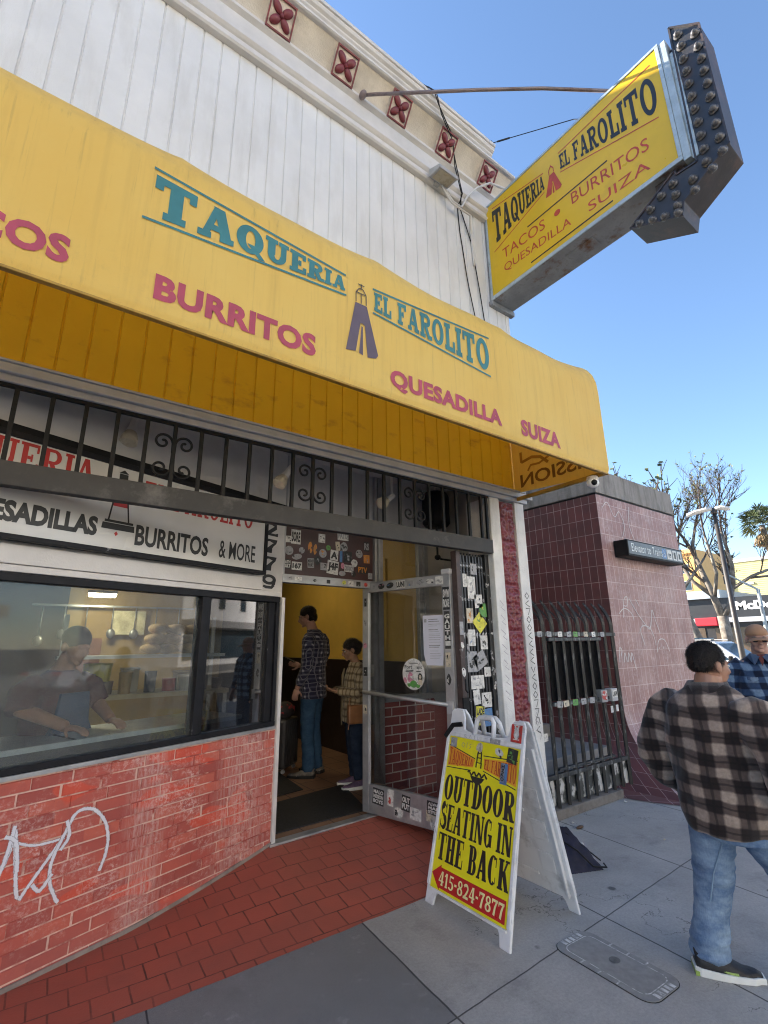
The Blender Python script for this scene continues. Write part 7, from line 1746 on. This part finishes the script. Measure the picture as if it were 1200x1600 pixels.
remesh(s_, 'tee_shirt', mat('dark_red_tee', (.07, .018, .022), .85, .15), ck, .011, 4, (.008, 10, 2))
g = MB(); g.loft([[Vector((x, .155 - .5 * x * x / .2 * .3, z)) for x, z in ((-w, z0), (w, z0))] + [Vector((w, .168, z0)), Vector((-w, .168, z0))] for z0, w in ((.45, .19), (.9, .18), (1.02, .12), (1.2, .10))]); g.build('apron', mat('blue_apron', (.025, .05, .11), .8, .15), ck)
jn = MB()
for sx in (-1, 1): jn.tube([(sx * .08, 0, .78), (sx * .09, 0, .4), (sx * .09, 0, .03)], [.10, .08, .08], 12)
remesh(jn, 'trousers', M['intdark'], ck, .014, 3)
g = MB(); g.ell(Vector(HC) + HM @ Vector((0, -.015, .045)), (.085, .102, .085), 14, 10, rot=HM); g.build('kitchen_cap', M['black'], ck, smooth=True)

# suitcase with bags
sc2 = thing('suitcase', 'charcoal ribbed suitcase standing beside the tall person', 'suitcase', (2.76, 6.02, .141), R(40))
MB().box(-.20, .20, -.13, .13, .05, .60).build('shell', mat('charcoal_abs', (.045, .042, .045), .4, .2), sc2, bevel=.035)
for i in range(6): MB().box(-.165 + i * .06, -.145 + i * .06, -.138, -.1305, .09, .56).build('rib', mat('charcoal_rib', (.04, .038, .04), .4), sc2, bevel=.003)
for x in (-.15, .15):
    for y in (-.09, .09): g = MB(); g.lathe([(0, -.012), (.024, -.012), (.024, .012), (0, .012)], (x, y, .025), 12, 'X'); g.build('wheel', M['greymetal'], sc2)
g = MB()
for x in (-.06, .06): g.tube([(x, .08, .60), (x, .08, .98)], .007, 6)
g.tube([(-.06, .08, .98), (.06, .08, .98)], .012, 6); g.build('pull_handle', M['greymetal'], sc2)
rb = MB(); rb.ell((0, 0, 0), (.15, .11, .10), 14, 10)
for k, v in enumerate(rb.v): rb.v[k] = tuple(Vector(v) * (1 + .25 * mnoise.noise(Vector(v) * 14)))
o = rb.build('carry_bag', mat('black_red_bag', (.03, .025, .025), .6, .2, stain=(.42, .02, .03), stain_scale=11, stain_lo=.55, stain_hi=.6), smooth=True); o.location = (2.75, 6.0, .83); tag(o, 'black bag with red patches resting on the charcoal suitcase', 'bag')

# ------------------------------------------------------------------ cars
M['tyre'] = mat('tyre', (.02, .02, .02), .8, .2); M['rim'] = mat('rim', (.22, .22, .23), .4, .1, metal=.6); M['carglass'] = mat('car_glass', (.03, .05, .07), .08, .1, bmp=0)
def car(name, label, loc, rz, body, door, L_=5.0, H=1.72, hood=1.12, police=False, saloon=False):
    t = thing(name, label, 'car', loc, rz)
    hl = L_ / 2; belt = hood - .02
    side = [(-hl, .42), (-hl + .05, .30), (hl - .15, .28), (hl, .42), (hl - .02, .78), (hl - .12, .92), (hl - 1.25, hood), (-hl + .08, hood), (-hl, .85)]
    if saloon: side = side[:-2] + [(-hl + .35, hood - .05), (-hl + .05, hood - .12), (-hl, .7)]
    g = MB(); g.prism([(-.95, y, z) for y, z in side], (1.9, 0, 0)); g.build('body', body, t, bevel=.06)
    y0, y1 = (-hl + .12, hl - 1.15) if not saloon else (-hl + .75, hl - 1.3)
    ty0, ty1 = (-hl + .40, hl - 1.95) if not saloon else (-hl + 1.5, hl - 2.3)
    B = [(-.90, y0, belt), (.90, y0, belt), (.90, y1, belt), (-.90, y1, belt)]; T = [(-.68, ty0, H), (.68, ty0, H), (.68, ty1, H - .02), (-.68, ty1, H - .02)]
    g = MB(); g.loft([[Vector(p) for p in B], [Vector(p) for p in T]]); gh = g.build('cabin', body, t, bevel=.05)
    def lerp(p, q, a): return Vector(p).lerp(Vector(q), a)
    for i, (a, b_) in enumerate(((0, 1), (2, 3))):   # rear, front glass
        q = [lerp(lerp(B[a], T[a], .1), lerp(B[b_], T[b_], .1), .06), lerp(lerp(B[a], T[a], .1), lerp(B[b_], T[b_], .1), .94), lerp(lerp(B[a], T[a], .9), lerp(B[b_], T[b_], .9), .94), lerp(lerp(B[a], T[a], .9), lerp(B[b_], T[b_], .9), .06)]
        n = (q[1] - q[0]).cross(q[2] - q[1]).normalized(); c0 = sum(q, Vector()) / 4
        if n.dot(c0 - Vector((0, (y0 + y1) / 2, belt))) < 0: n = -n
        g = MB(); g.prism([p + n * .004 for p in q], n * .004); g.build('windscreen' if i else 'rear_window', M['carglass'], t)
    for (a, b_) in ((3, 0), (1, 2)):
        for (f0, f1) in (((.08, .36), (.38, .66), (.68, .94)) if not saloon else ((.14, .50), (.53, .90))):
            if a == 1: f0, f1 = 1 - f1, 1 - f0
            q = [lerp(lerp(B[a], T[a], v), lerp(B[b_], T[b_], v), u) for u, v in ((f0, .12), (f1, .12), (f1, .88), (f0, .88))]
            n = (q[1] - q[0]).cross(q[2] - q[1]).normalized()
            if n.x * q[0].x < 0: n = -n
            g = MB(); g.prism([p + n * .004 for p in q], n * .004); g.build('side_window', M['carglass'], t)
    for sx in (-1, 1):
        for i, (d0, d1) in enumerate(((-.35, .82), (-1.45, -.37))):
            g = MB(); g.box(sx * .951, sx * .975, d0, d1, .62 if police else .40, hood - .04); o = g.build('door', door, t, bevel=.012)
            MB().box(sx * .9755, sx * .99, d0 + .08, d0 + .25, hood - .2, hood - .16).build('handle', M['black'], o)
            if police and i == 0:
                g = MB(); pts = []
                for k in range(14): r = .17 if k % 2 == 0 else .10; a = 2 * math.pi * k / 14 + .2; pts.append((sx * .9762, .28 + r * math.cos(a), .86 + r * math.sin(a)))
                g.poly(pts); g.build('star_badge', ST[BLUE], o)
        for yy in (-hl + .95, hl - .95):
            g = MB(); g.lathe([(0, -.11), (.30, -.11), (.35, -.07), (.35, .07), (.30, .11), (0, .11)], (sx * .86, yy, .35), 24, 'X'); w_ = g.build('wheel', M['tyre'], t)
            g = MB(); g.lathe([(0, -.125), (.21, -.125), (.22, -.1112), (0, -.1112)] if sx > 0 else [(0, .1112), (.22, .1112), (.21, .125), (0, .125)], (sx * .86, yy, .35), 16, 'X'); g.build('rim', M['rim'], w_)
        g = MB(); g.box(sx * 1.0, sx * 1.14, y1 - .35, y1 - .25, hood + .02, hood + .18); g.build('wing_mirror', M['black'], t, bevel=.03)
        g = MB(); g.box(sx * .55, sx * .9, hl - .03, hl + .005, .70, .82); g.build('headlight', mat('headlight', (.6, .6, .62), .15, .05), t, bevel=.02)
        g = MB(); g.box(sx * .6, sx * .93, -hl - .005, -hl + .05, .75, .88); g.build('tail_light', ST[RED], t, bevel=.02)
        if not saloon: MB().tube([(sx * .62, ty0 + .1, H + .03), (sx * .62, ty1 - .1, H + .03)], .02, 6).build('roof_rail', M['greymetal'], t)
    if police:
        MB().box(-.55, .55, ty1 - .75, ty1 - .45, H + .005, H + .10).build('light_bar', M['carglass'], t, bevel=.03)
    return t
PW_ = mat('police_white', (.62, .66, .70), .25, .05, 2, bmp=0); PBk = mat('police_black', (.015, .015, .018), .2, .1, 2, bmp=0)
car('police_car', 'white police SUV with a blue star on its door parked at the far kerb', (17.6, 7.0, -.14), R(180), PW_, PW_, police=True)
car('saloon_car', 'silver saloon car parked across the street, mirrored in the shop window', (15.0, -11.2, -.14), R(-90), mat('silver_paint', (.38, .42, .48), .25, .05, 2, bmp=0), mat('silver_door', (.38, .42, .48), .25, .05, 2, bmp=0), L_=4.6, H=1.42, hood=.95, saloon=True)

# ------------------------------------------------------------------ trees
BARK = mat('plane_bark', (.17, .145, .12), .85, .3, 4, bmp=.6, bscale=25, stain=(.27, .24, .20), stain_scale=2.5, stain_lo=.5, stain_hi=.62)
TWIG = mat('twig_bark', (.085, .062, .050), .85, .25, 6)
LEAF = mat('spring_leaf', (.085, .10, .035), .7, .4, 3, bmp=0)
def bare_tree(name, label, base, trunk, limbs, levels, seed, leaves=0.1, spread=.55, twig_r=.010):
    """trunk: points with radius; limbs: list of (start index or point, end point, radius)"""
    rr_ = random.Random(seed)
    t = thing(name, label, 'tree', base)
    g = MB(); g.tube([p[:3] for p in trunk], [p[3] for p in trunk], 10)
    for s, m_, e, r in limbs: g.tube([s, m_, e], [r, r * .85, r * .6], 8)
    g.build('trunk', BARK, t, smooth=True)
    g = MB(); lf = MB()
    def grow(p, d, l, r, lev):
        n = 3; pts = [p]; q = p.copy(); dd = d.copy()
        for i in range(n):
            dd = (dd + Vector((rr_.uniform(-.2, .2), rr_.uniform(-.2, .2), rr_.uniform(-.10, .2)))).normalized(); q = q + dd * l / n; pts.append(q.copy())
        g.tube(pts, [r, r * .85, r * .72, r * .6], 5 if lev > 1 else 3, caps=False)
        if lev == 0:
            if rr_.random() < leaves:
                for _ in range(2):
                    a = Vector((rr_.uniform(-1, 1), rr_.uniform(-1, 1), rr_.uniform(-1, 1))).normalized() * .09; b_ = a.orthogonal().normalized() * .07; c = q + a * .5
                    lf.poly([c - a, c + b_, c + a, c - b_])
            return
        k = 3 if lev > 1 else 4
        for i in range(k):
            f = pts[1 + i % 3] if i < k - 1 else pts[-1]
            ax = Vector((rr_.uniform(-1, 1), rr_.uniform(-1, 1), rr_.uniform(-.4, .9)))
            nd = (dd + ax * spread).normalized()
            grow(f, nd, l * rr_.uniform(.55, .8), r * (.62 if lev > 1 else .7), lev - 1)
    for s, m_, e, r in limbs:
        d = (Vector(e) - Vector(m_)).normalized(); L0 = (Vector(e) - Vector(s)).length
        grow(Vector(e), d, L0 * .55, max(r * .55, twig_r * 3), levels)
        grow(Vector(m_).lerp(Vector(e), .3), (d + Vector((rr_.uniform(-.6, .6), rr_.uniform(-.6, .6), .3))).normalized(), L0 * .5, max(r * .4, twig_r * 2), levels - 1)
    cr = g.build('crown', TWIG, t)
    if lf.f: lf.build('leaves', LEAF, cr)
    return t
# coordinates in the picture plane direction: lateral axis of the view there
def lat(az): return Vector((math.sin(R(az)), -math.cos(R(az)), 0))
e1 = lat(20)
def T_(x, z, dpt=0.0): return e1 * x + Vector((math.cos(R(20)), math.sin(R(20)), 0)) * dpt + Vector((0, 0, z))
pl1 = bare_tree('plane_tree', 'tall bare plane tree with a forked pale trunk behind the police car', (31.5, 11.35, -.006), [(*T_(.1, 0), .34), (*T_(.05, 1.5), .29), (*T_(0, 2.9), .27)],
          [(T_(0, 2.8), T_(-.25, 4.0), T_(-.75, 6.2), .20), (T_(0, 2.8), T_(.45, 3.5), T_(.75, 4.6), .19), (T_(-.25, 4.0), T_(-1.1, 4.9), T_(-2.0, 7.0, .6), .13), (T_(.75, 4.5), T_(.9, 5.6), T_(.7, 7.6, -.5), .12), (T_(.75, 4.4), T_(1.7, 5.0), T_(3.0, 5.5, .4), .10), (T_(-.75, 6.0), T_(-.8, 7.0), T_(-.5, 8.3, .6), .11), (T_(-.2, 3.9), T_(.1, 5.2, -.7), T_(-.1, 7.2, -1.2), .10), (T_(1.6, 4.9), T_(2.6, 5.0, .5), T_(4.0, 5.2, .6), .07)], 5, 3, leaves=.10, twig_r=.010)
e2 = e1
bare_tree('plane_tree', 'leaning bare plane tree beside the edge of the maroon elevator building', (30.4, 12.7, -.006), [(*T_(.5, 0), .28), (*T_(.35, 1.6), .25), (*T_(-.1, 3.2), .22), (*T_(-.35, 4.1), .20)],
          [(T_(-.35, 4.0), T_(.6, 5.2), T_(1.3, 6.2, .5), .10), (T_(-.35, 4.0), T_(-.9, 5.4), T_(-1.2, 7.2), .13), (T_(-.35, 4.0), T_(-.3, 5.6, 1), T_(.1, 7.4, 1.4), .11), (T_(-.35, 4.0), T_(-1.4, 5.0, -1), T_(-2.4, 6.6, -1.2), .10)], 5, 11, leaves=.14, twig_r=.010)
bare_tree('plane_tree', 'bare tree whose twigs rise above the concrete top of the elevator building', (15.4, 8.1, 0), [(0, 0, 0, .2), (.05, 0, 1.6, .17), (0, 0.05, 3.0, .15)],
          [(Vector((0, 0, 2.9)), Vector((-.3, .5, 3.8)), Vector((-.5, .9, 4.8)), .09), (Vector((0, 0, 2.9)), Vector((.3, -.5, 3.9)), Vector((.3, -.9, 4.6)), .09), (Vector((0, 0, 2.9)), Vector((.1, 0, 4.0)), Vector((0, -.1, 5.1)), .09)], 3, 21, leaves=.5, spread=.6, twig_r=.008)
for k_, (x_, lb_) in enumerate(((9.5, 'added bare plane tree on the far pavement, breaking up the shop window reflection'), (-2.5, 'added bare plane tree on the far pavement, west of the other added one'))):  # out-of-view copies added to break up the reflection in the shop window
    c_ = copy_tree(pl1); c_.location = (x_, -14.2, -.004); c_.rotation_euler = (0, 0, 2.1 + k_); c_['label'] = lb_
# palm
PB_ = Vector((61.4, 16.6, 0))
pt = thing('palm_tree', 'fan palm with a shaggy skirt of dead fronds rising over the yellow building', 'palm', tuple(PB_))
g = MB(); g.tube([(0.3, -.3, 0), (.2, -.2, 6), (0, 0, 10), (-.2, .25, 13.2)], [.42, .34, .29, .27], 10); g.build('trunk', mat('palm_trunk', (.20, .165, .13), .9, .2, 3, bmp=.5), pt, smooth=True)
def frond(mb, o, d, l, fan, rr_, droop):
    d = d.normalized(); s_ = d.cross(Vector((0, 0, 1)))
    s_ = s_.normalized() if s_.length > .05 else Vector((1, 0, 0)); up_ = s_.cross(d)
    tip = o + d * l + Vector((0, 0, -droop * .3)); mb.tube([o, o + d * l * .5 + Vector((0, 0, .02)), tip], [.035, .03, .02], 4)
    n = 15
    for i in range(n):
        a = R(-78 + 156 * i / (n - 1)); dd = (d * math.cos(a) + s_ * math.sin(a) + up_ * .12 * math.cos(3 * a)).normalized()
        e = tip + dd * fan * rr_.uniform(.75, 1.1) * (.75 + .25 * math.cos(a)) + Vector((0, 0, -droop * rr_.uniform(.3, .8)))
        m_ = tip.lerp(e, .55) + Vector((0, 0, droop * .12)); w = s_ * math.cos(a) - d * math.sin(a); w = w.normalized() * .07
        mb.poly([tip, m_ + w, e, m_ - w])
rp_ = random.Random(4); top_ = Vector((-.22, .27, 13.3)); gg, gd = MB(), MB()
for i in range(52):
    az = rp_.uniform(0, 2 * math.pi); el = rp_.uniform(-.35, 1.25)
    frond(gg, top_ + Vector((0, 0, .2)), Vector((math.cos(az) * math.cos(el), math.sin(az) * math.cos(el), math.sin(el))), rp_.uniform(1.0, 1.5), rp_.uniform(1.0, 1.35), rp_, .5 if el > .3 else .8)
for i in range(26):
    az = rp_.uniform(0, 2 * math.pi); el = rp_.uniform(-1.35, -.75)
    frond(gd, top_ + Vector((0, 0, -.1 - rp_.random() * .9)), Vector((math.cos(az) * math.cos(el), math.sin(az) * math.cos(el), math.sin(el))), rp_.uniform(.6, 1.0), rp_.uniform(.6, .9), rp_, .6)
gg.build('frond_crown', mat('palm_green', (.050, .070, .028), .55, .4, 2, bmp=0), pt); gd.build('dead_skirt', mat('palm_brown', (.22, .15, .07), .8, .3, 2, bmp=0), pt)

# ------------------------------------------------------------------ lamp post, traffic signal
lp = thing('street_lamp', 'tall dark lamp post with a double white lamp head in front of bare trees', 'street lamp', (13.75, 4.70, 0))
M['lampdark'] = mat('lamp_dark', (.045, .04, .038), .5, .15, 5)
g = MB(); g.tube([(0, 0, 0), (0, 0, .6), (0, 0, 4.70)], [.095, .07, .045], 12); g.build('post', M['lampdark'], lp, smooth=True)
el_ = lat(19)
g = MB(); g.lathe([(0, 4.70), (.07, 4.70), (.08, 4.74), (.05, 4.86), (0, 4.87)]); g.build('collar', M['lampdark'], lp)
LH = mat('lamp_head_white', (.62, .62, .60), .35, .08, 4)
for s, l in ((-1, .60), (1, .34)):
    g = MB(); n_ = Vector((el_.y, -el_.x, 0))
    g.loft([[el_ * (s * x) + n_ * (w * a) + Vector((0, 0, z + b)) for a, b in ((1, 0), (.7, .05), (-.7, .05), (-1, 0), (-.6, -.03), (.6, -.03))] for x, w, z in ((.03, .06, 4.82), (.15, .13, 4.83), (l * .7, .15, 4.79 if s < 0 else 4.80), (l, .06, 4.74 if s < 0 else 4.77))])
    g.build('lamp_head', LH, lp, smooth=False)
tl = thing('traffic_signal', 'pale traffic signal pole with a slanting arm and dark signal heads by the black fascia', 'traffic signal', (31.0, 9.3, -.006))
M['polepale'] = mat('galvanised', (.36, .40, .40), .5, .1, 4)
g = MB(); g.tube([(0, 0, 0), (0, 0, 4.2)], [.10, .085], 10); g.build('pole', M['polepale'], tl, smooth=True)
g = MB(); a0, a1 = Vector((0, 0, 4.15)), -lat(17) * 1.25 + Vector((0, 0, 5.1)); g.tube([a0, a1], [.06, .045], 8); g.build('arm', M['polepale'], tl)
for i, z in enumerate((5.25, 4.75)):
    g = MB(); c = a1 + Vector((0, 0, z - 5.1)); g.box(c.x - .12, c.x + .12, c.y - .14, c.y + .14, c.z - .22, c.z + .22); g.build('signal_head', M['black'], tl, bevel=.03)
g = MB(); g.box(-.2, .2, -.02, .02, 2.9, 3.3); g.build('sign_plate', ST[GREY], tl)

# ------------------------------------------------------------------ buildings across the corner
def window_rows(parent, face, y0, y1, zs_, n, x, mw, w=1.1, h=1.5, nx=-1):
    for z in zs_:
        for i in range(n):
            y = y0 + (y1 - y0) * (i + .5) / n
            f = MB(); f.box(x, x + nx * .06, y - w / 2 - .08, y + w / 2 + .08, z - .08, z + h + .08); o = f.build('window', M['trimwhite'], parent)
            MB().box(x + nx * .0605, x + nx * .08, y - w / 2, y + w / 2, z, z + h).build('pane', mw, o)
mb_ = thing('burger_restaurant', 'low black-fronted burger restaurant with white block lettering, white band and red awning', 'building', (48, 18, 0))
MB().box(0, 20, -14, 22, -.006, 4.9).build('wall', mat('dark_shopfront', (.02, .02, .023), .5, .2, 3), mb_)
MB().box(-.25, 0, -14, 22, 3.42, 5.05).build('fascia', mat('black_fascia', (.022, .025, .030), .45, .1, 2), mb_)
MB().box(-.32, -.002, -14, 22, 3.02, 3.40).build('band', mat('pale_band', (.45, .47, .52), .5, .08), mb_)
MB().box(-.6, 20, -1, 22, 5.06, 5.75).build('roof_edge', mat('pale_blue_roof', (.40, .48, .55), .5, .08), mb_)
MB().box(-1.3, -.33, -.7, 1.0, 2.75, 3.42).build('red_awning', mat('red_canvas', (.55, .012, .03), .6, .05), mb_, bevel=.05)
g = MB(); sans_text(g, "McDonald's", lambda u, v, k=0: Vector((-.27, -1.85 - 5.2 * u, 3.98 + .74 * v)), bold=.05); g.build('lettering', mat('letter_white', (.75, .75, .75), .4, .03), mb_)
for i in range(9): f = MB().box(-.05, -.001, -12 + i * 3.2, -9.6 + i * 3.2, .5, 2.6).build('shop_window', mat('window_brown', (.10, .07, .05), .15, .2), mb_)
yb = thing('yellow_building', 'yellow clapboard building standing behind the black restaurant front', 'building', (58, 12, 0))
g = MB(); g.box(0, 14, -16, 7.6, 0, 9.4)
g.build('wall', mat('yellow_clapboard', (.60, .50, .22), .6, .06, 1), yb)
g = MB()
for i in range(22): g.prism([(-.001, -16, 5.2 + i * .19), (-.001, 7.6, 5.2 + i * .19), (-.03, 7.6, 5.2 + i * .19), (-.03, -16, 5.2 + i * .19)], (0, 0, .012)); g.prism([(-.001, -16, 5.212 + i * .19), (-.03, -16, 5.212 + i * .19), (-.004, -16, 5.385 + i * .19)], (0, 23.6, 0))
g.build('clapboard', mat('yellow_board_far', (.60, .50, .22), .6, .06, 1), yb)
MB().box(-.15, 0.02, 7.4, 7.65, 0, 9.5).build('corner_board', M['trimwhite'], yb); MB().box(-.12, .1, -16, 7.39, 9.2, 9.5).build('cornice', M['trimwhite'], yb)
MB().box(-.12, -.031, 5.6, 6.4, 6.9, 7.1).build('vent', M['greymetal'], yb)
ob = thing('orange_building', 'sunlit orange stucco building far behind the bare trees', 'building', (88, 37, 0))
MB().box(0, 16, -3.0, 14, 0, 16.2).build('wall', mat('orange_stucco', (.72, .40, .14), .7, .06, 1), ob)
MB().box(-.3, .01, -3.0, 14, 15.6, 16.3).build('parapet', mat('orange_trim', (.75, .45, .18), .7, .06, 1), ob)
window_rows(ob, None, -3, 12, (9.6, 12.4), 4, -.0, M['carglass'], 1.0, 1.4)
hl_ = MB()
def hill(u, v):
    x = 300 + 160 * v; y = 20 + 260 * u; s = math.sin(math.pi * v)
    return (x, y, 24 * s * (.7 + .3 * math.sin(u * 7) + .15 * mnoise.noise(Vector((u * 9, v * 3, 0)))))
hl_.grid(hill, 40, 12); tag(hl_.build('hill', mat('hill_green', (.10, .13, .09), .9, .3, .02, bmp=0), smooth=True), kind='structure')

# ------------------------------------------------------------------ the other side of the street (it lights the shade and shows in the glass)
def terrace(name, label, x0, x1, h, c, nw, zs_):
    t = thing(name, label, 'building', ((x0 + x1) / 2, -20, 0)); w2 = (x1 - x0) / 2
    MB().box(-w2, w2, -10, 0, 0, h).build('wall', mat(name + '_stucco', c, .7, .08, 1), t)
    MB().box(-w2, w2, .001, .4, h - .5, h + .2).build('cornice', M['trimwhite'], t); MB().box(-w2 + .4, w2 - .4, .001, .08, .5, 3.0).build('shopfront', M['carglass'], t)
    MB().box(-w2, w2, .001, 1.2, 3.1, 3.7).build('canopy', mat(name + '_canopy', [q * .4 for q in c], .7), t)
    for z in zs_:
        for i in range(nw):
            x = -w2 + 2 * w2 * (i + .5) / nw
            o = MB().box(x - .6, x + .6, .001, .07, z - .1, z + 1.7).build('window', M['trimwhite'], t); MB().box(x - .5, x + .5, .0705, .09, z, z + 1.6).build('pane', M['carglass'], t)
terrace('cream_terrace', 'cream three-storey house opposite the taqueria', -22, -8, 13.5, (.84, .76, .62), 4, (4.6, 7.6))
terrace('white_terrace', 'white two-storey shop house opposite the taqueria', -7.9, 5, 12.0, (.86, .80, .70), 4, (4.6,))
terrace('ochre_terrace', 'pale ochre three-storey house opposite the taqueria', 5.1, 17, 14.0, (.85, .76, .58), 4, (4.8, 7.8))
terrace('grey_terrace', 'pale grey corner house opposite the plaza', 32, 50, 10.0, (.66, .66, .68), 5, (4.8,))
